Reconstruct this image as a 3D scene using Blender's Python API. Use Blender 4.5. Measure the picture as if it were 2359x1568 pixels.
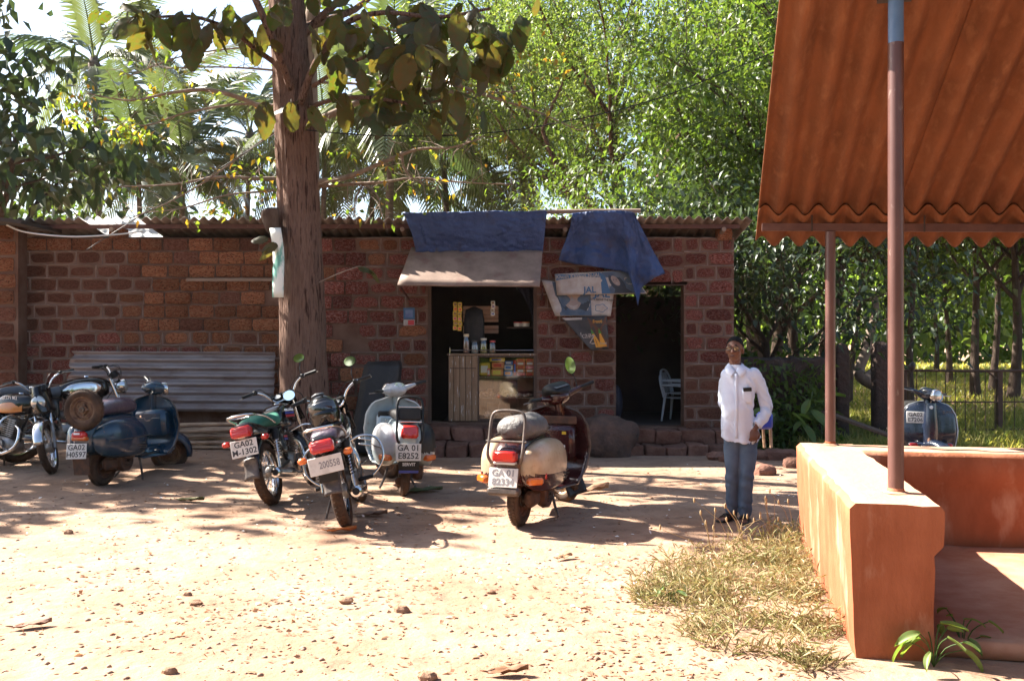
import bpy, bmesh, math, random
import numpy as np
from mathutils import Vector, Matrix, noise
R = math.radians
rnd = random.Random(7)
sc = bpy.context.scene
for o in list(bpy.data.objects): bpy.data.objects.remove(o)
COL = sc.collection
# ------------------------------------------------------------------ camera, sky, sun, exposure
EYE, FPX = 1.64, 2200.0
cam = bpy.data.objects.new('camera', bpy.data.cameras.new('camera')); COL.objects.link(cam)
cam.location = (0, 0, EYE); cam.rotation_euler = (R(90), 0, 0)
cam.data.sensor_width = 36; cam.data.lens = 36*FPX/2358
cam.data.clip_end = 2000; cam.data.clip_start = .05
sc.camera = cam
SUN_AZ, SUN_EL = R(-68), R(42)             # azimuth from +Y, negative = left
SUN = Vector((math.sin(SUN_AZ)*math.cos(SUN_EL), math.cos(SUN_AZ)*math.cos(SUN_EL), math.sin(SUN_EL)))
w = bpy.data.worlds.new('World'); sc.world = w; w.use_nodes = True
wn = w.node_tree; bg = wn.nodes['Background']
sky = wn.nodes.new('ShaderNodeTexSky'); sky.sky_type = 'NISHITA'; sky.sun_disc = False
sky.sun_elevation = SUN_EL; sky.sun_rotation = SUN_AZ; sky.air_density = 1.0; sky.dust_density = 2.0; sky.ozone_density = 1
wn.links.new(sky.outputs[0], bg.inputs[0]); bg.inputs[1].default_value = .056
sun = bpy.data.objects.new('sun', bpy.data.lights.new('sun', 'SUN')); COL.objects.link(sun)
sun.data.energy = 5; sun.data.angle = R(.53); sun.data.color = (1, .93, .82)
sun.rotation_euler = SUN.to_track_quat('Z', 'Y').to_euler()
sc.view_settings.view_transform = 'Standard'; sc.view_settings.look = 'None'
sc.view_settings.exposure = 2.5; sc.view_settings.gamma = 1; sc.view_settings.use_curve_mapping = False
sc.render.engine = 'CYCLES'
sc.cycles.max_bounces = 8; sc.cycles.transparent_max_bounces = 8; sc.cycles.caustics_reflective = False; sc.cycles.caustics_refractive = False

# ------------------------------------------------------------------ helpers
def at(x, y, d):                            # a point of the photograph (2358 px wide) at depth d metres
    return Vector(((x-1179)*d/FPX, d, EYE+(784-y)*d/FPX))
def ground_z(x, y):
    s = min(1, max(0, (y-10.8)/2.2)); s = s*s*(3-2*s)
    l = min(1, max(0, (-2.6-x)/1.2))
    z = .11*s*l
    z += .022*noise.noise((x*.45, y*.45, 3)) + .012*noise.noise((x*1.7, y*1.7, 9))
    return z
def tag(o, label=None, cat=None, group=None, kind=None):
    for k, v in (('label', label), ('category', cat), ('group', group), ('kind', kind)):
        if v: o[k] = v
    return o
def thing(name, label, cat, loc=(0, 0, 0), rot=(0, 0, 0), group=None, scale=1):
    o = bpy.data.objects.new(name, None); COL.objects.link(o)
    o.location = loc; o.rotation_euler = rot; o.scale = (scale,)*3
    return tag(o, label, cat, group)
def link(name, me, parent=None, mat=None):
    o = bpy.data.objects.new(name, me); COL.objects.link(o)
    if parent: o.parent = parent
    if mat: me.materials.append(mat)
    return o
def rotm(rx=0, ry=0, rz=0):
    return (Matrix.Rotation(R(rz), 3, 'Z') @ Matrix.Rotation(R(ry), 3, 'Y') @ Matrix.Rotation(R(rx), 3, 'X'))
class MB:
    def __init__(s): s.v = []; s.f = []; s.m = []
    def add(s, vs, fs, mi=0):
        o = len(s.v); s.v += [tuple(v) for v in vs]; s.f += [tuple(i+o for i in f) for f in fs]; s.m += [mi]*len(fs); return s
    def box(s, c, d, M=None, bev=0, mi=0):
        c = Vector(c); hx, hy, hz = d[0]/2, d[1]/2, d[2]/2
        M = M or Matrix.Identity(3)
        if not bev:
            vs = [c+M@Vector((x*hx, y*hy, z*hz)) for x in (-1, 1) for y in (-1, 1) for z in (-1, 1)]
            return s.add(vs, [(0,1,3,2),(4,6,7,5),(0,4,5,1),(2,3,7,6),(0,2,6,4),(1,5,7,3)], mi)
        bev = min(bev, hx*.95, hy*.95, hz*.95)
        vs = []; ix = {}
        for x in (-1, 1):
            for y in (-1, 1):
                for z in (-1, 1):
                    for a in range(3):
                        k = [hx-bev, hy-bev, hz-bev]; k[a] += bev
                        ix[(x, y, z, a)] = len(vs); vs.append(c+M@Vector((x*k[0], y*k[1], z*k[2])))
        fs = []
        S = (-1, 1)
        for t in S:
            fs.append([ix[(t,-1,-1,0)],ix[(t,1,-1,0)],ix[(t,1,1,0)],ix[(t,-1,1,0)]][::t])
            fs.append([ix[(-1,t,-1,1)],ix[(-1,t,1,1)],ix[(1,t,1,1)],ix[(1,t,-1,1)]][::t])
            fs.append([ix[(-1,-1,t,2)],ix[(1,-1,t,2)],ix[(1,1,t,2)],ix[(-1,1,t,2)]][::t])
        for a in S:
            for b in S:
                fs.append([ix[(a,b,-1,0)],ix[(a,b,1,0)],ix[(a,b,1,1)],ix[(a,b,-1,1)]][::-a*b])
                fs.append([ix[(a,-1,b,0)],ix[(a,1,b,0)],ix[(a,1,b,2)],ix[(a,-1,b,2)]][::a*b])
                fs.append([ix[(-1,a,b,1)],ix[(1,a,b,1)],ix[(1,a,b,2)],ix[(-1,a,b,2)]][::-a*b])
                for z in S:
                    fs.append([ix[(a,b,z,0)],ix[(a,b,z,1)],ix[(a,b,z,2)]][::a*b*z])
        return s.add(vs, fs, mi)
    def tube(s, pts, r, n=8, cap=True, closed=False, mi=0):
        pts = [Vector(p) for p in pts]; N = len(pts)
        rs = list(r) if hasattr(r, '__len__') else [r]*N
        T = []
        for i in range(N):
            a = pts[(i-1) % N] if (closed or i) else pts[0]; b = pts[(i+1) % N] if (closed or i < N-1) else pts[-1]
            t = b-a; T.append(t.normalized() if t.length > 1e-9 else Vector((0, 0, 1)))
        u = T[0].orthogonal().normalized(); vs = []; 
        for i in range(N):
            if i:
                u = u-T[i]*u.dot(T[i])
                u = u.normalized() if u.length > 1e-6 else T[i].orthogonal().normalized()
            w_ = T[i].cross(u)
            vs += [pts[i]+rs[i]*(math.cos(2*math.pi*k/n)*u+math.sin(2*math.pi*k/n)*w_) for k in range(n)]
        fs = []
        for i in range(N if closed else N-1):
            j = (i+1) % N
            fs += [(i*n+k, i*n+(k+1) % n, j*n+(k+1) % n, j*n+k) for k in range(n)]
        if cap and not closed:
            fs.append(tuple(range(n-1, -1, -1))); fs.append(tuple((N-1)*n+k for k in range(n)))
        return s.add(vs, fs, mi)
    def lathe(s, prof, n=24, M=None, c=(0, 0, 0), mi=0, a0=0, a1=360):    # prof (r, h) about local z
        M = M or Matrix.Identity(3); c = Vector(c); full = abs(a1-a0) >= 360
        m = n if full else n+1; vs = []
        for rr, h in prof:
            for k in range(m):
                a = R(a0+(a1-a0)*k/n); vs.append(c+M@Vector((rr*math.cos(a), rr*math.sin(a), h)))
        fs = []
        for i in range(len(prof)-1):
            for k in range(n):
                k2 = (k+1) % m
                fs.append((i*m+k, i*m+k2, (i+1)*m+k2, (i+1)*m+k))
        return s.add(vs, fs, mi)
    def loft(s, rings, cap=True, mi=0):
        n = len(rings[0]); vs = [p for r_ in rings for p in r_]; fs = []
        for i in range(len(rings)-1):
            fs += [(i*n+k, i*n+(k+1) % n, (i+1)*n+(k+1) % n, (i+1)*n+k) for k in range(n)]
        if cap: fs.append(tuple(range(n-1, -1, -1))); fs.append(tuple((len(rings)-1)*n+k for k in range(n)))
        return s.add(vs, fs, mi)
    def grid(s, nu, nv, fn, mi=0):
        vs = [fn(i/nu, j/nv) for i in range(nu+1) for j in range(nv+1)]
        fs = [(i*(nv+1)+j, (i+1)*(nv+1)+j, (i+1)*(nv+1)+j+1, i*(nv+1)+j+1) for i in range(nu) for j in range(nv)]
        return s.add(vs, fs, mi)
    def ball(s, c, r, n=12, M=None, mi=0):
        r = r if hasattr(r, '__len__') else (r, r, r); c = Vector(c); M = M or Matrix.Identity(3)
        vs = []; m = max(4, n//2)
        for i in range(1, m):
            a = math.pi*i/m
            for k in range(n):
                b = 2*math.pi*k/n; vs.append(c+M@Vector((r[0]*math.sin(a)*math.cos(b), r[1]*math.sin(a)*math.sin(b), r[2]*math.cos(a))))
        fs = [((i*n+k), ((i+1)*n+k), ((i+1)*n+(k+1) % n), (i*n+(k+1) % n)) for i in range(m-2) for k in range(n)]
        t = len(vs); vs += [c+M@Vector((0, 0, r[2])), c-M@Vector((0, 0, r[2]))]
        fs += [(t, k, (k+1) % n) for k in range(n)] + [(t+1, (m-2)*n+(k+1) % n, (m-2)*n+k) for k in range(n)]
        return s.add(vs, fs, mi)
    def mesh(s, name, smooth=40):
        me = bpy.data.meshes.new(name); me.from_pydata(s.v, [], s.f); me.update()
        if smooth:
            me.shade_smooth()
            if smooth < 180: me.set_sharp_from_angle(angle=R(smooth))
        if any(s.m): me.polygons.foreach_set('material_index', s.m)
        return me
    def build(s, name, mat, parent=None, smooth=40, label=None, solid=0, loc=None, sub=0, rec=True):
        me = s.mesh(name, smooth)
        for m_ in (mat if isinstance(mat, (list, tuple)) else [mat]): me.materials.append(m_)
        if rec:
            bm = bmesh.new(); bm.from_mesh(me); bmesh.ops.recalc_face_normals(bm, faces=bm.faces); bm.to_mesh(me); bm.free()
        o = link(name, me, parent)
        if label: o['label'] = label
        if loc is not None: o.location = loc
        if solid: md = o.modifiers.new('solid', 'SOLIDIFY'); md.thickness = solid; md.offset = 0
        if sub: md = o.modifiers.new('sub', 'SUBSURF'); md.levels = sub; md.render_levels = sub
        return o
def spline(pts, n=6):                       # Catmull-Rom through points
    P = [Vector(p) for p in pts]; out = []
    for i in range(len(P)-1):
        a, b, c, d = P[max(i-1, 0)], P[i], P[i+1], P[min(i+2, len(P)-1)]
        for k in range(n):
            t = k/n; out.append(.5*((2*b)+(c-a)*t+(2*a-5*b+4*c-d)*t*t+(3*b-3*c+d-a)*t**3))
    return out+[P[-1]]
def lerp(a, b, t): return a+(b-a)*t
def interp(x, xs, ys):
    return float(np.interp(x, xs, ys))

# ------------------------------------------------------------------ materials
def ramp_mix(nt, fac, c1, c2):
    mx = nt.nodes.new('ShaderNodeMix'); mx.data_type = 'RGBA'
    if fac is not None: nt.links.new(fac, mx.inputs[0])
    for i, c in ((6, c1), (7, c2)):
        if hasattr(c, 'is_output') or isinstance(c, bpy.types.NodeSocket): nt.links.new(c, mx.inputs[i])
        else: mx.inputs[i].default_value = (*c, 1)
    return mx.outputs[2]
def noise_fac(nt, scale, lo=.35, hi=.65, detail=5, vec=None, kind='noise', rough=.6):
    if kind == 'noise':
        n = nt.nodes.new('ShaderNodeTexNoise'); n.inputs['Scale'].default_value = scale; n.inputs['Detail'].default_value = detail; n.inputs['Roughness'].default_value = rough; out = n.outputs[0]
    else:
        n = nt.nodes.new('ShaderNodeTexVoronoi'); n.inputs['Scale'].default_value = scale; out = n.outputs[0]
    if vec is not None: nt.links.new(vec, n.inputs['Vector'])
    mr = nt.nodes.new('ShaderNodeMapRange'); mr.inputs[1].default_value = lo; mr.inputs[2].default_value = hi
    nt.links.new(out, mr.inputs[0]); return mr.outputs[0]
def mat(name, col, rough=.6, metal=0, col2=None, scale=8, lo=.35, hi=.65, bump=0, bscale=40, bdist=.01, spec=.5, coat=0,
        col3=None, scale3=30, lo3=.55, hi3=.7, rand=0, stretch=None, vor=False, world=False, emit=None, trans=0, alpha=1, ior=None, sheen=0):
    m = bpy.data.materials.new(name); m.use_nodes = True; nt = m.node_tree; b = nt.nodes['Principled BSDF']
    tc = nt.nodes.new('ShaderNodeTexCoord'); vec = tc.outputs['Object']
    if world: g = nt.nodes.new('ShaderNodeNewGeometry'); vec = g.outputs['Position']
    if rand:
        oi = nt.nodes.new('ShaderNodeObjectInfo'); va = nt.nodes.new('ShaderNodeVectorMath'); va.operation = 'MULTIPLY_ADD'
        cmb = nt.nodes.new('ShaderNodeCombineXYZ'); nt.links.new(oi.outputs['Random'], cmb.inputs[0]); nt.links.new(oi.outputs['Random'], cmb.inputs[2])
        nt.links.new(cmb.outputs[0], va.inputs[0]); va.inputs[1].default_value = (37, 37, 91); nt.links.new(vec, va.inputs[2]); vec = va.outputs[0]
    if stretch:
        mp = nt.nodes.new('ShaderNodeMapping'); mp.inputs['Scale'].default_value = stretch; nt.links.new(vec, mp.inputs[0]); vec = mp.outputs[0]
    c = None
    if col2 is not None: c = ramp_mix(nt, noise_fac(nt, scale, lo, hi, vec=vec, kind='vor' if vor else 'noise'), col, col2)
    if col3 is not None: c = ramp_mix(nt, noise_fac(nt, scale3, lo3, hi3, vec=vec), c if c else col, col3)
    if rand:
        hs = nt.nodes.new('ShaderNodeHueSaturation')
        mr = nt.nodes.new('ShaderNodeMapRange'); mr.inputs[3].default_value = 1-rand; mr.inputs[4].default_value = 1+rand
        nt.links.new(oi.outputs['Random'], mr.inputs[0]); nt.links.new(mr.outputs[0], hs.inputs['Value'])
        if c: nt.links.new(c, hs.inputs['Color'])
        else: hs.inputs['Color'].default_value = (*col, 1)
        c = hs.outputs[0]
    if c is not None: nt.links.new(c, b.inputs['Base Color'])
    else: b.inputs['Base Color'].default_value = (*col, 1)
    b.inputs['Roughness'].default_value = rough; b.inputs['Metallic'].default_value = metal
    b.inputs['Specular IOR Level'].default_value = spec; b.inputs['Coat Weight'].default_value = coat; b.inputs['Coat Roughness'].default_value = .08
    b.inputs['Transmission Weight'].default_value = trans; b.inputs['Alpha'].default_value = alpha
    if sheen: b.inputs['Sheen Weight'].default_value = sheen
    if ior: b.inputs['IOR'].default_value = ior
    if emit: b.inputs['Emission Color'].default_value = (*emit[:3], 1); b.inputs['Emission Strength'].default_value = emit[3]
    if bump:
        bp = nt.nodes.new('ShaderNodeBump'); bp.inputs['Strength'].default_value = bump; bp.inputs['Distance'].default_value = bdist
        nt.links.new(noise_fac(nt, bscale, .2, .8, vec=vec, detail=6), bp.inputs['Height']); nt.links.new(bp.outputs[0], b.inputs['Normal'])
    return m
def leaf_mat(name, col, col2, trans=.45, rough=.45, vein=False, glow=(2.3, 2.4, .9)):
    m = bpy.data.materials.new(name); m.use_nodes = True; nt = m.node_tree; b = nt.nodes['Principled BSDF']
    at_ = nt.nodes.new('ShaderNodeAttribute'); at_.attribute_name = 'tint'
    if vein:
        oi = nt.nodes.new('ShaderNodeObjectInfo'); fac = oi.outputs['Random']
    else: fac = at_.outputs['Fac']
    c = ramp_mix(nt, fac, col, col2)
    if vein:
        tc = nt.nodes.new('ShaderNodeTexCoord')
        c = ramp_mix(nt, noise_fac(nt, 14, .45, .75, vec=tc.outputs['Object']), c, (col2[0]*1.3, col2[1]*.8, col2[2]*.6))
    nt.links.new(c, b.inputs['Base Color']); b.inputs['Roughness'].default_value = rough; b.inputs['Specular IOR Level'].default_value = .35
    tr = nt.nodes.new('ShaderNodeBsdfTranslucent')
    g = nt.nodes.new('ShaderNodeMix'); g.data_type = 'RGBA'; g.blend_type = 'MULTIPLY'; g.inputs[0].default_value = 1
    nt.links.new(c, g.inputs[6]); g.inputs[7].default_value = (*glow, 1); nt.links.new(g.outputs[2], tr.inputs[0])
    mx = nt.nodes.new('ShaderNodeMixShader'); mx.inputs[0].default_value = trans
    nt.links.new(b.outputs[0], mx.inputs[1]); nt.links.new(tr.outputs[0], mx.inputs[2])
    nt.links.new(mx.outputs[0], nt.nodes['Material Output'].inputs[0])
    return m
def text_part(name, body, size, parent, M, mt, extrude=.0006, align='CENTER', sx=1, bold=0):
    cu = bpy.data.curves.new(name, 'FONT'); cu.body = body; cu.size = size; cu.extrude = extrude; cu.align_x = align; cu.align_y = 'CENTER'; cu.offset = bold; cu.resolution_u = 2
    ob = bpy.data.objects.new(name, cu); COL.objects.link(ob)
    me = bpy.data.meshes.new_from_object(ob); bpy.data.objects.remove(ob)
    me.transform(M @ Matrix.Diagonal((sx, 1, 1, 1))); me.materials.clear(); me.materials.append(mt); me.name = name
    return link(name, me, parent)
def frame4(o, x, y):                        # matrix whose local x,y are given directions, at o
    x = Vector(x).normalized(); y = Vector(y); y = (y-x*y.dot(x)).normalized(); z = x.cross(y)
    m = Matrix((x, y, z)).transposed().to_4x4(); m.translation = Vector(o); return m
# ------------------------------------------------------------------ ground
M_ground = mat('dirt', (.24, .145, .095), .95, col2=(.33, .222, .158), scale=.9, bump=.55, bscale=9, bdist=.03, col3=(.16, .10, .07), scale3=5, lo3=.5, hi3=.8, spec=.15, world=True)
xs = sorted(set([round(-9+.16*i, 3) for i in range(120)]+[-400, -200, -110, -60, -40, -30, -24, -20, -16, -13, -11]+[10.6, 11.5, 13, 15, 18, 22, 26, 32, 40, 60, 100, 180, 400]))
ys = sorted(set([round(2.6+.14*i, 3) for i in range(100)]+[-60, -30, -15, -8, -4, -1, 1, 2]+[17, 18, 20, 23, 27, 32, 38, 48, 60, 80, 120, 200, 350, 600]))
g = MB(); g.v = [(x, y, ground_z(x, y)) for x in xs for y in ys]
ny = len(ys); g.f = [(i*ny+j, (i+1)*ny+j, (i+1)*ny+j+1, i*ny+j+1) for i in range(len(xs)-1) for j in range(ny-1)]; g.m = [0]*len(g.f)
tag(g.build('ground', M_ground, smooth=180, rec=False), kind='structure')

# ------------------------------------------------------------------ laterite shop row
WY = 14.3; S = WY/FPX
M_mud = mat('mud_mortar', (.10, .05, .034), .95, col2=(.17, .105, .08), scale=3, bump=.5, bscale=35, bdist=.012, spec=.1)
M_point = mat('mortar_pointing', (.27, .205, .18), .95, col2=(.15, .105, .088), scale=6, bump=.4, bscale=50, spec=.1)
M_lat = {
 'orange': mat('laterite_orange', (.38, .115, .052), .9, col2=(.56, .27, .145), scale=6, bump=1, bscale=26, bdist=.1, col3=(.09, .03, .018), scale3=9, lo3=.54, hi3=.64, rand=.34, spec=.15),
 'pink': mat('laterite_pink', (.30, .072, .05), .9, col2=(.6, .30, .25), scale=8, lo=.45, hi=.66, bump=1, bscale=28, bdist=.1, col3=(.065, .02, .017), scale3=10, lo3=.54, hi3=.64, rand=.34, spec=.15),
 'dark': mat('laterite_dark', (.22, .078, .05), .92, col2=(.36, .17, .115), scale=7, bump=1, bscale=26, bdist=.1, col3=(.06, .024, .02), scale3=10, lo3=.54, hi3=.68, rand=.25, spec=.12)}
shop = thing('shop_building', 'long low laterite block shop row with corrugated roof and two dark openings', 'building', (0, WY, 0))
def X(px): return (px-1179)*S
def Z(py): return EYE+(784-py)*S
XL, XR, ZT = X(40), X(1690), Z(548)
o1 = (X(985), X(1236), Z(972), Z(650)); o2 = (X(1418), X(1575), Z(982), Z(655))
wb = MB(); TH = .28
def wall_box(x0, x1, z0, z1): wb.box(((x0+x1)/2, TH/2, (z0+z1)/2), (x1-x0, TH, z1-z0))
wall_box(XL, o1[0], -.2, ZT); wall_box(o1[0], o1[1], -.2, o1[2]); wall_box(o1[0], o1[1], o1[3], ZT)
wall_box(o1[1], o2[0], -.2, ZT); wall_box(o2[0], o2[1], -.2, o2[2]); wall_box(o2[0], o2[1], o2[3], ZT); wall_box(o2[1], XR, -.2, ZT)
wb.build('wall', M_mud, shop, smooth=0)
DEP = 3.2
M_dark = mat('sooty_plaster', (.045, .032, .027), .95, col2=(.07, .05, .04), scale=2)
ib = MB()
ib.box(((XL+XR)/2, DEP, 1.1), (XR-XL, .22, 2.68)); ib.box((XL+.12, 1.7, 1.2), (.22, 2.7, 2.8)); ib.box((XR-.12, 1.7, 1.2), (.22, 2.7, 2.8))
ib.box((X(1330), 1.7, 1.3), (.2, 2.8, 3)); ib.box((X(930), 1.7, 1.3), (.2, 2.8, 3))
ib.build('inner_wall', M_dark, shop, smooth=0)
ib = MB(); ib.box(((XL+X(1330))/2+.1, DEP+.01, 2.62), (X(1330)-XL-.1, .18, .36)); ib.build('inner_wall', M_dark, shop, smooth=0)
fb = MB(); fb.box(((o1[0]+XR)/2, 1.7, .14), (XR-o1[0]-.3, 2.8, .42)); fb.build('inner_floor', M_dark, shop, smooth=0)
# block variants: rough-faced laterite blocks, unit size, shared between all blocks
def block_mesh(k, rough=.012, shrink=0):
    r_ = random.Random(100+k); nu, nv = 6, 4; mb = MB()
    def fr(u, v):
        x = (u-.5); z = (v-.5); e = max(abs(x)*2, abs(z)*2)
        cx = (abs(x)*2)**6*.5+(abs(z)*2)**6*.5
        jx = .035*noise.noise((u*3+k*9, v*3, 1)); jz = .05*noise.noise((u*3, v*3+k*7, 5))
        return (x*(1-.05*abs(z)*2)+jx, -1+.45*cx+.55*noise.noise((u*4+k*5, v*4, 2)), z*(1-.07*abs(x)*2)+jz)
    mb.grid(nu, nv, fr)
    b0 = len(mb.v); ring = [i*(nv+1) for i in range(nu+1)]+[nu*(nv+1)+j for j in range(1, nv+1)]+[i*(nv+1)+nv for i in range(nu-1, -1, -1)]+[j for j in range(nv-1, 0, -1)]
    for i in ring: x, y, z = mb.v[i]; mb.v.append((x*1.02, 2.2, z*1.03))
    n = len(ring)
    for i in range(n): mb.f.append((ring[i], ring[(i+1) % n], b0+(i+1) % n, b0+i)); mb.m.append(0)
    me = mb.mesh('block', 180)
    bm = bmesh.new(); bm.from_mesh(me); bmesh.ops.recalc_face_normals(bm, faces=bm.faces); bm.to_mesh(me); bm.free()
    me.materials.append(M_lat['pink']); return me
BLK = [block_mesh(k) for k in range(14)]
def patch_mesh(k):
    mb = MB(); n = 18; out = []
    for j, (y, f) in enumerate(((1.6, 1.04), (-.4, 1.0), (-1.0, .80), (-1.15, .38))):
        for i in range(n):
            a = 2*math.pi*i/n; c, s_ = math.cos(a), math.sin(a); m = (abs(c)**5+abs(s_)**5)**(-1/5)
            r_ = .5*m*f*(1+.20*noise.noise((c*1.9+k*5, s_*1.9, 3))+.16*noise.noise((c*5+k*3, s_*5, 8)))
            out.append((r_*c, y+(.5*noise.noise((c*3*f, s_*3*f, k+.5)) if j > 1 else 0), r_*s_))
    mb.v = out; mb.f = [(j*n+i, j*n+(i+1) % n, (j+1)*n+(i+1) % n, (j+1)*n+i) for j in range(3) for i in range(n)]+[tuple(3*n+i for i in range(n))]; mb.m = [0]*len(mb.f)
    me = mb.mesh('patch', 180)
    bm = bmesh.new(); bm.from_mesh(me); bmesh.ops.recalc_face_normals(bm, faces=bm.faces); bm.to_mesh(me); bm.free()
    me.materials.append(M_lat['pink']); return me
PAT = [patch_mesh(k) for k in range(16)]
nblk = 0; point = MB(); smear = MB()
def block(x0, x1, z0, z1, kind, proud=.02, parent=shop, name='laterite_block', y=0, dep=1, pool=None):
    global nblk
    o = link(name, (pool or BLK)[rnd.randrange(len(pool or BLK))], parent); nblk += 1
    o.material_slots[0].link = 'OBJECT'; o.material_slots[0].material = M_lat[kind]
    o.location = ((x0+x1)/2, y, (z0+z1)/2); o.scale = (x1-x0, proud*dep, z1-z0); o.rotation_euler = (0, R(rnd.uniform(-2, 2)), 0)
    return o
def in_open(x0, x1, z0, z1):
    for a in (o1, o2):
        if x1 > a[0]+.01 and x0 < a[1]-.01 and z1 > a[2]+.02 and z0 < a[3]-.02: return True
    return False
def hidden(x0, x1, z0, z1):
    if z1 < .14: return True
    if x0 > X(178) and x1 < X(630) and z1 < Z(822): return True           # behind the leaning sheet
    if x0 > X(650) and x1 < X(735): return True                            # behind the tree trunk
    if x0 > X(945) and x1 < X(1245) and z0 > Z(655): return True           # behind awning and tarp
    return False
def ribbon(x0, x1, z0, z1, vert=False):
    n = max(2, int((x1-x0 if not vert else z1-z0)/.09)); top = []; bot = []
    for i in range(n+1):
        t = i/n; j = .012*noise.noise((x0*3+t*7, z0*5, 4)); wd = .012+.009*noise.noise((x0*5+t*9, z0*9, 8))
        if vert: z = lerp(z0, z1, t); top.append((x0+j-wd, z)); bot.append((x0+j+wd, z))
        else: x = lerp(x0, x1, t); top.append((x, z0+j+wd)); bot.append((x, z0+j-wd))
    vs = []
    for a, b in zip(top, bot):
        vs += [(a[0], .004, a[1]), ((a[0]+b[0])/2, -.013, (a[1]+b[1])/2), (b[0], .004, b[1])]
    fs = []
    for i in range(n):
        fs += [(3*i, 3*i+1, 3*i+4, 3*i+3), (3*i+1, 3*i+2, 3*i+5, 3*i+4)]
    point.add(vs, fs)
def courses(xa, xb, za, zb, ch, bl, style, kindf, seed):
    r_ = random.Random(seed); nrow = max(1, round((zb-za)/ch)); ch = (zb-za)/nrow
    for r in range(nrow):
        z0 = za+r*ch; z1 = z0+ch; x = xa; first = True; off = (r % 2)*.5
        while x < xb-.06:
            L = bl*r_.uniform(.8, 1.22)*(1 if not (first and off) else .55); first = False
            x1 = min(x+L, xb)
            if xb-x1 < .12: x1 = xb
            if not in_open(x, x1, z0, z1):
                st = style((x+x1)/2, (z0+z1)/2)
                if not hidden(x, x1, z0, z1):
                    if st == 'raw' and r_.random() < .03: pass
                    elif st == 'raw': g_ = r_.uniform(.006, .016); block(x+g_, x1-g_, z0+g_*.8+r_.uniform(0, .008), z1-g_, kindf((x+x1)/2, (z0+z1)/2), r_.uniform(.018, .055))
                    else:
                        a, b = r_.uniform(.022, .045), r_.uniform(.022, .042)
                        block(x+a, x1-a, z0+b, z1-b*r_.uniform(.6, 1.1), kindf((x+x1)/2, (z0+z1)/2), r_.uniform(.009, .016), pool=PAT)
                    if st == 'point':
                        ribbon(x, x1, z1, z1)
                        if x1 < xb-.05: ribbon(x1, x1, z0+.01, z1-.01, True)
            x = x1
def st_left(x, z):
    px = 1179+x/S; py = 784-(z-EYE)/S
    if px > 300+40*math.sin(py*.03) and py < 770: return 'raw'
    if py < 568: return 'raw'
    return 'point'
def kd_left(x, z):
    px = 1179+x/S; py = 784-(z-EYE)/S
    if px > 300 and py < 800: return 'orange' if rnd.random() < .85 else 'dark'
    if py < 590 or px > 455: return 'orange'
    return 'pink' if py > 755 else 'dark'
courses(X(44), X(645), Z(1010), ZT, .2, .345, st_left, kd_left, 1)
courses(X(735), X(985), Z(1010), ZT, .215, .36, lambda x, z: 'raw' if x < X(828) else 'point', lambda x, z: 'pink' if rnd.random() < .8 else 'orange', 2)
courses(X(985), X(1236), o1[3], ZT, .215, .36, lambda x, z: 'point', lambda x, z: 'pink', 3)
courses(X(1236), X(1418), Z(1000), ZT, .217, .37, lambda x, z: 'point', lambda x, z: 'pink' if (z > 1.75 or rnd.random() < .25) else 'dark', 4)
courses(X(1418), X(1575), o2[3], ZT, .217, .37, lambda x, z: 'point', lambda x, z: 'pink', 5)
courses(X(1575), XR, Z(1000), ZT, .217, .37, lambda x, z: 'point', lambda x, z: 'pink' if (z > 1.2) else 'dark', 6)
tag(point.build('mortar_pointing', M_point, shop, smooth=60, rec=True), kind='stuff')
M_oldwood = mat('weathered_wood', (.17, .115, .085), .85, col2=(.27, .19, .145), scale=5, stretch=(1.2, 18, 18), bump=.5, bscale=12)
M_redsteel = mat('red_oxide_steel', (.06, .02, .014), .7, col2=(.09, .035, .024), scale=12)
b = MB(); b.box((X(537), -.03, Z(645)), (X(640)-X(432), .1, .05), bev=.006); b.build('lintel_plank', M_oldwood, shop)
# loose blocks on the wall top
for px, py, w_ in ((271, 540, .24), (1668, 540, .22), (1630, 556, .0)):
    if w_: block(X(px)-w_/2, X(px)+w_/2, Z(py)-.09, Z(py)+.09, 'orange', .05)
# roof
RS = .16                                     # falls to the back
RZ = EYE+281*14.0/FPX-.012
def roofz(y): return RZ-RS*(y+.30)
M_asb = mat('old_cement_sheet', (.16, .125, .105), .9, col2=(.25, .20, .17), scale=3, bump=.3, bscale=20, col3=(.09, .065, .055), scale3=4, spec=.2)
M_clear = mat('white_roof_sheet', (.62, .62, .6), .55, col2=(.42, .4, .37), scale=6)
nt_ = M_clear.node_tree; tl_ = nt_.nodes.new('ShaderNodeBsdfTranslucent'); tl_.inputs[0].default_value = (.8, .8, .78, 1); mx_ = nt_.nodes.new('ShaderNodeMixShader'); mx_.inputs[0].default_value = .5
nt_.links.new(nt_.nodes['Principled BSDF'].outputs[0], mx_.inputs[1]); nt_.links.new(tl_.outputs[0], mx_.inputs[2]); nt_.links.new(mx_.outputs[0], nt_.nodes['Material Output'].inputs[0])
PIT = .142
def sheet(x0, x1, y0, y1, dz, amp=.026, rows=3, drop=0, seg=8):
    n = max(2, int((x1-x0)/PIT*seg)); mb = MB()
    def f(u, v):
        x = lerp(x0, x1, u); y = lerp(y0, y1, v)
        return (x, y, roofz(y)+amp*math.sin(2*math.pi*x/PIT)+dz+drop*(1-v))
    return mb.grid(n, rows, f)
edges = [XL-.25, X(195), X(345), X(440), X(560), X(700), X(830), X(950), X(1080), X(1210), X(1340), X(1470), X(1600), X(1712)]
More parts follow.
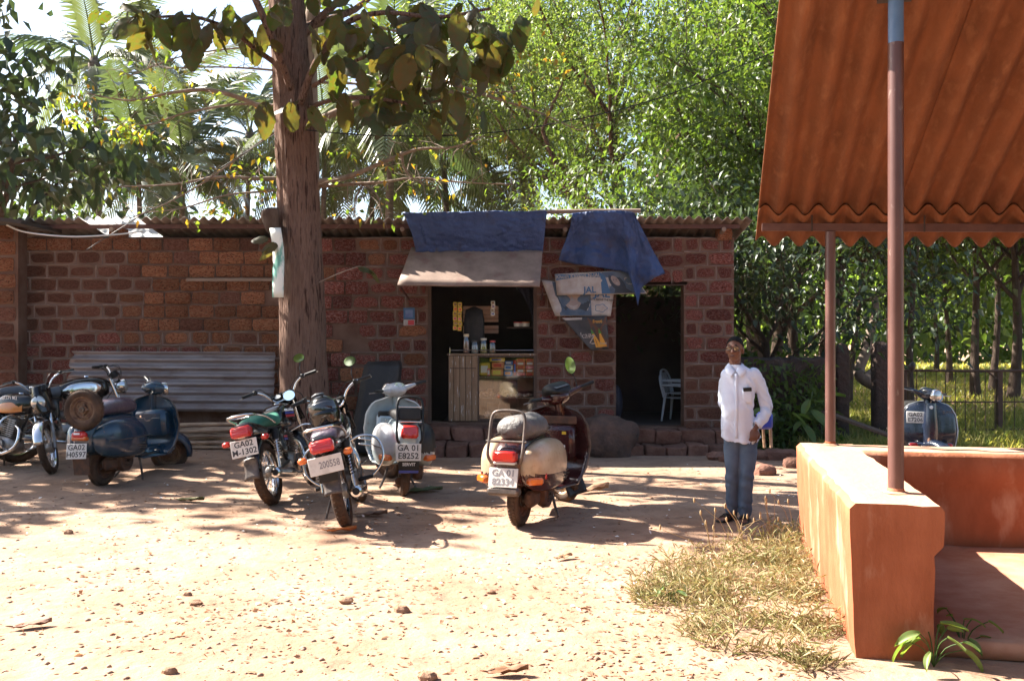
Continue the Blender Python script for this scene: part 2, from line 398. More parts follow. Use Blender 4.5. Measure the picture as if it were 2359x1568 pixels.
for i in range(len(edges)-1):
    white = i == 1
    tilt = rnd.uniform(-.012, .012)
    sh = sheet(edges[i]-.07, edges[i+1]+.07, -.31+rnd.uniform(-.03, .03), DEP+.3, .008*(i % 2)+tilt).build('roof_sheet', M_clear if white else M_asb, shop, smooth=180, solid=.007 if not white else 0)
    if white: sh['label'] = 'pale translucent roof sheet among the brown ones'
    d_ = noise.noise((i, 3, 1))*.02
M_black = mat('soot_black', (.02, .016, .014), .9)
rb = MB()
for y in (-.14, .55, 1.5, 2.6): rb = MB(); rb.box(((XL+XR)/2, y, roofz(y)-.065), (XR-XL+.1, .05, .06)); rb.build('purlin', M_redsteel, shop, smooth=0)
for px in (270, 650, 930, 1300, 1660):
    rb = MB(); rb.tube([(X(px), -.22, roofz(-.22)-.125), (X(px), DEP, roofz(DEP)-.125)], .035, 8); rb.build('rafter', M_oldwood, shop)
b = MB(); b.tube([at(1228, 489, 14.1)-Vector((0, WY, 0)), at(1340, 487, 14.1)-Vector((0, WY, 0)), at(1475, 486, 14.1)-Vector((0, WY, 0))], .033, 7); 
tag(b.build('wooden_log', M_oldwood, None, loc=(0, WY, 0)), 'dark weathered log lying along the roof edge between the blue tarpaulins', 'log')
# the awning board above the counter
M_board = mat('awning_sheet', (.17, .112, .085), .75, col2=(.26, .18, .14), scale=4, col3=(.15, .05, .04), scale3=2.2, lo3=.58, hi3=.72, bump=.2, bscale=30)
a0, a1 = at(947, 571, WY-.12), at(1250, 571, WY-.12); b0, b1 = at(915, 657, 13.42), at(1243, 660, 13.42)
off = Vector((0, -WY, 0))
b = MB()
b.grid(16, 6, lambda u, v: tuple(a0.lerp(a1, u).lerp(b0.lerp(b1, u), v)+off+Vector((0, 0, .012*noise.noise((u*4, v*3, 1))))))
b.build('awning_flap', M_board, shop, solid=.02)
for p, q in ((b0, (928, 690)), (b1, (1240, 690))):
    b = MB(); b.tube([Vector(p)+off+Vector((.04, .05, -.02)), at(q[0]+(14 if q[0] < 1000 else 6), q[1], WY)+off], .014, 6); b.build('awning_prop', M_redsteel, shop)
# door frame timbers, lintels
M_dwood = mat('dark_wood', (.06, .035, .025), .8, col2=(.10, .06, .04), scale=4, stretch=(8, 8, 1))
for x in (o1[0]+.02, o1[1]-.02): b = MB(); b.box((x, .1, (o1[2]+o1[3])/2), (.05, .16, o1[3]-o1[2])); b.build('opening_frame', M_dwood, shop)
b = MB(); b.box(((o2[0]+o2[1])/2, .1, o2[3]+.015), (o2[1]-o2[0]+.1, .2, .05)); b.build('door_lintel', M_dwood, shop)
# plinth: laterite steps along the front of the shops
M_step = mat('plinth_stone', (.13, .062, .045), .95, col2=(.21, .115, .085), scale=7, bump=.9, bscale=25, bdist=.02, rand=.22, spec=.1)
def stones(x0, x1, yf, z0, z1, dep, seed, lmin=.32, lmax=.6):
    r_ = random.Random(seed); x = x0
    while x < x1-.1:
        L = r_.uniform(lmin, lmax); xe = min(x+L, x1)
        s = MB(); s.box((0, 0, 0), (1, 1, 1), bev=.07)
        bm = bmesh.new(); me0 = s.mesh('t', 0); bm.from_mesh(me0); bmesh.ops.subdivide_edges(bm, edges=bm.edges, cuts=1, use_grid_fill=True)
        me = bpy.data.meshes.new('stone'); sz = Vector((xe-x-.012, dep, z1-z0))
        for v in bm.verts:
            v.co = Vector((v.co.x*sz.x, v.co.y*sz.y, v.co.z*sz.z)); q = v.co*4+Vector((x*3, z0*5, seed)); v.co += .05*noise.noise_vector(q)
        bmesh.ops.recalc_face_normals(bm, faces=bm.faces); bm.to_mesh(me); bm.free(); me.shade_smooth(); me.set_sharp_from_angle(angle=R(50)); me.materials.append(M_step)
        o = link('plinth_stone', me, shop); o.location = ((x+xe)/2, yf+dep/2+r_.uniform(-.03, .03), (z0+z1)/2+r_.uniform(-.015, .01)); o.rotation_euler = (0, 0, R(r_.uniform(-2, 2)))
        x = xe
stones(X(975), X(1330), -.42, .17, .40, .42, 11); stones(X(965), X(1345), -.85, -.05, .17, .55, 12)
stones(X(1440), X(1690), -.36, .14, .34, .36, 13); stones(X(1425), X(1720), -.72, -.08, .13, .5, 14, .25, .5); stones(X(760), X(970), -.25, -.05, .12, .25, 15)

# ------------------------------------------------------------------ left pillar and its roof edge
pil = thing('brick_pillar', 'brown laterite pillar at the left edge of the frame with a dark roof edge above', 'pillar', (at(42, 784, 14.02).x-.305, 14.15, 0))
b = MB(); b.box((0, 0, 1.6), (.98*.62, .26, 3.4)); b.build('shaft', M_mud, pil, smooth=0)
for r in range(13):
    z = .35+r*.24; block(-.29+.05*(r % 2), .27-.03*((r+1) % 2), z-.1, z+.1, 'dark' if r < 8 else 'orange', .018, pil, 'laterite_block', -.13)
M_tar = mat('dark_roof_edge', (.035, .027, .024), .9)
b = MB(); b.box((-.2, -.3, 3.4), (1.9, 1.2, .05), rotm(0, 7, 0)); b.build('roof_slab', M_tar, pil)

# ------------------------------------------------------------------ bus shelter (bench wall, posts, roof)
SH = thing('bus_shelter', 'rust red open shelter with plastered bench wall, pipe posts and corrugated roof', 'shelter', (1.74, 4.93, 0), (0, 0, -math.atan(.202)))
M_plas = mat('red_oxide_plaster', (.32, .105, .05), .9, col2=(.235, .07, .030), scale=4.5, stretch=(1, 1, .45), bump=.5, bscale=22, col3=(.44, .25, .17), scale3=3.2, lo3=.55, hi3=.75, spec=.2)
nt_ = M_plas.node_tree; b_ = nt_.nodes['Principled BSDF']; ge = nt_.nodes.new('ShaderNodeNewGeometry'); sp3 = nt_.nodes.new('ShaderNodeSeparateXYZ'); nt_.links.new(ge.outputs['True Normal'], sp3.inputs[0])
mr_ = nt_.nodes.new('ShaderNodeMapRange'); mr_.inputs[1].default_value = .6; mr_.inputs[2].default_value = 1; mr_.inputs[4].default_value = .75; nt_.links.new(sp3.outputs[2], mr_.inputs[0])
nt_.links.new(ramp_mix(nt_, mr_.outputs[0], b_.inputs['Base Color'].links[0].from_socket, (.46, .29, .20)), b_.inputs['Base Color'])   # up-facing faces painted paler: sun glare put into the colour, besides dust
BL, BW, BH = 2.95, .46, .8                   # bench length, top width, height
# near wing: profile (x across, z) extruded along +y
prof = [(.03, 0), (.0, BH-.03), (.03, BH), (BW-.02, BH), (BW, BH-.03), (BW, BH-.2), (BW-.045, BH-.25), (BW-.05, -.05)]
def extr(prof, y0, y1, n=14, wob=.009, axis='y'):
    mb = MB(); ring = []
    P = []
    for i in range(len(prof)):
        a = Vector((prof[i][0], prof[i][1])); b_ = Vector((prof[(i+1) % len(prof)][0], prof[(i+1) % len(prof)][1])); k = max(1, int((b_-a).length/.07))
        P += [a.lerp(b_, j/k) for j in range(k)]
    for j in range(n+1):
        y = lerp(y0, y1, j/n); r_ = []
        for p in P:
            q = (p.x, y, p.y) if axis == 'y' else (y, p.x, p.y)
            d = wob*noise.noise((q[0]*6, q[1]*6, q[2]*6))+.5*wob*noise.noise((q[0]*17, q[1]*17, q[2]*17)); r_.append((q[0]+d, q[1]+d*.5, q[2]+d))
        ring.append(r_)
    return mb.loft(ring)
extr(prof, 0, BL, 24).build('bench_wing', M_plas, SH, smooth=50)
profb = [(0, -.05), (.0, BH-.26), (-.045, BH-.2), (-.045, BH-.03), (-.02, BH-.002), (.40, BH-.002), (.42, BH-.03), (.42, -.05)]
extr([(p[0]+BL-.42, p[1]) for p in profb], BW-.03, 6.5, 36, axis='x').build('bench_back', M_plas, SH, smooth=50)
M_floor = mat('red_floor', (.33, .13, .07), .85, col2=(.42, .22, .14), scale=4, bump=.2, bscale=30)
b = MB(); b.grid(20, 14, lambda u, v: (lerp(BW-.06, 6, u), lerp(.1, BL-.3, v), .055+.01*noise.noise((u*9, v*7, 2)))); b.build('floor', M_floor, SH, smooth=180, solid=.09)
M_pipe = mat('red_painted_pipe', (.075, .032, .027), .34, col2=(.105, .05, .042), scale=6, col3=(.16, .11, .095), scale3=25, lo3=.62, hi3=.7, stretch=(1, 1, .5))
M_pipeb = mat('blue_painted_pipe', (.07, .14, .27), .45, col2=(.10, .18, .32), scale=8)
Minv = SH.matrix_world
def loc_sh(v):
    a = SH.rotation_euler.z; d = Vector(v)-SH.location; c, s_ = math.cos(-a), math.sin(-a)
    return Vector((c*d.x-s_*d.y, s_*d.x+c*d.y, d.z))
SL = .41
pf, pk = loc_sh(at(2063, 1137, 5.27)), loc_sh(at(1912, 1024, 7.70))
def sroof(x, y): return 2.585-SL*(y-pk.y)-.028*(x-pk.x)
for p, r_ in ((pf, .042), (pk, .04)):
    top = sroof(p.x, p.y)-.07
    if p is pf:
        zb = at(2063, 205, 5.27).z+.25
        b = MB(); b.tube([(p.x, p.y, BH-.02), (p.x, p.y, zb)], r_, 20); o = b.build('post', M_pipe, SH)
        b = MB(); b.tube([(p.x, p.y, zb), (p.x, p.y, top)], r_-.001, 20); b.build('post_top', M_pipeb, SH)
        b = MB(); b.box((p.x, p.y, top+.01), (.18, .12, .03)); b.build('bracket', M_tar, SH)
    else:
        b = MB(); b.tube([(p.x, p.y, BH-.02), (p.x, p.y, top)], r_, 20); b.build('post', M_pipe, SH)
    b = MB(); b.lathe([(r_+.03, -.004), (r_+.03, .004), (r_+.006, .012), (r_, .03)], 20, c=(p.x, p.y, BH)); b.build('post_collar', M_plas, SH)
M_rust = mat('rust_red_cement_sheet', (.18, .070, .033), .9, col2=(.115, .044, .021), scale=3.5, stretch=(2.2, .8, 1), bump=.4, bscale=26, bdist=.01, col3=(.25, .115, .06), scale3=7, lo3=.5, hi3=.85, spec=.15)
EA = pk.y+.37; P2 = .205
xl = loc_sh(at(1742, 580, 8.05)).x-.0
def shsheet(x0, x1, y0, y1, dz, amp=.044):
    n = int((x1-x0)/P2*12); mb = MB()
    def f(u, v):
        x = lerp(x0, x1, u); y = lerp(y0, y1, v); ph = 2*math.pi*(x-xl)/P2
        return (x, y, sroof(x, y)+dz+amp*math.sin(ph)+.003*noise.noise((x*5, y*5, 0)))
    return mb.grid(n, 10, f)
for i, (x0, x1) in enumerate(((xl, xl+1.07), (xl+1.03, xl+2.1), (xl+2.05, xl+3.15), (xl+3.1, xl+4.2), (xl+4.15, xl+5.2), (xl+5.15, xl+6.2))):
    shsheet(x0, x1, pk.y-.11, EA, .044+.004*(i % 2)).build('roof_sheet', M_rust, SH, smooth=180, solid=.008)
    shsheet(x0, x1, -3.2, pk.y+.02, .066+.004*(i % 2)).build('roof_sheet', M_rust, SH, smooth=180, solid=.008)
ybeam = pk.y
b = MB()
for i in range(2):
    x0, x1 = (xl+.03, 3) if i == 0 else (3.01, 6)
    b.box(((x0+x1)/2, ybeam, (sroof(x0, ybeam)+sroof(x1, ybeam))/2-.035), (x1-x0, .05, .06), rotm(0, math.degrees(math.atan(.028)), 0))
b.build('purlin', M_redsteel, SH)
b = MB(); b.box((3, pf.y, sroof(3, pf.y)-.03), (6, .05, .06), rotm(0, math.degrees(math.atan(.028)), 0)); b.build('purlin', M_redsteel, SH)
for k in range(7):
    x = xl+.42+k*.85; b = MB(); b.tube([(x, ybeam-.03, sroof(x, ybeam)-.07), (x, ybeam-.03, sroof(x, ybeam)+.06)], .006, 6); b.build('hook_bolt', M_tar, SH)
# ------------------------------------------------------------------ vegetation
NR = np.random.default_rng(5)
def unit(v): return v/np.maximum(np.linalg.norm(v, axis=-1, keepdims=True), 1e-9)
def leaf_mesh(name, P, D, L, W, m, bend=.25, tint=None, up=.6):
    """one small folded leaf (two triangles + tip) per point P along direction D"""
    n = len(P); D = unit(D)
    U = np.tile([0, 0, 1.], (n, 1))*up+NR.normal(size=(n, 3))*.55
    Sd = unit(np.cross(D, U)); Nn = unit(np.cross(Sd, D))
    L = np.broadcast_to(L, (n,))[:, None]; W = np.broadcast_to(W, (n,))[:, None]
    mid = P+D*L*.45
    V = np.stack([P, mid+Sd*W*.5+Nn*W*.12, P+D*L-np.array([0, 0, 1.])*L*bend, mid-Sd*W*.5+Nn*W*.12], 1).reshape(-1, 3)
    me = bpy.data.meshes.new(name)
    me.vertices.add(n*4); me.vertices.foreach_set('co', V.astype(np.float32).ravel())
    idx = np.arange(n*4).reshape(n, 4); tri = np.stack([idx[:, [0, 1, 2]], idx[:, [0, 2, 3]]], 1).reshape(-1)
    me.loops.add(n*6); me.loops.foreach_set('vertex_index', tri.astype(np.int32))
    me.polygons.add(n*2); me.polygons.foreach_set('loop_start', np.arange(0, n*6, 3, dtype=np.int32))
    a = me.attributes.new('tint', 'FLOAT', 'POINT')
    t = tint if tint is not None else NR.random(n)
    a.data.foreach_set('value', np.repeat(t, 4).astype(np.float32))
    me.update(); me.validate(); me.materials.append(m); return me
def skeleton(mb, p, d, L, r, depth, rs, tips, kids=3, spread=.75, up=.12, wob=.22, taper=.55, nside=6):
    p = Vector(p); d = Vector(d).normalized(); n = 5; pts = [p.copy()]; cur = p.copy()
    for i in range(n):
        d = (d+Vector((rs.gauss(0, wob), rs.gauss(0, wob), rs.gauss(0, wob)+up))*.45).normalized(); cur = cur+d*L/n; pts.append(cur.copy())
    mb.tube(pts, [lerp(r, r*taper, i/n) for i in range(n+1)], nside if depth > 0 else 4, cap=False)
    if depth == 0 or True: tips += [(pts[i], d) for i in range(2 if depth else 1, n+1)] if depth <= 1 else []
    if depth:
        for k in range(kids):
            i = rs.choice([2, 3, 4, 5]) if k else 5
            a = Vector((rs.gauss(0, 1), rs.gauss(0, 1), rs.gauss(0, .6))).normalized()
            skeleton(mb, pts[i], (d+a*spread).normalized(), L*rs.uniform(.6, .85), r*taper*rs.uniform(.6, .9), depth-1, rs, tips, kids, spread, up, wob, taper, nside)
def cloud(tips, n, sig, hang=.5):
    T = np.array([t[0][:] for t in tips]); Dt = np.array([t[1][:] for t in tips]); k = NR.integers(len(T), size=n)
    P = T[k]+NR.normal(size=(n, 3))*np.array([sig, sig, sig*.7])
    D = Dt[k]*.4+NR.normal(size=(n, 3))*.7-np.array([0, 0, hang]); return P, D
M_bark = mat('bark', (.13, .078, .058), .95, col2=(.25, .16, .125), scale=8, stretch=(3.5, 3.5, .4), bump=1, bscale=12, bdist=.05, col3=(.05, .026, .02), scale3=8, lo3=.52, hi3=.62, spec=.1)
M_barkd = mat('dark_bark', (.06, .042, .034), .95, col2=(.10, .075, .06), scale=6, stretch=(3, 3, .6), bump=.8, bscale=10, bdist=.02, spec=.1)
M_barkp = mat('pale_bark', (.26, .21, .17), .9, col2=(.17, .125, .10), scale=5, stretch=(2, 2, .6), bump=.5, bscale=12, spec=.1)
L_teak = leaf_mat('teak_leaf', (.036, .056, .014), (.06, .046, .02), .42, .5, vein=True)
L_green = leaf_mat('bright_leaf', (.055, .10, .028), (.17, .205, .055), .42, glow=(1.95, 2.0, 1.0))
L_dark = leaf_mat('dark_leaf', (.022, .038, .022), (.04, .06, .026), .22, .4)
L_mid = leaf_mat('mid_leaf', (.04, .075, .022), (.085, .115, .03), .38)
L_yel = leaf_mat('yellow_leaf', (.10, .15, .03), (.30, .15, .03), .42)
L_palm = leaf_mat('palm_leaf', (.045, .07, .034), (.10, .115, .06), .30, .35, glow=(1.7, 1.8, .95))
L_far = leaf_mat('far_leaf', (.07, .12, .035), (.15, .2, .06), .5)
L_grass = leaf_mat('grass_blade', (.12, .16, .035), (.34, .28, .11), .35)
L_dry = leaf_mat('dry_blade', (.37, .275, .155), (.185, .19, .065), .25, .6, glow=(1.2, 1.15, 1))

def tree(name, label, cat, base, h, r, crown_n, leaf, L, W, seed, lm, bark=M_barkd, lean=(0, 0), depth=3, kids=3, bl=.42, first=.45, sig=.45, group=None, spread=.8, hang=.5, limbs=5, up=.12, bend=.25):
    rs = random.Random(seed); t = thing(name, label, cat, base, group=group)
    mb = MB(); tips = []; pts = []; H = h*first
    for i in range(9):
        f = i/8; pts.append(Vector((lean[0]*f+.05*h*.2*math.sin(f*4+seed), lean[1]*f+.04*h*.2*math.cos(f*3+seed), H*1.25*f-.1)))
    mb.tube(pts, [r*(1.35 if i == 0 else 1.08 if i == 1 else lerp(1, .55, i/8)) for i in range(9)], 12, cap=False)
    mb.build('trunk', bark, t, smooth=180)
    mb = MB()
    for k in range(limbs):
        p = pts[rs.choice([5, 6, 7, 8])] if k else pts[8]; a = 2*math.pi*(k+rs.random()*.6)/limbs
        skeleton(mb, p, (math.cos(a)*(.9 if k else .15), math.sin(a)*(.9 if k else .15), rs.uniform(.35, 1)), h*bl, r*.42, depth-1, rs, tips, kids, spread, up)
    mb.build('limbs', bark, t, smooth=180)
    P, D = cloud(tips, crown_n, sig, hang)
    link('crown', leaf_mesh('crown', P, D, L*NR.uniform(.7, 1.25, crown_n), W*NR.uniform(.7, 1.2, crown_n), lm, bend), t)
    return t

# --- main tree: leaning trunk in front of the wall, big leathery leaves
TD = 12.2
MT = thing('teak_tree', 'tall furrowed brown trunk with big leathery leaves standing in front of the wall', 'tree', at(704, 1062, TD)*1)
MT.location.z = ground_z(MT.location.x, MT.location.y)-.05
def mt(x, y, d=TD): return at(x, y, d)-MT.location
path = [(706, 1075, 72), (703, 1000, 62), (701, 900, 55), (695, 740, 51), (690, 560, 48), (684, 420, 46), (677, 280, 47), (670, 150, 42), (660, 0, 39), (652, -160, 36), (650, -420, 28), (655, -700, 18)]
cp = spline([mt(x, y) for x, y, w_ in path], 14); cr = np.interp(np.linspace(0, len(path)-1, len(cp)), range(len(path)), [p[2]*.99*TD/FPX for p in path])
mb = MB(); n = 72; vs = []
T0 = Vector((0, 0, 1))
for i, (p, r_) in enumerate(zip(cp, cr)):
    for k in range(n):
        a = 2*math.pi*k/n; q = (math.cos(a), math.sin(a), p.z*.35)
        ridge = noise.noise((q[0]*3.6, q[1]*3.6, p.z*.5))*.16+(.5-abs(noise.noise((q[0]*7, q[1]*7, p.z*.8)))*2)*.07+noise.noise((q[0]*14, q[1]*14, p.z*2.5))*.05-(.16*max(0, math.cos(3*a+.7)-.6) if p.z < 5.5 else 0)
        flare = 1+.25*max(0, 1-p.z/.5)*(1+.6*math.cos(5*a))
        rr = r_*(1+ridge*.8)*flare; vs.append((p.x+rr*math.cos(a), p.y+rr*math.sin(a), p.z))
fs = [(i*n+k, i*n+(k+1) % n, (i+1)*n+(k+1) % n, (i+1)*n+k) for i in range(len(cp)-1) for k in range(n)]
mb.add(vs, fs); mb.build('trunk', M_bark, MT, smooth=180)
def limb(pts, r0, r1, m=M_bark, parent=MT, d=TD, name='branch'):
    P = spline([at(x, y, dd)-parent.location for x, y, dd in pts], 5)
    b = MB(); b.tube(P, [lerp(r0, r1, i/(len(P)-1)) for i in range(len(P))], 8, cap=True); b.build(name, m, parent, smooth=180); return P
LP = []
B = TD
for pts, r0, r1 in (
  (([(672, 205, B-.2), (640, 120, B-.5), (602, 30, B-.8), (560, -60, B-1)]), .06, .035),
  (([(690, 240, B-.2), (725, 150, B-.4), (790, 60, B-.7), (880, 30, B-.9), (1010, 40, B-1.1), (1130, 20, B-1.2)]), .05, .016),
  (([(700, 255, B), (760, 232, B-.3), (850, 225, B-.5), (960, 240, B-.6), (1040, 225, B-.7)]), .035, .012),
  (([(640, 150, B), (590, 115, B-.2), (530, 70, B-.5), (450, 40, B-.8), (360, 40, B-1)]), .04, .014),
  (([(690, 90, B), (740, 40, B), (800, -10, B-.2), (900, -60, B-.4)]), .06, .03),
  (([(672, 60, B), (650, -30, B), (560, -140, B-.3), (420, -200, B-.6)]), .06, .03),
  (([(720, 200, B-.3), (800, 150, B-.6), (900, 110, B-.9), (980, 95, B-1)]), .03, .01)):
    LP.append(limb(pts, r0, r1))
# big leaf shapes
def big_leaf(k):
    rs = random.Random(300+k); mb = MB(); nu, nv = 12, 8; L = .36; cu = rs.uniform(.15, .7); dr = rs.uniform(.1, .8); tw = rs.uniform(-.6, .6)
    holes = set()
    def f(u, v):
        s_ = v*2-1; wd = .135*math.sin(math.pi*min(1, u*.96+.02))**.62*(1-.18*u)*(1+.16*noise.noise((u*9, s_*1.5+k, k))+.05*math.sin(u*34+k))
        x = L*u; y = s_*wd*.92; z = -dr*L*.5*u*u-cu*abs(s_)**1.5*wd*.55+.014*noise.noise((u*6, s_*3, k*3))+.008*math.cos(u*40)*abs(s_)
        return (x, y*math.cos(tw*u)-z*math.sin(tw*u)*.6, z*math.cos(tw*u)+y*math.sin(tw*u))
    mb.grid(nu, nv, f); mb.tube([(-.04, 0, .008), (0, 0, .002), (L*.3, 0, .004-dr*L*.045)], .0045, 4)
    me = mb.mesh('leaf', 180); me.materials.append(L_teak); return me
BIG = [big_leaf(k) for k in range(9)]
nbig = 0
def put_leaf(p, d, sc_, parent=MT, name='leaf', roll=None):
    global nbig
    o = link(name, BIG[rnd.randrange(9)], parent); nbig += 1
    d = Vector(d).normalized(); q = d.to_track_quat('X', 'Z'); o.rotation_mode = 'QUATERNION'
    from mathutils import Quaternion
    o.rotation_quaternion = q @ Quaternion((1, 0, 0), rnd.gauss(0, .7) if roll is None else roll); o.location = p; o.scale = (sc_,)*3; return o
LEAFZ = [  # photo px centre, spread, count
 (900, 100, 170, 75, 52, B-.9), (1040, 60, 130, 60, 34, B-1.1), (880, 235, 130, 45, 36, B-.55), (1010, 225, 75, 60, 16, B-.7), (1150, 70, 90, 60, 16, B-1.2),
 (420, 35, 120, 35, 26, B-.8), (560, 60, 80, 50, 14, B-.5), (760, 60, 60, 60, 14, B-.5), (1080, 140, 60, 40, 8, B-1.0), (690, 240, 40, 18, 7, B-.45), (290, 20, 50, 30, 8, B-1), (640, 20, 40, 30, 6, B-.6)]
for x, y, sx, sy, n_, d_ in LEAFZ:
    for k in range(int(n_*1.12)):
        p = at(x+rnd.gauss(0, sx*.55), y+rnd.gauss(0, sy*.55), d_+rnd.gauss(0, .45))-MT.location
        put_leaf(p, (rnd.gauss(0, .9), rnd.gauss(0, .7), rnd.uniform(-1.5, -.1)), rnd.uniform(.5, 1.15))
for x, y, dr in ((612, 235, (.1, -.2, -1)), (440, 75, (0, -.1, -1)), (338, 60, (-.1, 0, -1)), (1175, 85, (.1, 0, -1)), (1012, 125, (0, 0, -1)), (945, 80, (0, -.3, -1)), (950, 130, (.5, -.3, -1)), (795, 215, (.2, -.2, -1)), (1025, 200, (.3, 0, -1)), (860, 240, (.2, -.4, -.6))):
    put_leaf(at(x, y, B-1)-MT.location, dr, 1.25, roll=rnd.uniform(-.4, .4))
# upper crown, out of the picture above, throws the dappled shade: large leaves joined
T_ = []
rs_ = random.Random(3); mbc = MB(); topp = cp[-1]
for k in range(11):
    i = rs_.randrange(len(cp)*2//3, len(cp)); a = 2*math.pi*k/11+rs_.random()*.5
    skeleton(mbc, cp[i], (math.cos(a), math.sin(a)*.7+.12, .35), 2.0, .06, 2, rs_, T_, 3, .8)
mbc.build('upper_branches', M_bark, MT, smooth=180)
P, D = cloud(T_, 1250, .4, .4); keep = (P[:, 2] > 6.9) & (P[:, 1]+MT.location.y-.416*P[:, 2] > 8.7)
P, D = P[keep], D[keep]
k_ = 300; z_ = NR.uniform(6.6, 8.6, k_); Q_ = np.stack([NR.uniform(1.5, 4.6, k_)-1.03*z_, NR.uniform(7.75, 9.3, k_)+.416*z_, z_], 1)-np.array(MT.location)
P = np.concatenate([P, Q_]); D = np.concatenate([D, NR.normal(size=(k_, 3))*.7-np.array([0, 0, .4])])
tag(link('upper_crown', leaf_mesh('upper_crown', P, D, .42*NR.uniform(.7, 1.2, len(P)), .26, L_mid, .3), MT), kind='stuff')

# --- second, thinner tree right behind with yellowing small leaves
ST = thing('yellowing_tree', 'slim grey tree just behind the big trunk with thin arching branches and sparse yellow leaves', 'tree', at(716, 1045, 13.3))
P = limb([(722, 1050, 13.3), (720, 800, 13.3), (716, 500, 13.3), (714, 300, 13.3), (712, 150, 13.3), (716, 60, 13.2), (735, -60, 13.1)], .15, .09, M_barkp, ST, name='trunk')
tw = []
for pts, r0 in (
  ([(706, 330, 13.2), (650, 285, 13), (575, 235, 12.8), (480, 208, 12.6), (390, 215, 12.5), (300, 232, 12.4), (200, 215, 12.3)], .045),
  ([(706, 250, 13.2), (560, 240, 13), (430, 260, 12.9), (330, 290, 12.8), (240, 275, 12.7)], .022),
  ([(708, 170, 13.3), (600, 160, 13.2), (500, 155, 13), (380, 158, 12.9)], .02),
  ([(712, 100, 13.2), (560, 110, 13), (420, 130, 12.9), (300, 175, 12.7)], .016),
  ([(700, 410, 13.2), (600, 412, 13), (500, 408, 12.9), (400, 425, 12.8), (270, 430, 12.7)], .035),
  ([(700, 425, 13.3), (620, 440, 13.2), (520, 450, 13.1), (420, 480, 13), (330, 490, 13)], .02),
  ([(640, 300, 13), (560, 355, 12.6), (470, 420, 12.4), (380, 470, 12.3), (300, 503, 12.3)], .016),
  ([(724, 420, 13.2), (800, 408, 13), (880, 375, 12.9), (960, 345, 12.8), (1040, 340, 12.7), (1110, 318, 12.6)], .045),
  ([(724, 430, 13.3), (800, 425, 13.2), (880, 420, 13.1), (960, 410, 13), (1060, 420, 12.9), (1180, 425, 12.8)], .03),
  ([(925, 350, 12.9), (930, 385, 12.9), (950, 410, 12.9), (975, 425, 12.9)], .022),
  ([(724, 285, 13.2), (760, 265, 13), (850, 225, 12.9), (930, 195, 12.8), (1010, 165, 12.7), (1060, 140, 12.7)], .06),
  ([(985, 175, 12.7), (1060, 200, 12.7), (1150, 230, 12.6), (1230, 255, 12.5), (1330, 300, 12.4)], .03),
  ([(860, 220, 12.9), (960, 205, 12.8), (1080, 215, 12.7), (1200, 210, 12.6)], .02),
  ([(730, 190, 13.2), (850, 195, 13.1), (980, 205, 13), (1090, 225, 12.9)], .02),
  ([(720, 100, 13.2), (820, 60, 13), (960, 80, 12.9), (1100, 90, 12.8), (1200, 130, 12.7)], .03),
  ([(840, 420, 13.2), (820, 455, 13.1), (815, 500, 13.1)], .016), ([(840, 425, 13.2), (868, 450, 13.1), (880, 500, 13.1)], .018)):
    Q = limb(pts, r0, .006, M_barkp, ST); tw.append(Q)
mbq = MB(); pl = []
rs_ = random.Random(21)
for Q in tw:
    for k in range(3, len(Q)):
        for j in range(2):
            if rs_.random() < .7:
                d = Vector((rs_.gauss(0, .8), rs_.gauss(0, .6), rs_.gauss(.0, .6))).normalized(); L = rs_.uniform(.2, .55)
                e = Q[k]+d*L; mbq.tube([Q[k], Q[k].lerp(e, .5)+Vector((0, 0, .03)), e], [.006, .004, .002], 3, cap=False)
                pl += [(Q[k].lerp(e, f), d) for f in (.35, .55, .75, .9, 1)]
mbq.build('twigs', M_barkp, ST, smooth=180)
P, D = cloud(pl, 520, .045, .3)
# denser sprays where the photograph shows them
for x, y, sx, sy, n_ in ((170, 235, 40, 22, 70), (175, 275, 40, 16, 60), (310, 310, 60, 18, 110), (290, 285, 50, 12, 40), (350, 215, 60, 25, 40), (520, 480, 40, 14, 36), (600, 430, 40, 40, 50), (560, 350, 60, 30, 20), (400, 90, 90, 50, 40), (800, 350, 50, 14, 26), (1100, 190, 120, 50, 140), (1230, 120, 80, 70, 170), (830, 60, 90, 50, 110), (960, 150, 80, 50, 60), (650, 360, 30, 40, 14)):
    C = np.array([at(x+rs_.gauss(0, sx*.6), y+rs_.gauss(0, sy*.6), rs_.uniform(12.3, 13))-ST.location for _ in range(n_)])
    P = np.concatenate([P, C]); D = np.concatenate([D, NR.normal(size=(n_, 3))*np.array([.7, .6, .4])-np.array([0, 0, .45])])
ti = NR.random(len(P))**4; ti[NR.random(len(P)) < .04] = 1
link('leaves', leaf_mesh('leaves', P, D, .085*NR.uniform(.7, 1.3, len(P)), .05*NR.uniform(.8, 1.2, len(P)), L_yel, .2, ti), ST)

# --- dark large-leaved trees at the left
tree('dark_leaved_tree', 'dark large leaved tree filling the upper left corner above the roof', 'tree', (-12.4, 20, 0), 12, .25, 1500, None, .32, .22, 41, L_dark, lean=(.3, 0), depth=3, bl=.30, first=.5, sig=.5, hang=.8)
tree('dark_leaved_tree', 'lower dark leaved tree behind the left end of the roof', 'tree', (-10.4, 19, 0), 6.6, .18, 2000, None, .30, .20, 43, L_dark, depth=3, bl=.32, first=.42, sig=.5, hang=.8)
tree('shade_tree', 'broad tree standing left of the parked motorcycles, its shade on the yard', 'tree', (-12.4, 14.9, 0), 9, .22, 1500, None, .42, .30, 47, L_dark, depth=3, bl=.30, first=.5, sig=.6, hang=.6)
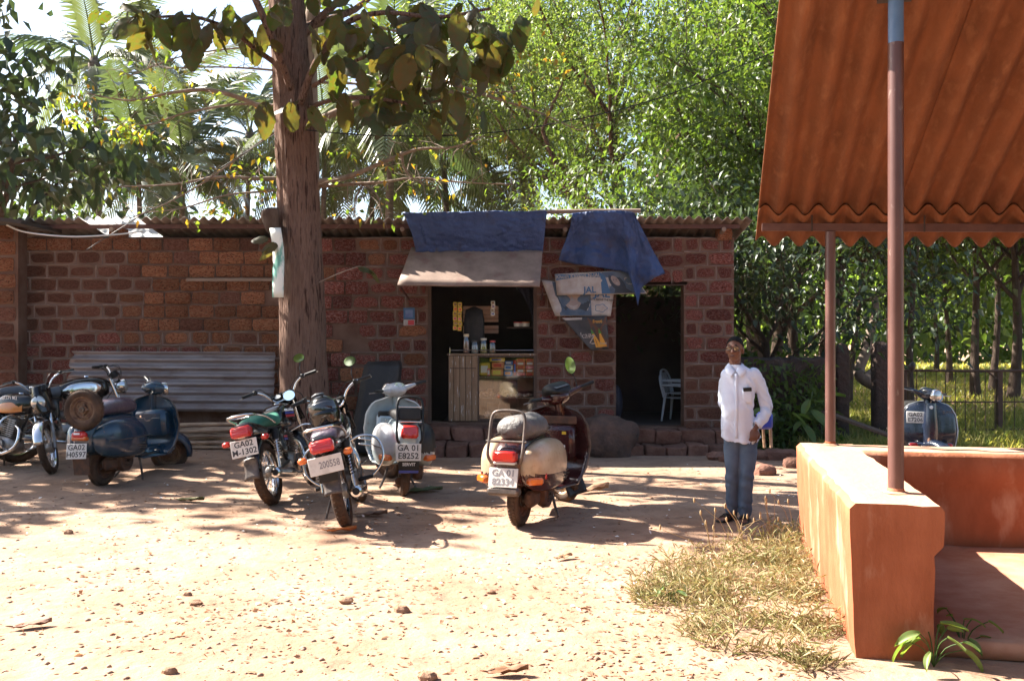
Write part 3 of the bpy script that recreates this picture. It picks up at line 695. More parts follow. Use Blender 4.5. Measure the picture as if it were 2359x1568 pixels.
# --- the bright fine-leaved trees right of the middle
GB = 'fine leaved trees behind the shops'
tree('fine_leaved_tree', 'big bright green fine leaved tree with arching stems above the blue tarpaulins', 'tree', at(1500, 560, 25).to_2d().to_3d(), 13.2, .22, 76000, None, .10, .05, 51, L_green, M_bark, depth=3, kids=4, bl=.36, first=.30, sig=.36, group=GB, spread=.85, limbs=8)
tree('fine_leaved_tree', 'bright green tree top just left of the rusty shelter roof', 'tree', at(1740, 560, 29).to_2d().to_3d(), 16, .25, 56000, None, .11, .055, 53, L_green, M_barkd, depth=3, kids=4, bl=.32, first=.38, sig=.42, group=GB, limbs=7)
tree('fine_leaved_tree', 'tall green tree whose crown rises out of the top of the frame', 'tree', at(1420, 560, 33).to_2d().to_3d(), 17, .28, 9000, None, .18, .09, 57, L_mid, M_barkd, depth=3, kids=4, bl=.28, first=.5, sig=.65, group=GB, limbs=7)
tree('fine_leaved_tree', 'low light green bush leaning over the roof between the palms and the tarpaulin', 'tree', at(1330, 560, 21).to_2d().to_3d(), 5.0, .10, 9000, None, .10, .05, 59, L_green, M_barkd, depth=3, kids=3, bl=.32, first=.3, sig=.35, group=GB, limbs=6)
tree('fine_leaved_tree', 'dense dark green tree behind the right end of the shop roof', 'tree', at(1790, 560, 21).to_2d().to_3d(), 8.5, .16, 22000, None, .115, .06, 61, L_mid, M_barkd, depth=3, kids=4, bl=.36, first=.3, sig=.45, group=GB, limbs=7)

# --- coconut palms
M_palmtr = mat('palm_trunk', (.16, .125, .10), .9, col2=(.09, .065, .05), scale=3, stretch=(1, 1, 7), bump=.6, bscale=6, bdist=.03)
def frond_mesh(k, dry=False):
    rs = random.Random(700+k); n = 34; droop = rs.uniform(.35, .8); P_ = []; 
    rach = [Vector((t, 0, .30*t-droop*t*t*1.05)) for t in [i/12 for i in range(13)]]
    V, F, T = [], [], []
    def addq(a, b, c, d): o = len(V); V.extend([a, b, c, d]); F.append((o, o+1, o+2, o+3))
    for i in range(12):
        a, b = rach[i], rach[i+1]; r0 = .012*(1-i/13); r1 = .012*(1-(i+1)/13)
        addq(a+Vector((0, r0, 0)), b+Vector((0, r1, 0)), b-Vector((0, r1, 0)), a-Vector((0, r0, 0)))
        addq(a+Vector((0, 0, r0)), b+Vector((0, 0, r1)), b-Vector((0, 0, r1)), a-Vector((0, 0, r0)))
    for i in range(n):
        t = .16+.84*i/n; p = Vector((t, 0, .30*t-droop*t*t*1.05)); tan = Vector((1, 0, .30-2.1*droop*t)).normalized()
        L = .34*math.sin(math.pi*min(.97, .16+.80*t))**.7*rs.uniform(.85, 1.1); hang = rs.uniform(.35, 1.0)
        for s in (-1, 1):
            d1 = (tan*.75+Vector((0, s*.8, -.1*hang))).normalized(); d2 = (tan*.5+Vector((0, s*.45, -1.1*hang))).normalized()
            wv = tan*.014; a = p; b = p+d1*L*.45; c = b+d2*L*.55
            addq(a-wv*.6, a+wv*.6, b+wv, b-wv); addq(b-wv, b+wv, c+wv*.2, c-wv*.2)
    me = bpy.data.meshes.new('frond'); me.from_pydata(V, [], F); me.update()
    a = me.attributes.new('tint', 'FLOAT', 'POINT'); tv = rs.random(); a.data.foreach_set('value', [min(1, max(0, tv+rs.gauss(0, .1))) for _ in V])
    me.materials.append(L_palm); return me
FR = [frond_mesh(k) for k in range(8)]
def palm(x, y, d, wpx, flen, nf, seed, label, lean=0):
    rs = random.Random(seed); top = at(x, y, d); t = thing('coconut_palm', label, 'palm', (top.x-lean, d, 0), group='coconut palms beyond the roof')
    b = MB(); r = wpx*d/FPX/2; H = top.z
    b.tube([(lean*(i/8)**1.5, 0, H*i/8) for i in range(9)], [r*1.5]+[lerp(r*1.15, r*.85, i/7) for i in range(8)], 10, cap=False); b.build('trunk', M_palmtr, t, smooth=180)
    b = MB(); b.ball((lean, 0, H+.1), (r*1.9, r*1.9, .5), 10); b.build('crownshaft', M_palmtr, t, smooth=180)
    for k in range(nf):
        o = link('frond', FR[rs.randrange(8)], t); a = 2*math.pi*(k*.382+rs.random()*.04); el = lerp(1.05, -.75, (k/nf)**.9)+rs.gauss(0, .12)
        o.location = (lean, 0, H+.25); o.rotation_euler = (0, -el, a); o.scale = (flen*rs.uniform(.85, 1.1),)*3
for a in ((374, 262, 36, 14, 4.4, 13, 1, 'coconut palm with a slim dark trunk in the middle of the left half', .1),
          (217, 165, 33, 15, 3.8, 11, 2, 'coconut palm rising behind the dark leaved tree at the left', -.3),
          (904, 250, 28, 19, 4.4, 20, 3, 'coconut palm with the thickest dark trunk right of the big tree', .2),
          (1017, 300, 35, 14, 4.6, 18, 4, 'coconut palm with a pale ringed trunk left of the open sky', -.4),
          (1112, 255, 40, 11, 4.8, 18, 5, 'coconut palm with the thinnest straight trunk against the sky', -.6),
          (1207, 415, 36, 11, 3.8, 16, 6, 'short coconut palm between the sky gap and the bright trees', .2),
          (748, 330, 30, 12, 3.8, 13, 7, 'coconut palm whose trunk stands just right of the big trunk', .1),
          (857, 430, 33, 12, 3.6, 14, 8, 'small palm low over the roof beside the thick trunked palm', 0),
          (421, 400, 30, 13, 3.6, 16, 9, 'low palm with drooping greyish fronds over the left roof', .1),
          (318, 395, 31, 13, 3.6, 14, 10, 'low palm with drooping fronds left of the slim dark trunk', -.2),
          (575, 330, 34, 12, 3.6, 8, 11, 'palm with yellowish fronds just left of the big trunk', .2),
          (1235, 200, 44, 11, 4.4, 11, 12, 'tall far palm half hidden by the bright trees', .4)):
    palm(*a)
# --- fill trees further back behind the shops
BT = 'hazy trees far behind the shops'
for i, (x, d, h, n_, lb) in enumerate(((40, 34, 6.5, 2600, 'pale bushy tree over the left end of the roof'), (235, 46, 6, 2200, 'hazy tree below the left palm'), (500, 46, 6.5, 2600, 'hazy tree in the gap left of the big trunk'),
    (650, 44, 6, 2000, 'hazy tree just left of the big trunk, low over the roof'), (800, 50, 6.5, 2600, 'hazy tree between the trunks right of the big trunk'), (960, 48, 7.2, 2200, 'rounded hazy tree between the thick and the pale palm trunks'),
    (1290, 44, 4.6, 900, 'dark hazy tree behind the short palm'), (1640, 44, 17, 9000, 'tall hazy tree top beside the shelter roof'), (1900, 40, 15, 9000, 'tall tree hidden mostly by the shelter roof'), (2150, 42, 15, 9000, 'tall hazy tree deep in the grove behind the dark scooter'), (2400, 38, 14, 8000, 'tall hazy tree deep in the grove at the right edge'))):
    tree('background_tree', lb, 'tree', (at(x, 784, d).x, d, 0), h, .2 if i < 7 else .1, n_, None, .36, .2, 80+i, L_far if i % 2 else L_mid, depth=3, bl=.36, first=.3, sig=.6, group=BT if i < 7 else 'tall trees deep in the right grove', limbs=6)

# --- grove behind the fence at the right
GR = 'grove trees beyond the fence'
L_grove = leaf_mat('grove_leaf', (.04, .075, .02), (.095, .13, .032), .42)
for i, (x, d, h, r_, n_, ln, lb) in enumerate((
    (1765, 16.9, 6.2, .10, 8500, (.1, .2), 'dark glossy leaved tree right beside the shop corner'),
    (1822, 19, 9, .13, 8000, (.1, .3), 'grove tree with a straight dark trunk behind the low wall'),
    (1868, 18.5, 9, .16, 9000, (1.1, .3), 'grove tree whose dark trunk leans to the right behind the low wall'),
    (2100, 20, 9, .08, 9000, (.2, .2), 'leafy tree behind the front shelter post'),
    (2255, 27, 10, .13, 8000, (-.1, .2), 'straight grove trunk left of a close pair in the field'),
    (2292, 30, 10, .12, 7000, (.1, .2), 'thin grove trunk in the middle of three in the field'),
    (2332, 26, 10, .15, 8000, (.2, .2), 'thick grove trunk at the right of three in the field'),
    (2180, 34, 10, .11, 7000, (0, 0), 'slim grove trunk far back beyond the dark scooter'),
    (2050, 36, 10, .11, 7000, (0, 0), 'slim grove trunk far back between the gate posts'),
    (2450, 22, 9, .11, 9000, (-.2, 0), 'grove tree at the right edge overhanging the fence'),
    (1960, 24, 8, .08, 9000, (.3, 0), 'grove tree in the gap between the gate posts'))):
    tree('grove_tree', lb, 'tree', (at(x, 784, d).x, d, 0), h, r_, n_, None, .15 if d < 25 else .2, .08 if d < 25 else .11, 120+i, L_dark if i == 0 else L_grove, M_barkd, lean=ln, depth=3, kids=4, bl=.3 if d < 25 else .26, first=.22 if i == 0 else .42 if d < 25 else .36, sig=.5, group=GR, limbs=7)
FT = thing('fallen_tree', 'pale bent tree trunk leaning between the two dark gate posts', 'tree', at(2036, 905, 16.3))
limb([(2046, 908, 16.3), (2020, 888, 16.4), (1985, 868, 16.5), (1978, 850, 16.6), (1992, 815, 16.6), (2002, 770, 16.7), (2016, 720, 16.8), (2012, 680, 16.9)], .13, .06, M_barkp, FT, name='trunk')
limb([(1990, 866, 16.5), (2008, 850, 16.6), (2014, 828, 16.6)], .05, .02, M_barkp, FT)
# far wood closing the horizon: one mass nobody could count
n_ = 60000; a = NR.uniform(-1.1, 1.15, n_); rr = NR.uniform(62, 75, n_); hh = NR.random(n_)**.8*(5.5+1.6*np.sin(a*9)+1*np.sin(a*23)+5*np.clip((a-.16)*8, 0, 1))
P = np.stack([rr*np.sin(a), rr*np.cos(a), hh], 1); D = NR.normal(size=(n_, 3))-np.array([0, 0, .6])
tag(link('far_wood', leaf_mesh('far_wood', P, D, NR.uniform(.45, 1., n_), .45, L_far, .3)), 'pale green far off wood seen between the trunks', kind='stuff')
# undergrowth and long grass beyond the fence
def grass(name, pts, h, wd, m, label, lean=.5, seed=1):
    n = len(pts); D = np.stack([NR.normal(0, lean, n), NR.normal(0, lean, n), np.ones(n)], 1)
    return tag(link(name, leaf_mesh(name, pts, D, h, wd, m, .18, up=0)), label, kind='stuff')
def area(n, x0, x1, y0, y1):
    x = NR.uniform(x0, x1, n); y = NR.uniform(y0, y1, n); return np.stack([x, y, np.zeros(n)], 1)
P = np.concatenate([area(26000, 4.2, 12, 13.2, 20), area(22000, 5, 24, 20, 42)])
P = np.concatenate([P, area(16000, 4, 48, 41, 66)])
grass('long_grass', P, NR.uniform(.10, .38, len(P))*np.where(P[:, 1] > 40, 1.8, 1), NR.uniform(.008, .022, len(P))*np.where(P[:, 1] > 40, 9, np.where(P[:, 1] > 20, 2.4, 1.2)), L_grass, 'sunlit rough grass beyond the iron fence')
n_ = 8000; P = area(n_, 3.6, 8.5, 15.4, 17.6); P[:, 2] = NR.random(n_)**1.6*1.5*(.6+.4*np.sin(P[:, 0]*3)); P[:, 0] = 3.6+(P[:, 0]-3.6)*.36; D = NR.normal(size=(n_, 3))-np.array([0, 0, .4])
tag(link('undergrowth', leaf_mesh('undergrowth', P, D, .15, .085, L_mid, .3)), 'tangled green bushes behind the dark low wall', kind='stuff')

# trees on the near side of the road, behind the viewer: the mirrors of the motorcycles show them
n_ = 16000; P = np.stack([NR.uniform(-34, 34, n_), NR.uniform(-19, -10, n_), NR.random(n_)**.9*7.5], 1); P[:, 2] *= .75+.25*np.sin(P[:, 0]*.7)
tag(link('roadside_wood', leaf_mesh('roadside_wood', P, NR.normal(size=(n_, 3))-np.array([0, 0, .5]), .8*NR.uniform(.6, 1.3, n_), .5, L_mid, .3)), 'green trees along the road seen only in the mirrors', kind='stuff')
# ------------------------------------------------------------------ scooters and motorcycles
M_chrome = mat('chrome', (.62, .62, .62), .14, 1)
M_alu = mat('cast_aluminium', (.33, .32, .31), .42, .8, col2=(.20, .16, .13), scale=14)
M_rubber = mat('dusty_tyre', (.035, .024, .019), .9, spec=.2, col2=(.10, .058, .036), scale=9, bump=.3, bscale=60)
M_blk = mat('black_plastic', (.007, .007, .008), .45, col2=(.02, .017, .015), scale=9, lo=.5, hi=.75, spec=.3)
M_blkgl = mat('black_gloss_paint', (.004, .004, .005), .14, coat=.3, col2=(.014, .012, .010), scale=10, lo=.55, hi=.8, spec=.4)
M_vinyl = mat('black_vinyl', (.010, .010, .011), .5, spec=.3, col2=(.022, .02, .019), scale=14, bump=.2, bscale=40)
M_greyv = mat('grey_vinyl_cover', (.055, .062, .075), .42, col2=(.09, .10, .115), scale=9, bump=.6, bscale=14, bdist=.02)
M_red = mat('red_lens', (.48, .018, .012), .18, coat=.5, emit=None)
M_org = mat('amber_lens', (.62, .15, .02), .2, coat=.5, col2=(.5, .10, .015), scale=20)
M_glass = mat('mirror_glass', (.85, .88, .9), .03, 1)
M_lens = mat('headlamp_glass', (.55, .55, .52), .08, .6)
M_plate = mat('white_plate', (.62, .6, .56), .45, col2=(.45, .42, .38), scale=14, lo=.5, hi=.75)
M_ink = mat('black_lettering', (.02, .02, .022), .6, col2=(.12, .11, .11), scale=60, lo=.5, hi=.75)
M_faint = mat('faded_lettering', (.22, .21, .22), .6)
M_mud = mat('muddy_metal', (.12, .052, .026), .85, col2=(.05, .027, .019), scale=12, bump=.3, bscale=40)
M_muds = mat('dusty_steel', (.15, .115, .095), .5, .5, col2=(.05, .04, .036), scale=14)
M_rusty = mat('rusty_rim', (.19, .115, .065), .7, .2, col2=(.07, .03, .018), scale=22)
M_cream = mat('cream_paint', (.46, .36, .25), .4, coat=.3, col2=(.33, .23, .14), scale=6, col3=(.26, .16, .09), scale3=24, lo3=.6, hi3=.72)
M_maroon = mat('maroon_paint', (.030, .006, .008), .25, coat=.4, col2=(.05, .013, .012), scale=6)
M_teal = mat('dark_teal_paint', (.005, .030, .066), .22, coat=.4, col2=(.010, .036, .062), scale=6, col3=(.13, .075, .05), scale3=16, lo3=.64, hi3=.74)
M_pale = mat('pale_blue_grey_paint', (.35, .42, .44), .32, coat=.4, col2=(.28, .32, .33), scale=6, col3=(.24, .17, .12), scale3=12, lo3=.62, hi3=.75)
M_silver = mat('silver_grey_paint', (.45, .45, .46), .35, coat=.4, col2=(.36, .35, .35), scale=7)
M_navy = mat('navy_black_paint', (.009, .014, .030), .2, coat=.4, col2=(.014, .019, .034), scale=7)
M_grn = mat('green_seat_cover', (.018, .135, .085), .7, col2=(.024, .17, .11), scale=10, bump=.3, bscale=30)
M_mpb = mat('dark_purple_vinyl', (.045, .03, .05), .3, coat=.4, col2=(.09, .06, .08), scale=10, bump=.5, bscale=10, bdist=.02)
M_trim = mat('pale_rubber_trim', (.55, .56, .55), .4)
M_orange = mat('orange_tank_paint', (.55, .20, .035), .25, coat=.6, col2=(.42, .13, .02), scale=5)
M_blue = mat('blue_stripe', (.03, .05, .28), .4); M_reds = mat('red_stripe', (.42, .02, .03), .4); M_wht = mat('white_paint', (.7, .7, .7), .45)
M_yel = mat('yellow_sticker', (.6, .40, .02), .5)
def xf(mb, M): mb.v = [tuple(M @ Vector(v)) for v in mb.v]; return mb
def ring(x, hw, z0, z1, y=0, e=2.6, n=20):
    zc, hz = (z0+z1)/2, (z1-z0)/2; out = []
    for k in range(n):
        a = 2*math.pi*k/n; c, s_ = math.cos(a), math.sin(a)
        out.append((x, y+hw*abs(c)**(2/e)*(1 if c >= 0 else -1), zc+hz*abs(s_)**(2/e)*(1 if s_ >= 0 else -1)))
    return out
def smooth_rings(secs, sn=4, **kw):          # secs of (x, hw, z0, z1, y)
    P = [tuple(s)+((0,) if len(s) < 5 else ()) for s in secs]; V = [Vector(p[:3]) for p in P]
    A = spline([p[0:3] for p in P], sn); B_ = spline([(p[3], p[4], 0) for p in P], sn)
    return [ring(a.x, max(.004, a.y), a.z, b.x, b.y, **kw) for a, b in zip(A, B_)]
def loft_part(name, secs, m, parent, n=4, M=None, e=2.6, seg=20, smooth=60):
    mb = MB(); mb.loft(smooth_rings(secs, n, e=e, n=seg))
    if M: xf(mb, M)
    return mb.build(name, m, parent, smooth=smooth)
RY = Matrix.Rotation(R(-90), 3, 'X')        # lathe axis z -> y
def wheel(name, parent, c, Rr, rt, M=None, style='spoke', rimm=None, tread=True, wide=1.0):
    c = Vector(c); M = M or Matrix.Identity(4)
    rim = MB(); rr = Rr-rt*1.75
    if style == 'spoke':
        rim.lathe([(rr+.012, -rt*.72), (rr-.004, -rt*.72), (rr-.012, -rt*.3), (rr-.014, 0), (rr-.012, rt*.3), (rr-.004, rt*.72), (rr+.012, rt*.72)], 40, RY, c)
    else:
        rim.lathe([(rr+.01, -rt*.75), (rr-.005, -rt*.75), (rr-.02, -rt*.35), (rr*.72, -rt*.45), (rr*.66, -rt*.1), (rr*.40, -rt*.05), (rr*.36, -rt*.6), (.012, -rt*.62)], 40, RY, c)
        rim.lathe([(rr+.01, rt*.75), (rr-.005, rt*.75), (rr-.02, rt*.35), (rr*.72, rt*.45), (rr*.66, rt*.1), (rr*.40, rt*.05), (rr*.36, rt*.6), (.012, rt*.62)], 40, RY, c)
    xf(rim, M); o = rim.build(name, rimm or M_chrome, parent, smooth=40)
    t = MB(); pr = []; N = 18
    for k in range(N+1):
        a = math.pi*(-.82+1.64*k/N); pr.append((Rr-rt+rt*math.cos(a)*(1 if abs(a) > .9 else 1.0), rt*wide*math.sin(a)))
    t.lathe(pr, 56, RY, c)
    if tread:
        rs = MB()
        for k in range(44):
            a = 2*math.pi*k/44
            for s in (-1, 1):
                Rm = Matrix.Rotation(a, 3, 'Y'); p = c+Rm@Vector((Rr-.001, s*rt*.33, 0)); t.box(p, (.007, rt*.5, .019), Rm@rotm(s*28, 0, 0))
    xf(t, M); t.build('tyre', M_rubber, o, smooth=50)
    if style == 'spoke':
        s = MB()
        for k in range(28):
            a = 2*math.pi*k/28; b = a+(.35 if k % 2 else -.35); y0 = .045*(1 if k % 4 < 2 else -1)
            s.tube([c+Vector((.05*math.cos(b), y0, .05*math.sin(b))), c+Vector(((rr-.006)*math.cos(a), 0, (rr-.006)*math.sin(a)))], .0022, 4, cap=False)
        xf(s, M); tag(s.build('spokes', M_chrome, o, smooth=180), kind='stuff')
        h = MB(); h.lathe([(.012, -.075), (.06, -.07), (.068, -.03), (.052, 0), (.068, .03), (.06, .07), (.012, .075)], 20, RY, c); xf(h, M); h.build('hub', M_alu, o)
    else:
        h = MB(); h.lathe([(.01, -rt*1.1), (.028, -rt*1.05), (.03, -rt*.5)], 12, RY, c); h.lathe([(.03, rt*.5), (.028, rt*1.05), (.01, rt*1.1)], 12, RY, c)
        for k in range(5):
            a = 2*math.pi*k/5
            for s in (-1, 1): h.tube([c+Vector((.055*math.cos(a), s*rt*.3, .055*math.sin(a))), c+Vector((.055*math.cos(a), s*rt*.75, .055*math.sin(a)))], .008, 6)
        xf(h, M); h.build('hub', M_muds, o)
    return o
def fender(name, parent, c, rad, hw, a0, a1, m, M=None, lip=.05, n=20):
    mb = MB(); c = Vector(c)
    def f(u, v):
        a = R(lerp(a0, a1, u)); s = v*2-1; r_ = rad-lip*abs(s)**3
        return tuple(c+Vector((r_*math.cos(a), hw*s*(1-.12*abs(2*u-1)**4), r_*math.sin(a))))
    mb.grid(n, 8, f)
    if M: xf(mb, M)
    return mb.build(name, m, parent, smooth=180, solid=.004)
def bar(name, m, parent, pts, r, M=None, n=10, sp=0):
    mb = MB(); mb.tube(spline(pts, sp) if sp else pts, r, n)
    if M: xf(mb, M)
    return mb.build(name, m, parent)
def boxp(name, m, parent, c, d, rot=None, bev=.01, M=None, label=None):
    mb = MB(); mb.box(c, d, rot, bev)
    if M: xf(mb, M)
    return mb.build(name, m, parent, label=label)
def plate(parent, c, wd, ht, lines, tilt=12, face=-1, M=None, size=None, ink=None, m=None, yaw=0, sx=1.0):
    """number plate facing backwards (face=-1) or forwards"""
    c = Vector(c); Rm = (Matrix.Rotation(R(yaw), 3, 'Z') @ Matrix.Rotation(R(tilt)*(-face), 3, 'Y'))
    mb = MB(); mb.box(c, (.006, wd, ht), Rm, .002)
    if M: xf(mb, M)
    o = mb.build('number_plate', m or M_plate, parent)
    xd = Rm@Vector((0, face, 0)); yd = Rm@Vector((0, 0, 1)); nn = Rm@Vector((face, 0, 0))
    k = len(lines)
    for i, t in enumerate(lines):
        p = c+nn*.0042+yd*(ht*(.5-(i+.5)/k)*.92); m4 = frame4(p, xd, yd)
        if M: m4 = M@m4
        text_part('plate_lettering', t, size or ht/k*.98, o, m4, ink or M_ink, sx=sx, bold=.0013)
    return o
def steer_m(ang, top, bot):
    top, bot = Vector(top), Vector(bot); ax = (top-bot).normalized()
    return Matrix.Translation(bot) @ Matrix.Rotation(R(ang), 4, ax) @ Matrix.Translation(-bot)
def mirror(parent, base, stalk, c, rx, rz, M=None, aim=(-1, 0, .1), label=None):
    mb = MB(); P = [Vector(p) for p in stalk]; mb.tube(spline(P, 4), .005, 6)
    a = Vector(aim).normalized(); q = a.to_track_quat('Z', 'Y').to_matrix(); Q = q@Matrix.Diagonal((rx, rz, 1))
    mb.lathe([(0, -.03), (.5, -.028), (.9, -.012), (1.0, .004), (.93, .006)], 20, Q, c)
    if M: xf(mb, M)
    o = mb.build('mirror', M_blk, parent)
    g = MB(); g.lathe([(0.0001, .005), (.93, .005)], 20, Q, c)
    if M: xf(g, M)
    g.build('mirror_glass', M_glass, o); return o

def scooter(label, p0, heading, lean, body, cowlL, cowlR, band, group, steer=0, scale=1.06, kind='', zoff=0):
    h = Vector(heading).normalized(); p0 = Vector(p0)
    t = thing('parked_scooter', label, 'scooter', (p0.x, p0.y, ground_z(p0.x, p0.y)+zoff), (R(lean), 0, math.atan2(h.y, h.x)), group, scale)
    S_ = steer_m(steer, (1.02, 0, .95), (1.20, 0, .25)); WB = 1.24
    loft_part('rear_body', [(-.33, .07, .44, .60), (-.29, .12, .38, .68), (-.15, .145, .34, .75), (.1, .15, .33, .765), (.35, .15, .33, .76), (.50, .14, .30, .72), (.58, .11, .27, .58)], body, t, e=3)
    fb_ = MB(); fb_.grid(14, 8, lambda u, v: (lerp(.5, 1.02, u), (v-.5)*2*lerp(.17, .245, min(1, u*1.6)), .235+.02*math.cos((v-.5)*3)+.13*max(0, u-.72)**1.3*3)); fb_.build('floorboard', body, t, smooth=180, solid=.012)
    m_ = MB()
    for y in (-.11, -.05, .05, .11): m_.tube([(.55, y, .262), (.88, y, .262)], .008, 6)
    tag(m_.build('floor_strips', M_muds, t), kind='stuff')
    # leg shield
    def shield(u, v):
        s = u*2-1; w_ = interp(v, [0, .2, .5, .75, .9, .97, 1], [.25, .30, .325, .31, .26, .20, .12]); z = lerp(.25, .93, v)
        return (interp(v, [0, .12, .4, 1], [.93, 1.02, 1.065, 1.0])-.09*abs(s)**2.2*(1-.3*v), w_*s, z-.02*abs(s)**3*v)
    mb = MB(); mb.grid(16, 22, shield); mb.build('leg_shield', body, t, smooth=180, solid=.008)
    ed = [shield(0, v/22) for v in range(0, 23)]+[shield(u/8, 1) for u in range(1, 8)]+[shield(1, v/22) for v in range(22, -1, -1)]
    bar('shield_trim', M_trim if kind in ('E', 'G') else M_muds, t, ed, .009, n=6)
    for s, m in ((1, cowlL), (-1, cowlR)):
        secs = [(-.30, .02, .46, .56, s*.13), (-.24, .075, .36, .655, s*.165), (-.08, .108, .305, .71, s*.19), (.15, .118, .29, .715, s*.195), (.36, .105, .29, .675, s*.19), (.49, .07, .30, .575, s*.17), (.555, .015, .36, .46, s*.14)]
        full = MB(); full.loft(smooth_rings(secs, 5, e=2.4, n=28))
        a, b = MB(), MB()
        if band:
            for f in full.f:
                zz = sum(full.v[i][2] for i in f)/len(f); (a if zz > .455 else b).add([full.v[i] for i in f], [tuple(range(len(f)))])
            for q, nm, mm in ((a, 'side_cowl', m), (b, 'cowl_base', band)):
                me = q.mesh(nm, 0); bm = bmesh.new(); bm.from_mesh(me); bmesh.ops.remove_doubles(bm, verts=bm.verts, dist=1e-4); bmesh.ops.recalc_face_normals(bm, faces=bm.faces); bm.to_mesh(me); bm.free(); me.shade_smooth(); me.materials.append(mm); o = link(nm, me, t)
                if nm == 'side_cowl': cow = o
        else: cow = full.build('side_cowl', m, t, smooth=180)
        v_ = MB()
        for k in range(6): v_.box((.28+.006*k, s*(.308-.012*abs(k-2)), .36+.026*k), (.13, .012, .010), rotm(0, 4, s*6), .003)
        tag(v_.build('air_vents', M_blk, cow), kind='stuff')
        tr = MB(); kind != 'F' and tr.tube([(x, s*(.195+hw_*1.0), z_) for x, hw_, z_ in ((-.22, .07, .50), (-.08, .112, .50), (.15, .121, .50), (.36, .107, .50), (.47, .074, .50))], .005, 5); tr.v and tr.build('cowl_strip', M_muds, cow)
    # glove box
    boxp('glove_box', body, t, (.945, 0, .60), (.15, .40, .31), rotm(0, -4, 0), .035)
    boxp('glove_box_lid', body, t, (.868, 0, .60), (.012, .33, .23), rotm(0, -4, 0), .006)
    boxp('lock', M_chrome, t, (.86, .10, .68), (.01, .028, .028), None, .004)
    # steering
    bar('steering_column', body, t, [(1.03, 0, .60), (.995, 0, .99)], .045, S_, 14)
    loft_part('headset', [(.86, .03, .985, 1.02), (.90, .075, .955, 1.055), (.97, .105, .93, 1.085), (1.05, .10, .935, 1.08), (1.10, .085, .95, 1.065), (1.13, .07, .965, 1.05)], M_silver if kind == 'E' else body, t, M=S_)
    for s in (-1, 1):
        P_ = [(.985, s*.06, 1.0), (.97, s*.14, 1.01), (.935, s*.24, 1.03)]
        mb = MB(); mb.tube(P_, [.04, .03, .02], 12); xf(mb, S_); mb.build('handlebar', M_silver if kind == 'E' else body, t)
        bar('grip', M_blk, t, [(.937, s*.235, 1.03), (.90, s*.37, 1.045)], .0165, S_)
        bar('brake_lever', M_alu, t, [(.97, s*.22, 1.02), (.975, s*.30, 1.02), (.955, s*.41, 1.03)], .006, S_, 6)
    mb = MB(); mb.lathe([(.0001, .012), (.05, .010), (.062, 0), (.066, -.02)], 20, rotm(0, 78, 0), (1.145, 0, 1.008)); xf(mb, S_); hl = mb.build('headlamp', M_lens, t)
    mb = MB(); mb.lathe([(.064, .004), (.072, .008), (.08, -.004), (.082, -.05)], 20, rotm(0, 78, 0), (1.142, 0, 1.008)); xf(mb, S_); mb.build('headlamp_rim', M_chrome if kind != 'F' else body, hl)
    mb = MB(); mb.lathe([(.0001, .004), (.058, .003), (.064, -.006)], 18, rotm(0, -28, 0)@Matrix.Diagonal((.8, 1, 1)), (.925, 0, 1.063)); xf(mb, S_); mb.build('speedometer', M_lens if kind != 'F' else M_trim, t)
    # front wheel, fork, fender
    wheel('front_wheel', t, (WB, 0, .215), .215, .046, S_, 'disc', M_cream if kind == 'F' else M_rusty)
    bar('fork', M_mud, t, [(1.10, .0, .55), (1.20, -.075, .38), (WB, -.08, .215)], .022, S_)
    fender('front_fender', t, (WB+.0, 0, .225), .262, .10, -8, 170, body if kind != 'F' else M_muds, S_, .07)
    wheel('rear_wheel', t, (0, 0, .215), .215, .048, None, 'disc', M_mud)
    mb = MB(); mb.lathe([(.02, -.06), (.11, -.05), (.12, .0), (.09, .05)], 18, RY, (.16, -.15, .25)); mb.box((.05, -.12, .24), (.36, .09, .13), None, .03); mb.box((.2, -.16, .33), (.16, .14, .12), None, .02); mb.tube([(.02, -.1, .22), (-.02, -.14, .36), (-.05, -.13, .46)], .02, 8)
    eng = mb.build('engine', M_mud, t)
    mb = MB()
    for k in range(6): mb.box((.16, -.215, .20+.02*k), (.14, .008, .006), None, .002)
    tag(mb.build('fan_cover_slots', M_blk, eng), kind='stuff')
    mb = MB(); mb.tube([(.2, -.05, .16), (.05, .03, .13), (-.06, .05, .15)], [.03, .055, .04], 10); mb.build('silencer', M_mud, t)
    for s in (-1, 1): bar('stand_leg', M_muds, t, [(.52, s*.10, .24), (.50, s*.14, .10), (.44, s*.19, .01)], .013, None, 7)
    boxp('brake_pedal', M_muds, t, (.84, -.12, .29), (.07, .04, .012), None, .004)
    # seat
    loft_part('seat', [(-.26, .09, .76, .80), (-.22, .12, .75, .85), (-.05, .14, .75, .87), (.15, .15, .75, .86), (.32, .14, .75, .85), (.48, .11, .74, .83), (.54, .06, .74, .79)], {'B': M_mpb, 'F': M_vinyl}.get(kind, M_vinyl), t, e=2.8) if kind not in 'BF' else loft_part('seat', [(-.2, .10, .75, .775), (-.1, .13, .745, .80), (.2, .14, .745, .81), (.45, .12, .745, .80), (.53, .06, .75, .78)], M_vinyl, t) if kind == 'F' else loft_part('seat', [(-.2, .09, .75, .80), (-.12, .12, .745, .86), (.1, .135, .745, .92), (.3, .14, .745, .935), (.46, .125, .75, .91), (.55, .06, .77, .85)], M_mpb, t, e=2.3)
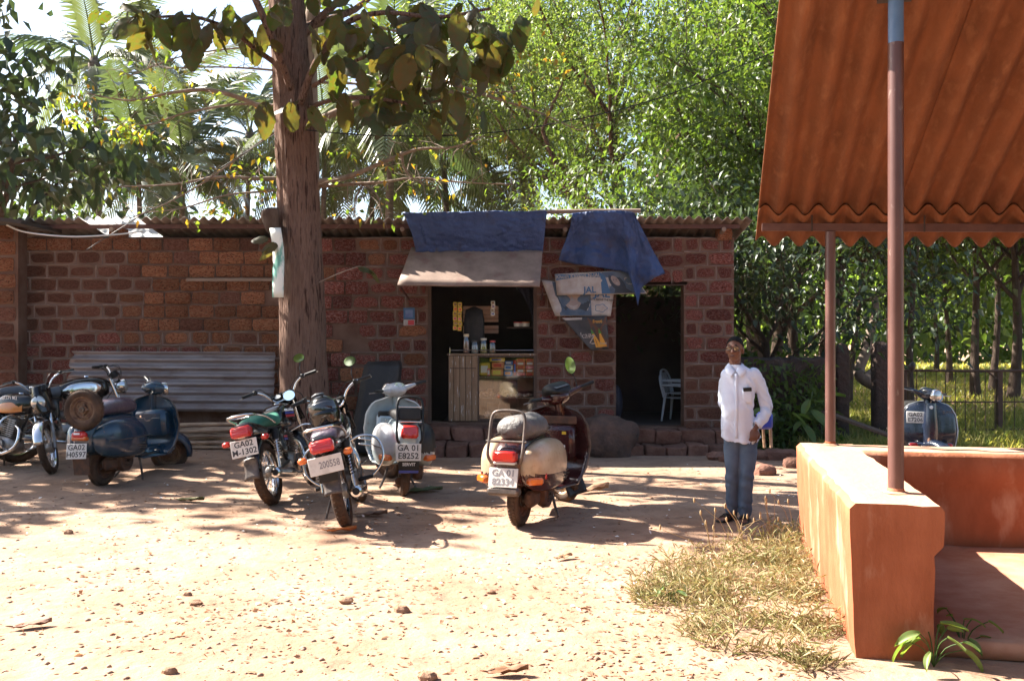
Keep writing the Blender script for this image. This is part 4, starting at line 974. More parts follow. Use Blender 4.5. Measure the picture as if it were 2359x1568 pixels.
    # tail
    if kind == 'E':
        boxp('tail_lamp', M_red, t, (-.335, 0, .665), (.07, .17, .125), rotm(0, 14, 0), .02); 
        for s in (-1, 1):
            mb = MB(); mb.lathe([(.0001, .012), (.022, .008), (.03, 0)], 12, rotm(0, -80, 0), (-.372, s*.04, .642)); mb.build('reflector', M_red, t)
    elif kind == 'F': boxp('tail_lamp', M_red, t, (-.34, 0, .605), (.10, .19, .085), rotm(0, 8, 0), .016); boxp('tail_lamp_chrome', M_trim, t, (-.335, 0, .555), (.07, .18, .02), None, .005)
    elif kind == 'B': boxp('tail_lamp', M_red, t, (-.345, .0, .575), (.08, .17, .075), rotm(0, 16, 0), .025); boxp('tail_lamp_base', M_org, t, (-.335, 0, .54), (.08, .18, .05), rotm(0, 12, 0), .015); boxp('sticker', M_wht, t, (-.39, .0, .592), (.004, .07, .018), rotm(0, 16, 0), .001)
    if kind in ('E', 'F'):
        for s in (-1, 1):
            a = boxp('indicator', M_org, t, (-.235, s*.205, .41), (.11, .13, .06), rotm(0, 0, -s*38), .015)
            if kind == 'F': boxp('indicator', M_red, t, (-.13, s*.268, .44), (.06, .02, .05), rotm(0, 0, -s*14), .006)
    if kind == 'G':
        boxp('bumper', M_navy, t, (1.07, 0, .385), (.05, .50, .11), None, .02)
        for s in (-1, 1): boxp('indicator', M_red, t, (1.088, s*.19, .395), (.05, .11, .075), rotm(0, 0, -s*20), .015)
    return t, S_
def pos(x, y): d = EYE*FPX/(y-784); return at(x, y, d)
SG = 'scooters parked in the yard'

# maroon and cream scooter in the middle
tF, sF = scooter('maroon scooter with dusty cream side panels and a tall rusty backrest hoop', pos(1197, 1210), (.42, 1.14), 0, M_maroon, M_cream, M_cream, M_maroon, SG, 56, 1.08, 'F')
plate(tF, (-.385, 0, .445), .24, .15, ['GA 01', '82334'], 14, ink=M_faint)
boxp('rear_bumper', M_muds, tF, (-.37, 0, .335), (.08, .27, .07), rotm(0, 10, 0), .02)
bar('backrest_frame', M_muds, tF, [(-.33, .12, .55), (-.35, .145, .62), (-.31, .145, .75), (-.27, .14, .90), (-.26, .09, .955), (-.26, -.09, .955), (-.27, -.14, .90), (-.31, -.145, .75), (-.35, -.145, .62), (-.33, -.12, .55)], .0125, sp=4)
bar('backrest_frame', M_muds, tF, [(-.32, .17, .72), (-.32, -.17, .72)], .011); bar('rack', M_muds, tF, [(-.31, .1, .765), (-.1, .1, .775), (-.1, -.1, .775), (-.31, -.1, .765)], .009)
mirror(tF, None, [(.95, -.20, 1.03), (.955, -.215, 1.10), (.96, -.20, 1.17)], (.965, -.20, 1.25), .052, .085, sF, (-1, .45, .05))
boxp('apron_panel', M_mud, tF, (.90, 0, .80), (.02, .44, .07), rotm(0, -4, 0), .006); boxp('sticker', M_yel, tF, (.857, -.115, .69), (.004, .04, .035), None, .001)
boxp('sticker', M_wht, tF, (.858, -.10, .565), (.004, .05, .025), None, .001)
mb = MB(); mb.ball((0, 0, 0), (.03, .008, .04), 10); o = mb.build('reflector', M_trim, tF, loc=(1.20, -.105, .30))
fl = MB(); fl.grid(6, 6, lambda u, v: (1.06-.03*u+.02*math.sin(v*3), lerp(-.11, .11, v), lerp(.22, .06, u)+.01)); xf(fl, sF); fl.build('mud_flap', M_blk, tF, smooth=180, solid=.006)
bd = MB(); rr_ = []
for i in range(15):
    u = i/14; r_ = .125*(1-.5*abs(2*u-1)**6); x = lerp(-.26, .27, u); n = 22
    rr_.append([(x+.012*noise.noise((u*5, k, 1)), r_*1.25*math.cos(2*math.pi*k/n)*(1+.10*noise.noise((u*4, math.cos(6.28*k/n)*2.2, math.sin(6.28*k/n)*2.2))), .91+r_*math.sin(2*math.pi*k/n)*(.85+.2*noise.noise((u*7, k*.3, 7)))) for k in range(n)])
M_tarpg = mat('grey_rubberised_cloth', (.17, .15, .14), .55, col2=(.07, .065, .065), scale=3.5, bump=.8, bscale=9, bdist=.03)
bd.loft(rr_); bo = bd.build('cloth_bundle', M_tarpg, None, smooth=180); tag(bo, 'grey crumpled rolled bundle lying on the seat of the maroon scooter', 'bundle')
bo.matrix_world = Matrix.LocRotScale(tF.location, tF.rotation_euler.to_quaternion(), tF.scale) @ Matrix.Translation((.02, -.02, -.105)) @ Matrix.Rotation(R(-6), 4, 'Z')

loft_part('instrument_binnacle', [(.865, .06, 1.03, 1.06), (.90, .10, 1.03, 1.10), (.98, .125, 1.02, 1.135), (1.06, .115, 1.0, 1.125), (1.12, .08, 1.0, 1.08)], M_blk, tF, M=sF, e=3)
b = MB(); b.box((.925, 0, 1.105), (.10, .15, .006), rotm(0, -19, 0), .002); xf(b, sF); b.build('instrument_glass', M_greyv, tF)
# pale blue grey scooter by the counter
tE, sE = scooter('pale blue grey scooter with a black backrest frame, parked before the counter', pos(928, 1140), (-.30, 1.25), 2, M_pale, M_silver, M_vinyl, M_pale, SG, 36, 1.06, 'E')
plate(tE, (-.375, .01, .475), .245, .165, ['GA 01', 'E8252'], 6)
boxp('mud_flap', M_blk, tE, (-.355, 0, .34), (.012, .20, .09), None, .004); boxp('mud_flap_strip', M_blue, tE, (-.352, 0, .285), (.016, .19, .03), None, .004)
text_part('flap_lettering', 'SERVIT', .042, tE, frame4((-.362, 0, .355), (0, -1, 0), (0, 0, 1)), M_wht, bold=.001)
bar('backrest_frame', M_blk, tE, [(-.36, .10, .56), (-.37, .125, .62), (-.335, .125, .78), (-.30, .12, .94), (-.29, .075, .995), (-.29, -.075, .995), (-.30, -.12, .94), (-.335, -.125, .78), (-.37, -.125, .62), (-.36, -.10, .56)], .013, sp=4)
bar('backrest_frame', M_chrome, tE, [(-.31, .12, .905), (-.31, -.12, .905)], .006); bar('backrest_frame', M_chrome, tE, [(-.337, .12, .765), (-.337, -.12, .765)], .007)
boxp('backrest_pad', M_vinyl, tE, (-.318, 0, .835), (.035, .225, .12), rotm(0, 10, 0), .014)
boxp('storm_panel', M_blk, tE, (.885, 0, .74), (.03, .38, .08), rotm(0, -4, 0), .02)
for z in (.40, .46): bar('crash_bar', M_chrome, tE, [(.93, .22, z), (.97, .37, z+.01), (1.05, .34, z+.01), (1.07, .2, z)], .009, sp=4)

# dark teal scooter with the spare wheel
tB, sB = scooter('dark teal scooter carrying a spare wheel behind its seat', pos(236, 1117), (.27, 1.15), -2, M_teal, M_teal, M_teal, None, SG, -56, 1.05, 'B')
plate(tB, (-.375, .02, .41), .22, .16, ['GA02', 'H0597'], 10, yaw=8)
boxp('mud_flap', M_mud, tB, (-.33, .0, .25), (.012, .20, .19), rotm(0, -6, 0), .006)
wheel('spare_wheel', tB, (0, 0, 0), .215, .046, Matrix.Translation((-.33, -.05, .84)) @ Matrix.Rotation(R(-84), 4, 'Z'), 'disc', M_rusty)
bar('spare_wheel_bracket', M_blk, tB, [(-.15, .02, .74), (-.26, -.02, .80), (-.3, -.04, .83)], .014)
bar('glove_box_trim', M_chrome, tB, [(.86, .15, .66), (.858, .05, .66), (.856, .03, .63), (.856, -.03, .63), (.858, -.05, .66), (.86, -.15, .66)], .003, n=5)

# dark scooter facing the camera behind the bench
tG, sG = scooter('dark navy scooter facing the road behind the red bench wall', Vector((5.2, 12.4, 0)), (-.22, -1), 0, M_navy, M_navy, M_navy, None, SG, 36, 1.0, 'G')
plate(tG, (1.075, -.165, .735), .20, .135, ['GA02', 'E7206'], 2, face=1, yaw=-10)
mb = MB(); mb.tube([(1.085, 0, .34), (1.10, 0, .60), (1.06, 0, .90)], [.075, .085, .07], 14); mb.build('horn_cover', M_navy, tG, smooth=60)
mb = MB(); mb.lathe([(.0001, .008), (.018, .006), (.022, 0)], 12, rotm(0, 80, 0), (1.135, 0, .86)); mb.build('badge', M_wht, tG)
text_part('shield_lettering', 'SUPER', .045, tG, frame4((1.092, .19, .80), Matrix.Rotation(R(12), 3, 'Z')@Vector((0, 1, 0)), (0, 0, 1)), M_muds)
mb = MB()
for k in range(5): mb.box((1.085, 0, .34+.02*k), (.16, .10, .006), None, .002)
tag(mb.build('grille', M_blk, tG), kind='stuff')
mirror(tG, None, [(.93, -.22, 1.04), (.93, -.25, 1.16), (.93, -.25, 1.27)], (.93, -.25, 1.30), .05, .06, sG, (-1, .0, .1))

# ---------------------------------------------------------------- motorcycles
def motorcycle(label, p0, heading, lean, tank, seat, side, group='motorcycles parked in the yard', steer=0, scale=1.0, kind='', zoff=0):
    h = Vector(heading).normalized(); p0 = Vector(p0)
    t = thing('parked_motorcycle', label, 'motorcycle', (p0.x, p0.y, ground_z(p0.x, p0.y)+zoff), (R(lean), 0, math.atan2(h.y, h.x)), group, scale)
    WB, WR = 1.26, .305; S_ = steer_m(steer, (1.0, 0, .95), (1.21, 0, .30))
    wheel('rear_wheel', t, (0, 0, WR), WR, .05, None, 'spoke', M_chrome)
    wheel('front_wheel', t, (WB, 0, WR), WR, .042, S_, 'spoke', M_chrome)
    fender('rear_fender', t, (0, 0, WR), .36, .072, 28, 172, M_blkgl if kind != 'D' else M_muds, None, .03)
    fr_ = MB(); fr_.grid(6, 6, lambda u, v: (-.355-.06*u*u, (v-.5)*(.14-.02*u+.03*u**4), lerp(.50, .36 if kind == 'D' else .31, u)-.02*abs(v-.5))); fr_.build('fender_flap', M_muds, t, smooth=180, solid=.004)
    fender('front_fender', t, (WB, 0, WR), .345, .062, 15, 165, M_chrome if kind in 'AD' else M_blkgl, S_, .025)
    for s in (-1, 1):
        bar('swingarm', M_blk, t, [(0, s*.10, .30), (.50, s*.09, .36)], .018)
        bar('fork_leg', M_chrome, t, [(WB, s*.085, .30), (1.135, s*.085, .58), (1.0, s*.085, .93)], .0165, S_)
        bar('fork_slider', M_alu if kind != 'B' else M_chrome, t, [(WB+.005, s*.085, .29), (1.14, s*.085, .57)], .025, S_)
        sh = bar('shock_absorber', M_chrome, t, [(.0, s*.135, .33), (.10, s*.13, .70)], .013)
        sp_ = MB(); P_ = [Vector((.035, s*.134, .42)).lerp(Vector((.088, s*.131, .66)), k/96)+Vector((.026*math.cos(k*.6), .026*math.sin(k*.6), 0)) for k in range(97)]; sp_.tube(P_, .0055, 5); sp_.build('spring', M_chrome if kind != 'D' else M_blk, sh, smooth=180)
        if kind in 'CD': bar('shock_cover', M_blk, sh, [(.075, s*.132, .60), (.10, s*.13, .70)], .034)
        bar('footpeg', M_blk, t, [(.50, s*.10, .31), (.50, s*.26, .31)], .017)
    for P_ in ([(1.0, 0, .90), (.80, 0, .52), (.76, 0, .26), (.45, 0, .24)], [(1.0, 0, .86), (.72, 0, .78), (.4, 0, .68)], [(.45, .08, .25), (.42, .09, .70), (-.18, .10, .73)], [(.45, -.08, .25), (.42, -.09, .70), (-.18, -.10, .73)], [(.44, .08, .34), (.12, .10, .70)], [(.44, -.08, .34), (.12, -.10, .70)]):
        bar('frame_tube', M_blk, t, P_, .016)
    loft_part('crankcase', [(.40, .08, .25, .40), (.46, .12, .21, .43), (.62, .13, .20, .43), (.74, .11, .22, .40), (.80, .06, .26, .34)], M_alu, t, e=3.2)
    mb = MB(); Rm = rotm(0, 12, 0)
    for k in range(9): mb.box(Vector((.66, 0, .43))+Rm@Vector((0, 0, .024*k)), (.19-.006*abs(k-3), .21-.006*abs(k-3), .011), Rm, .004)
    mb.box(Vector((.66, 0, .43))+Rm@Vector((0, 0, .1)), (.12, .13, .22), Rm, .01); mb.build('finned_cylinder', M_alu if kind != 'C' else M_muds, t)
    for s in (-1, 1): mb = MB(); mb.lathe([(.001, .02), (.07, .018), (.085, 0), (.088, -.03)], 22, RY@Matrix.Diagonal((1, 1, -s)), (.60, s*.135, .315)); mb.build('engine_cover', M_alu, t)
    loft_part('carburettor', [(.44, .03, .48, .56), (.5, .045, .46, .58), (.56, .03, .49, .55)], M_alu, t)
    mb = MB(); mb.tube(spline([(.76, -.06, .55), (.86, -.10, .48), (.84, -.13, .30), (.66, -.15, .21), (.45, -.155, .21), (.30, -.16, .235)], 5), .021, 10); pipe = mb.build('exhaust_pipe', M_chrome, t)
    mb = MB(); Rx = Vector((-1, 0, .14)).normalized().to_track_quat('Z', 'Y').to_matrix(); mb.lathe([(.022, 0), (.045, .06), (.052, .12), (.052, .52), (.046, .57), (.030, .575), (.030, .52), (.012, .52), (.012, .545), (.0005, .545)], 22, Rx, (.34, -.16, .23)); mb.build('muffler', M_chrome if kind != 'A' else M_muds, pipe); mb = MB(); mb.lathe([(.0001, .568), (.029, .568)], 18, Rx, (.34, -.16, .23)); mb.build('muffler_mouth', M_blk, pipe)
    if kind == 'B': loft_part('fuel_tank', [(.42, .05, .74, .82), (.46, .10, .70, .88), (.60, .135, .68, .935), (.78, .14, .68, .955), (.92, .10, .71, .94), (.98, .05, .76, .90)], tank, t, e=2.4, seg=28)
    else: loft_part('fuel_tank', [(.42, .07, .72, .80), (.47, .105, .69, .87), (.62, .135, .67, .925), (.80, .135, .67, .925), (.92, .10, .70, .90), (.97, .05, .76, .86)], tank, t, e=3, seg=28)
    mb = MB(); mb.lathe([(.0001, .015), (.03, .012), (.033, 0)], 14, None, (.74, 0, .925 if kind != 'B' else .955)); mb.build('tank_cap', M_chrome, t)
    st = [(-.20, .09, .74, .80), (-.15, .115, .73, .85), (.05, .125, .73, .87), (.2, .13, .73, .855), (.32, .13, .72, .835), (.44, .10, .72, .86), (.49, .06, .74, .83)]
    loft_part('seat', st, seat, t, e=2.8)
    if kind == 'B': loft_part('tail_cowl', [(-.26, .05, .72, .76), (-.2, .10, .70, .77), (0, .11, .68, .75)], side, t)
    else: loft_part('tail_cowl', [(-.40, .085, .70, .80), (-.36, .10, .68, .825), (-.2, .115, .67, .80), (0, .115, .65, .75), (.1, .10, .65, .74)], side, t, e=3)
    for s in (-1, 1):
        loft_part('side_panel', [(.12, .01, .56, .60, s*.13), (.18, .022, .48, .67, s*.13), (.30, .026, .44, .70, s*.13), (.40, .02, .46, .69, s*.125), (.43, .008, .52, .62, s*.12)], side, t, e=3)
    mb = MB(); mb.box((.25, .115, .33), (.56, .03, .07), rotm(0, 6, 0), .014); mb.build('chain_case', M_blk, t)
    # front end
    hz = .84
    mb = MB(); Hx = rotm(0, 88, 0); mb.lathe([(.0001, .03), (.05, .025), (.078, .008), (.082, 0)], 22, Hx, (1.16, 0, hz)); xf(mb, S_); hl = mb.build('headlamp', M_lens, t)
    mb = MB(); mb.lathe([(.082, .006), (.09, .004), (.092, -.012), (.085, -.06), (.055, -.11), (.001, -.12)], 22, Hx, (1.16, 0, hz)); xf(mb, S_); mb.build('headlamp_shell', M_chrome if kind == 'B' else M_blkgl, hl)
    if kind in 'CDA':
        mb = MB(); mb.grid(12, 10, lambda u, v: (1.04+.17*math.sin(math.pi*v)**.8*(1-.25*abs(2*v-1))-.10*u*u, (v-.5)*.30*(1-.25*u), lerp(.70, 1.04, u))); xf(mb, S_); mb.build('headlamp_cowl', M_blkgl, t, smooth=180, solid=.005)
    for s in (-1, 1):
        mb = MB(); mb.lathe([(.001, .014), (.040, .012), (.044, 0), (.044, -.06)], 16, rotm(0, -35, 0), (1.03, s*.05, 1.0)); xf(mb, S_); di = mb.build('instrument_dial', M_blk, t)
        mb = MB(); mb.lathe([(.0001, .0155), (.036, .0145)], 16, rotm(0, -35, 0), (1.03, s*.05, 1.0)); xf(mb, S_); mb.build('dial_face', M_lens, di)
    up = 1.12 if kind != 'B' else 1.07
    for s in (-1, 1):
        bar('handlebar', M_chrome, t, [(.99, 0, .955), (.99, s*.09, .965), (.975, s*.17, up-.05), (.93, s*.25, up), (.90, s*.30, up+.005)], .0115, S_, sp=4)
        bar('grip', M_blk, t, [(.905, s*.285, up+.004), (.855, s*.40, up+.002)], .0175, S_)
        bar('brake_lever', M_alu, t, [(.93, s*.26, up), (.96, s*.31, up), (.93, s*.43, up-.01)], .006, S_, 6)
        boxp('switch_box', M_blk, t, (.922, s*.262, up+.005), (.045, .05, .045), rotm(0, 0, -s*22), .01, S_)
    bar('cable', M_blk, t, [(.93, .26, up), (1.06, .18, up+.02), (1.10, .08, .98), (1.0, .04, .75)], .004, S_, 5, sp=5); bar('cable', M_blk, t, [(.93, -.26, up), (1.08, -.2, up+.01), (1.12, -.06, .95), (.9, -.05, .6)], .004, S_, 5, sp=5)
    if kind in 'CD':
        for s in ((-1, 1) if kind == 'D' else (-1,)): mirror(t, None, [(.935, s*.255, up+.01), (.95, s*.26, up+.08), (.985, s*(.30 if s < 0 else .33), up+.155)], (.985, s*(.30 if s < 0 else .36), up+.20 if s < 0 else up+.10), .062, .048, S_, (-1, -s*.15, -.03))
    # tail end
    if kind in 'CD':
        tl = boxp('tail_lamp', M_red, t, (-.42, 0, .745), (.09, .19, .10), rotm(0, 12, 0), .018)
        for k in range(3):
            mb = MB(); mb.box((-.467, 0, .715+.028*k), (.006, .165, .004), rotm(0, 12, 0), .001); mb.build('lens_rib', M_reds, tl)
        for s in (-1, 1):
            i_ = bar('indicator_stem', M_blk, t, [(-.34, s*.08, .665), (-.35, s*.16, .66)], .008); mb = MB(); mb.box((-.36, s*.185, .66), (.06, .075, .05), rotm(0, 0, s*6), .016); mb.build('indicator', M_org if kind == 'D' else M_red, i_)
        bar('grab_rail', M_chrome, t, [(.10, .15, .76), (-.15, .155, .84), (-.38, .12, .885), (-.44, .05, .895), (-.44, -.05, .895), (-.38, -.12, .885), (-.15, -.155, .84), (.10, -.15, .76)], .011, sp=4)
        bar('grab_rail', M_chrome, t, [(-.38, .1, .88), (-.30, .06, .87), (-.30, -.06, .87), (-.38, -.1, .88)], .008)
    for s in (-1, 1):
        if kind in 'AD' or s < 0: bar('crash_guard', M_chrome, t, [(.80, s*.04, .62), (.84, s*.20, .66), (.83, s*.34, .60), (.80, s*.36, .42), (.76, s*.22, .28), (.74, s*.05, .27)], .012, sp=5)
    bar('side_stand', M_muds, t, [(.42, .12, .25), (.34, .26, .02 if lean > -3 else -.04)], .011)
    bar('kick_lever', M_chrome, t, [(.46, -.14, .34), (.42, -.18, .45), (.40, -.24, .47)], .010); bar('gear_lever', M_chrome, t, [(.55, .15, .27), (.72, .17, .28)], .008)
    return t, S_
# green-seated bike
tC, sC = motorcycle('black motorcycle with a green seat cover and a red and blue tank stripe', pos(631, 1162), (.085, 1.26), -13, M_blkgl, M_grn, M_blkgl, steer=26, scale=1.05, kind='C')
plate(tC, (-.435, .0, .60), .25, .155, ['GA02', 'M-1302'], 10)
for z0, m in ((.845, M_wht), (.815, M_blue), (.785, M_reds)):
    for s in (-1, 1): boxp('tank_stripe', m, tC, (.665, s*.1335, z0), (.26, .012, .024), rotm(0, 3, 0), .004)
boxp('tank_stripe', M_reds, tC, (.30, -.158, .60), (.10, .006, .02), rotm(0, 5, 0), .002); boxp('tank_stripe', M_blue, tC, (.30, -.158, .575), (.10, .006, .02), rotm(0, 5, 0), .002)
# helmet bike
tD, sD = motorcycle('black motorcycle with chrome guards that carries a black helmet, nearest to the road', pos(801, 1212), (-.10, 1.19), -13, M_blkgl, M_mpb, M_blkgl, steer=24, scale=1.05, kind='D')
plate(tD, (-.445, .0, .60), .27, .14, ['    200558'], 8, size=.078, ink=M_faint, sx=.72)
boxp('number_plate_bracket', M_blk, tD, (-.425, 0, .50), (.01, .16, .08), None, .003)
MWD = Matrix.LocRotScale(tD.location, tD.rotation_euler.to_quaternion(), tD.scale)
hel = thing('motorcycle_helmet', 'shiny black full face helmet sitting on the seat of the nearest motorcycle', 'helmet'); hel.matrix_world = MWD @ Matrix.Translation((.13, 0, 1.00)) @ Matrix.Rotation(R(205), 4, 'Z') @ Matrix.Rotation(R(-8), 4, 'Y')
mb = MB(); rg = []
for i in range(15):
    u = i/14; z = lerp(-.15, .135, u); r_ = interp(u, [0, .12, .35, .6, .8, .93, 1], [.098, .118, .132, .132, .112, .068, .012])
    rg.append([(1.18*r_*math.cos(2*math.pi*k/28)+(.02 if u < .45 and math.cos(2*math.pi*k/28) > 0 else 0), r_*math.sin(2*math.pi*k/28), z) for k in range(28)])
mb.loft(rg); mb.build('shell', M_blkgl, hel, smooth=180)
mb = MB(); mb.grid(14, 6, lambda u, v: (1.2*interp(v, [0, .5, 1], [.131, .137, .129])*math.cos(R(lerp(-78, 78, u))), 1.03*interp(v, [0, .5, 1], [.131, .137, .129])*math.sin(R(lerp(-78, 78, u))), lerp(-.055, .06, v))); mb.build('visor', mat('smoked_visor', (.02, .02, .022), .05, coat=1), hel, smooth=180, solid=.003)
mb = MB(); mb.box((-.02, 0, .136), (.12, .09, .025), None, .012); mb.build('vent', M_greyv, hel)
mb = MB(); mb.tube([(1.19*.122*math.cos(2*math.pi*k/28), .122*math.sin(2*math.pi*k/28), -.148) for k in range(28)], .012, 6, closed=True); mb.build('rim_trim', M_blk, hel)
# bike with the chrome tank panel, far side
tV, sV = motorcycle('black motorcycle with a chrome tank panel and a grey covered seat', Vector((-6.35, 12.25, 0)), (.86, .50), -5, M_blkgl, M_greyv, M_blkgl, steer=-14, scale=1.13, kind='B', zoff=.0)
for s in (-1, 1):
    loft_part('tank_panel', [(.47, .006, .78, .80, s*.105), (.55, .016, .735, .86, s*.125), (.68, .016, .72, .885, s*.133), (.80, .014, .74, .885, s*.13), (.88, .006, .80, .85, s*.11)], M_chrome, tV, e=2.2)
# orange and blue tank bike at the left edge
tA, sA = motorcycle('motorcycle with an orange and black tank cut off by the left edge of the frame', Vector((-6.86, 12.0, 0)), (.95, -.31), -7, M_blkgl, M_vinyl, M_blkgl, steer=-62, scale=1.04, kind='A', zoff=-.04)
for s in (-1, 1):
    loft_part('tank_panel', [(.46, .004, .71, .75, s*.11), (.58, .012, .69, .80, s*.13), (.74, .012, .69, .82, s*.132), (.88, .006, .71, .80, s*.112)], M_orange, tA, e=2.4)
    text_part('tank_lettering', 'SUZUKI', .065, tA, frame4((.70, s*.1365, .865), (-s, 0, 0), (0, s*.28, 1)), M_wht, bold=.0015)
# ------------------------------------------------------------------ the man
def remesh(mb, voxel, it=3, fac=.5):
    me = mb.mesh('tmp', 0); o = bpy.data.objects.new('tmp', me); COL.objects.link(o)
    md = o.modifiers.new('r', 'REMESH'); md.mode = 'VOXEL'; md.voxel_size = voxel
    if it: s_ = o.modifiers.new('s', 'SMOOTH'); s_.iterations = it; s_.factor = fac
    dg = bpy.context.evaluated_depsgraph_get(); dg.update()
    out = bpy.data.meshes.new_from_object(o.evaluated_get(dg)); bpy.data.objects.remove(o); return out
def disp(me, fn):
    for v in me.vertices: v.co = v.co+fn(v.co, v.normal)
    me.update(); return me
MAN = thing('person', 'man in a long white shirt, grey trousers, glasses and sandals standing at the shop corner', 'person', at(1707, 1199, 8.68), (0, 0, R(-11))); MAN.location.z = ground_z(MAN.location.x, MAN.location.y)
M_skin = mat('brown_skin', (.15, .070, .046), .5, col2=(.125, .056, .036), scale=18, spec=.35)
M_hair = mat('black_hair', (.008, .007, .007), .75, spec=.15, col2=(.022, .02, .019), scale=120, lo=.55, hi=.7, bump=.5, bscale=160)
M_shirt = mat('white_cotton', (.64, .70, .82), .85, col2=(.58, .64, .77), scale=5, bump=.15, bscale=30, spec=.2)
M_trous = mat('grey_trousers', (.065, .095, .145), .8, col2=(.095, .13, .18), scale=10, bump=.2, bscale=60, spec=.2)
M_sandal = mat('black_sandal', (.008, .008, .009), .5)
def capsule(mb, pts, r, n=12):
    mb.tube(pts, r, n); rs = r if hasattr(r, '__len__') else [r]*len(pts)
    mb.ball(pts[0], rs[0], n); mb.ball(pts[-1], rs[-1], n)
hc = Vector((-.058, -.005, 1.555)); turn = Matrix.Rotation(R(-14), 3, 'Z')@Matrix.Rotation(R(-3), 3, 'X')
def H(x, y, z): return hc+turn@Vector((x, y, z))
B_ = MB()
B_.ball(H(0, .012, .028), (.072, .092, .088), 24, turn); B_.ball(H(0, -.012, -.03), (.060, .078, .078), 24, turn); B_.ball(H(0, -.045, -.085), (.036, .034, .028), 18, turn)
B_.ball(H(0, -.080, .025), (.045, .018, .014), 14, turn)
for s in (-1, 1):
    B_.ball(H(s*.040, -.058, -.022), (.022, .026, .022), 12, turn); B_.ball(H(s*.072, .012, -.008), (.011, .021, .034), 12, turn@rotm(0, 0, s*18)); B_.ball(H(s*.012, -.088, -.032), (.009, .009, .008), 10, turn)
    B_.ball(H(s*.026, -.082, .030), (.019, .010, .007), 10, turn)
capsule(B_, [H(0, -.082, .012), H(0, -.098, -.018), H(0, -.103, -.030)], [.008, .011, .0125], 10)
B_.ball(H(0, -.086, -.056), (.024, .012, .0065), 12, turn); B_.ball(H(0, -.084, -.070), (.020, .012, .007), 12, turn)
capsule(B_, [H(0, .02, -.05), (-.058, .015, 1.43), (-.045, .012, 1.34)], [.052, .051, .062], 16)
B_.ball((-.02, .01, 1.20), (.115, .07, .17), 18); capsule(B_, [(-.115, .01, 1.325), (-.04, .012, 1.35), (.105, .01, 1.325)], [.036, .05, .036], 14); B_.ball((-.02, 0, .98), (.11, .08, .14), 18)
capsule(B_, [(.118, .012, 1.325), (.230, .032, 1.035), (.135, -.055, .885), (.112, -.08, .845)], [.040, .036, .031, .027], 14)
capsule(B_, [(-.120, .012, 1.32), (-.155, .125, 1.07), (-.04, .17, .93), (.0, .175, .905)], [.038, .036, .031, .027], 14)
for s, (kx, ky, ax, ay) in ((-1, (-.078, -.02, -.082, .03)), (1, (.045, -.035, .035, -.02))):
    capsule(B_, [(s*.075-.01, 0, .80), (kx, ky, .43), (ax, ay, .10)], [.055, .045, .036], 14)
def foot(c, yaw):
    Rm = rotm(0, 0, yaw); c = Vector(c)
    rg = []
    for x, hw, h0, h1 in ((.065, .022, .014, .055), (.05, .031, .012, .085), (.0, .034, .012, .09), (-.06, .036, .012, .062), (-.12, .043, .012, .042), (-.155, .042, .013, .034)):
        rg.append([c+Rm@Vector((y, x, z)) for _, y, z in ring(0, hw, h0, h1, n=14)])
    B_.loft(rg)
    for k, (tx, tl, tr) in enumerate(((-.026, .040, .013), (-.006, .040, .0095), (.010, .034, .009), (.024, .027, .0085), (.037, .019, .008))): capsule(B_, [c+Rm@Vector((tx, -.14, .024)), c+Rm@Vector((tx*1.05, -.155-tl*.6, .024)), c+Rm@Vector((tx*1.08, -.155-tl, .021))], [tr, tr, tr*.9], 8)
feet = (((-.085, .055, 0), -34), ((.035, -.01, 0), -12))
for c, yw in feet: foot(c, yw)
def hand(w_, d, nrm, side, curl=.9):
    """palm from wrist w_ along d, palm facing nrm; four bent fingers of unequal length and a thumb on one side"""
    w_ = Vector(w_); d = Vector(d).normalized(); nrm = Vector(nrm); nrm = (nrm-d*nrm.dot(d)).normalized(); sd = d.cross(nrm)*side
    M_ = Matrix((sd, nrm, d)).transposed()
    B_.ball(w_+d*.045, (.040, .017, .052), 14, M_)
    for k, (o_, L) in enumerate(((.030, .070), (.010, .078), (-.010, .073), (-.029, .058))):
        p = w_+d*.082+sd*o_; dd = d.copy(); P_ = [p-d*.03, p]; a = 0
        for j, f in enumerate((.45, .32, .23)):
            a += curl*(.75 if j == 0 else 1.0); dd = d*math.cos(a)+nrm*math.sin(a); P_.append(P_[-1]+dd*L*f)
        capsule(B_, P_, [.0095, .0095, .009, .0085, .0075], 8)
    q = w_+d*.02+sd*.030; capsule(B_, [q, q+sd*.022+d*.026+nrm*.008, q+sd*.022+d*.052+nrm*.022, q+sd*.012+d*.070+nrm*.034], [.0125, .0115, .010, .0085], 8)
hand((.112, -.080, .845), (-.12, -.28, -1), (-.25, 1, -.1), 1, .8)
hand((.0, .175, .905), (1, .05, -.25), (0, 1, 0), 1, .7)
me = remesh(B_, .0052, 2); me.shade_smooth(); me.materials.append(M_skin); me.name = 'body'; link('body', me, MAN)
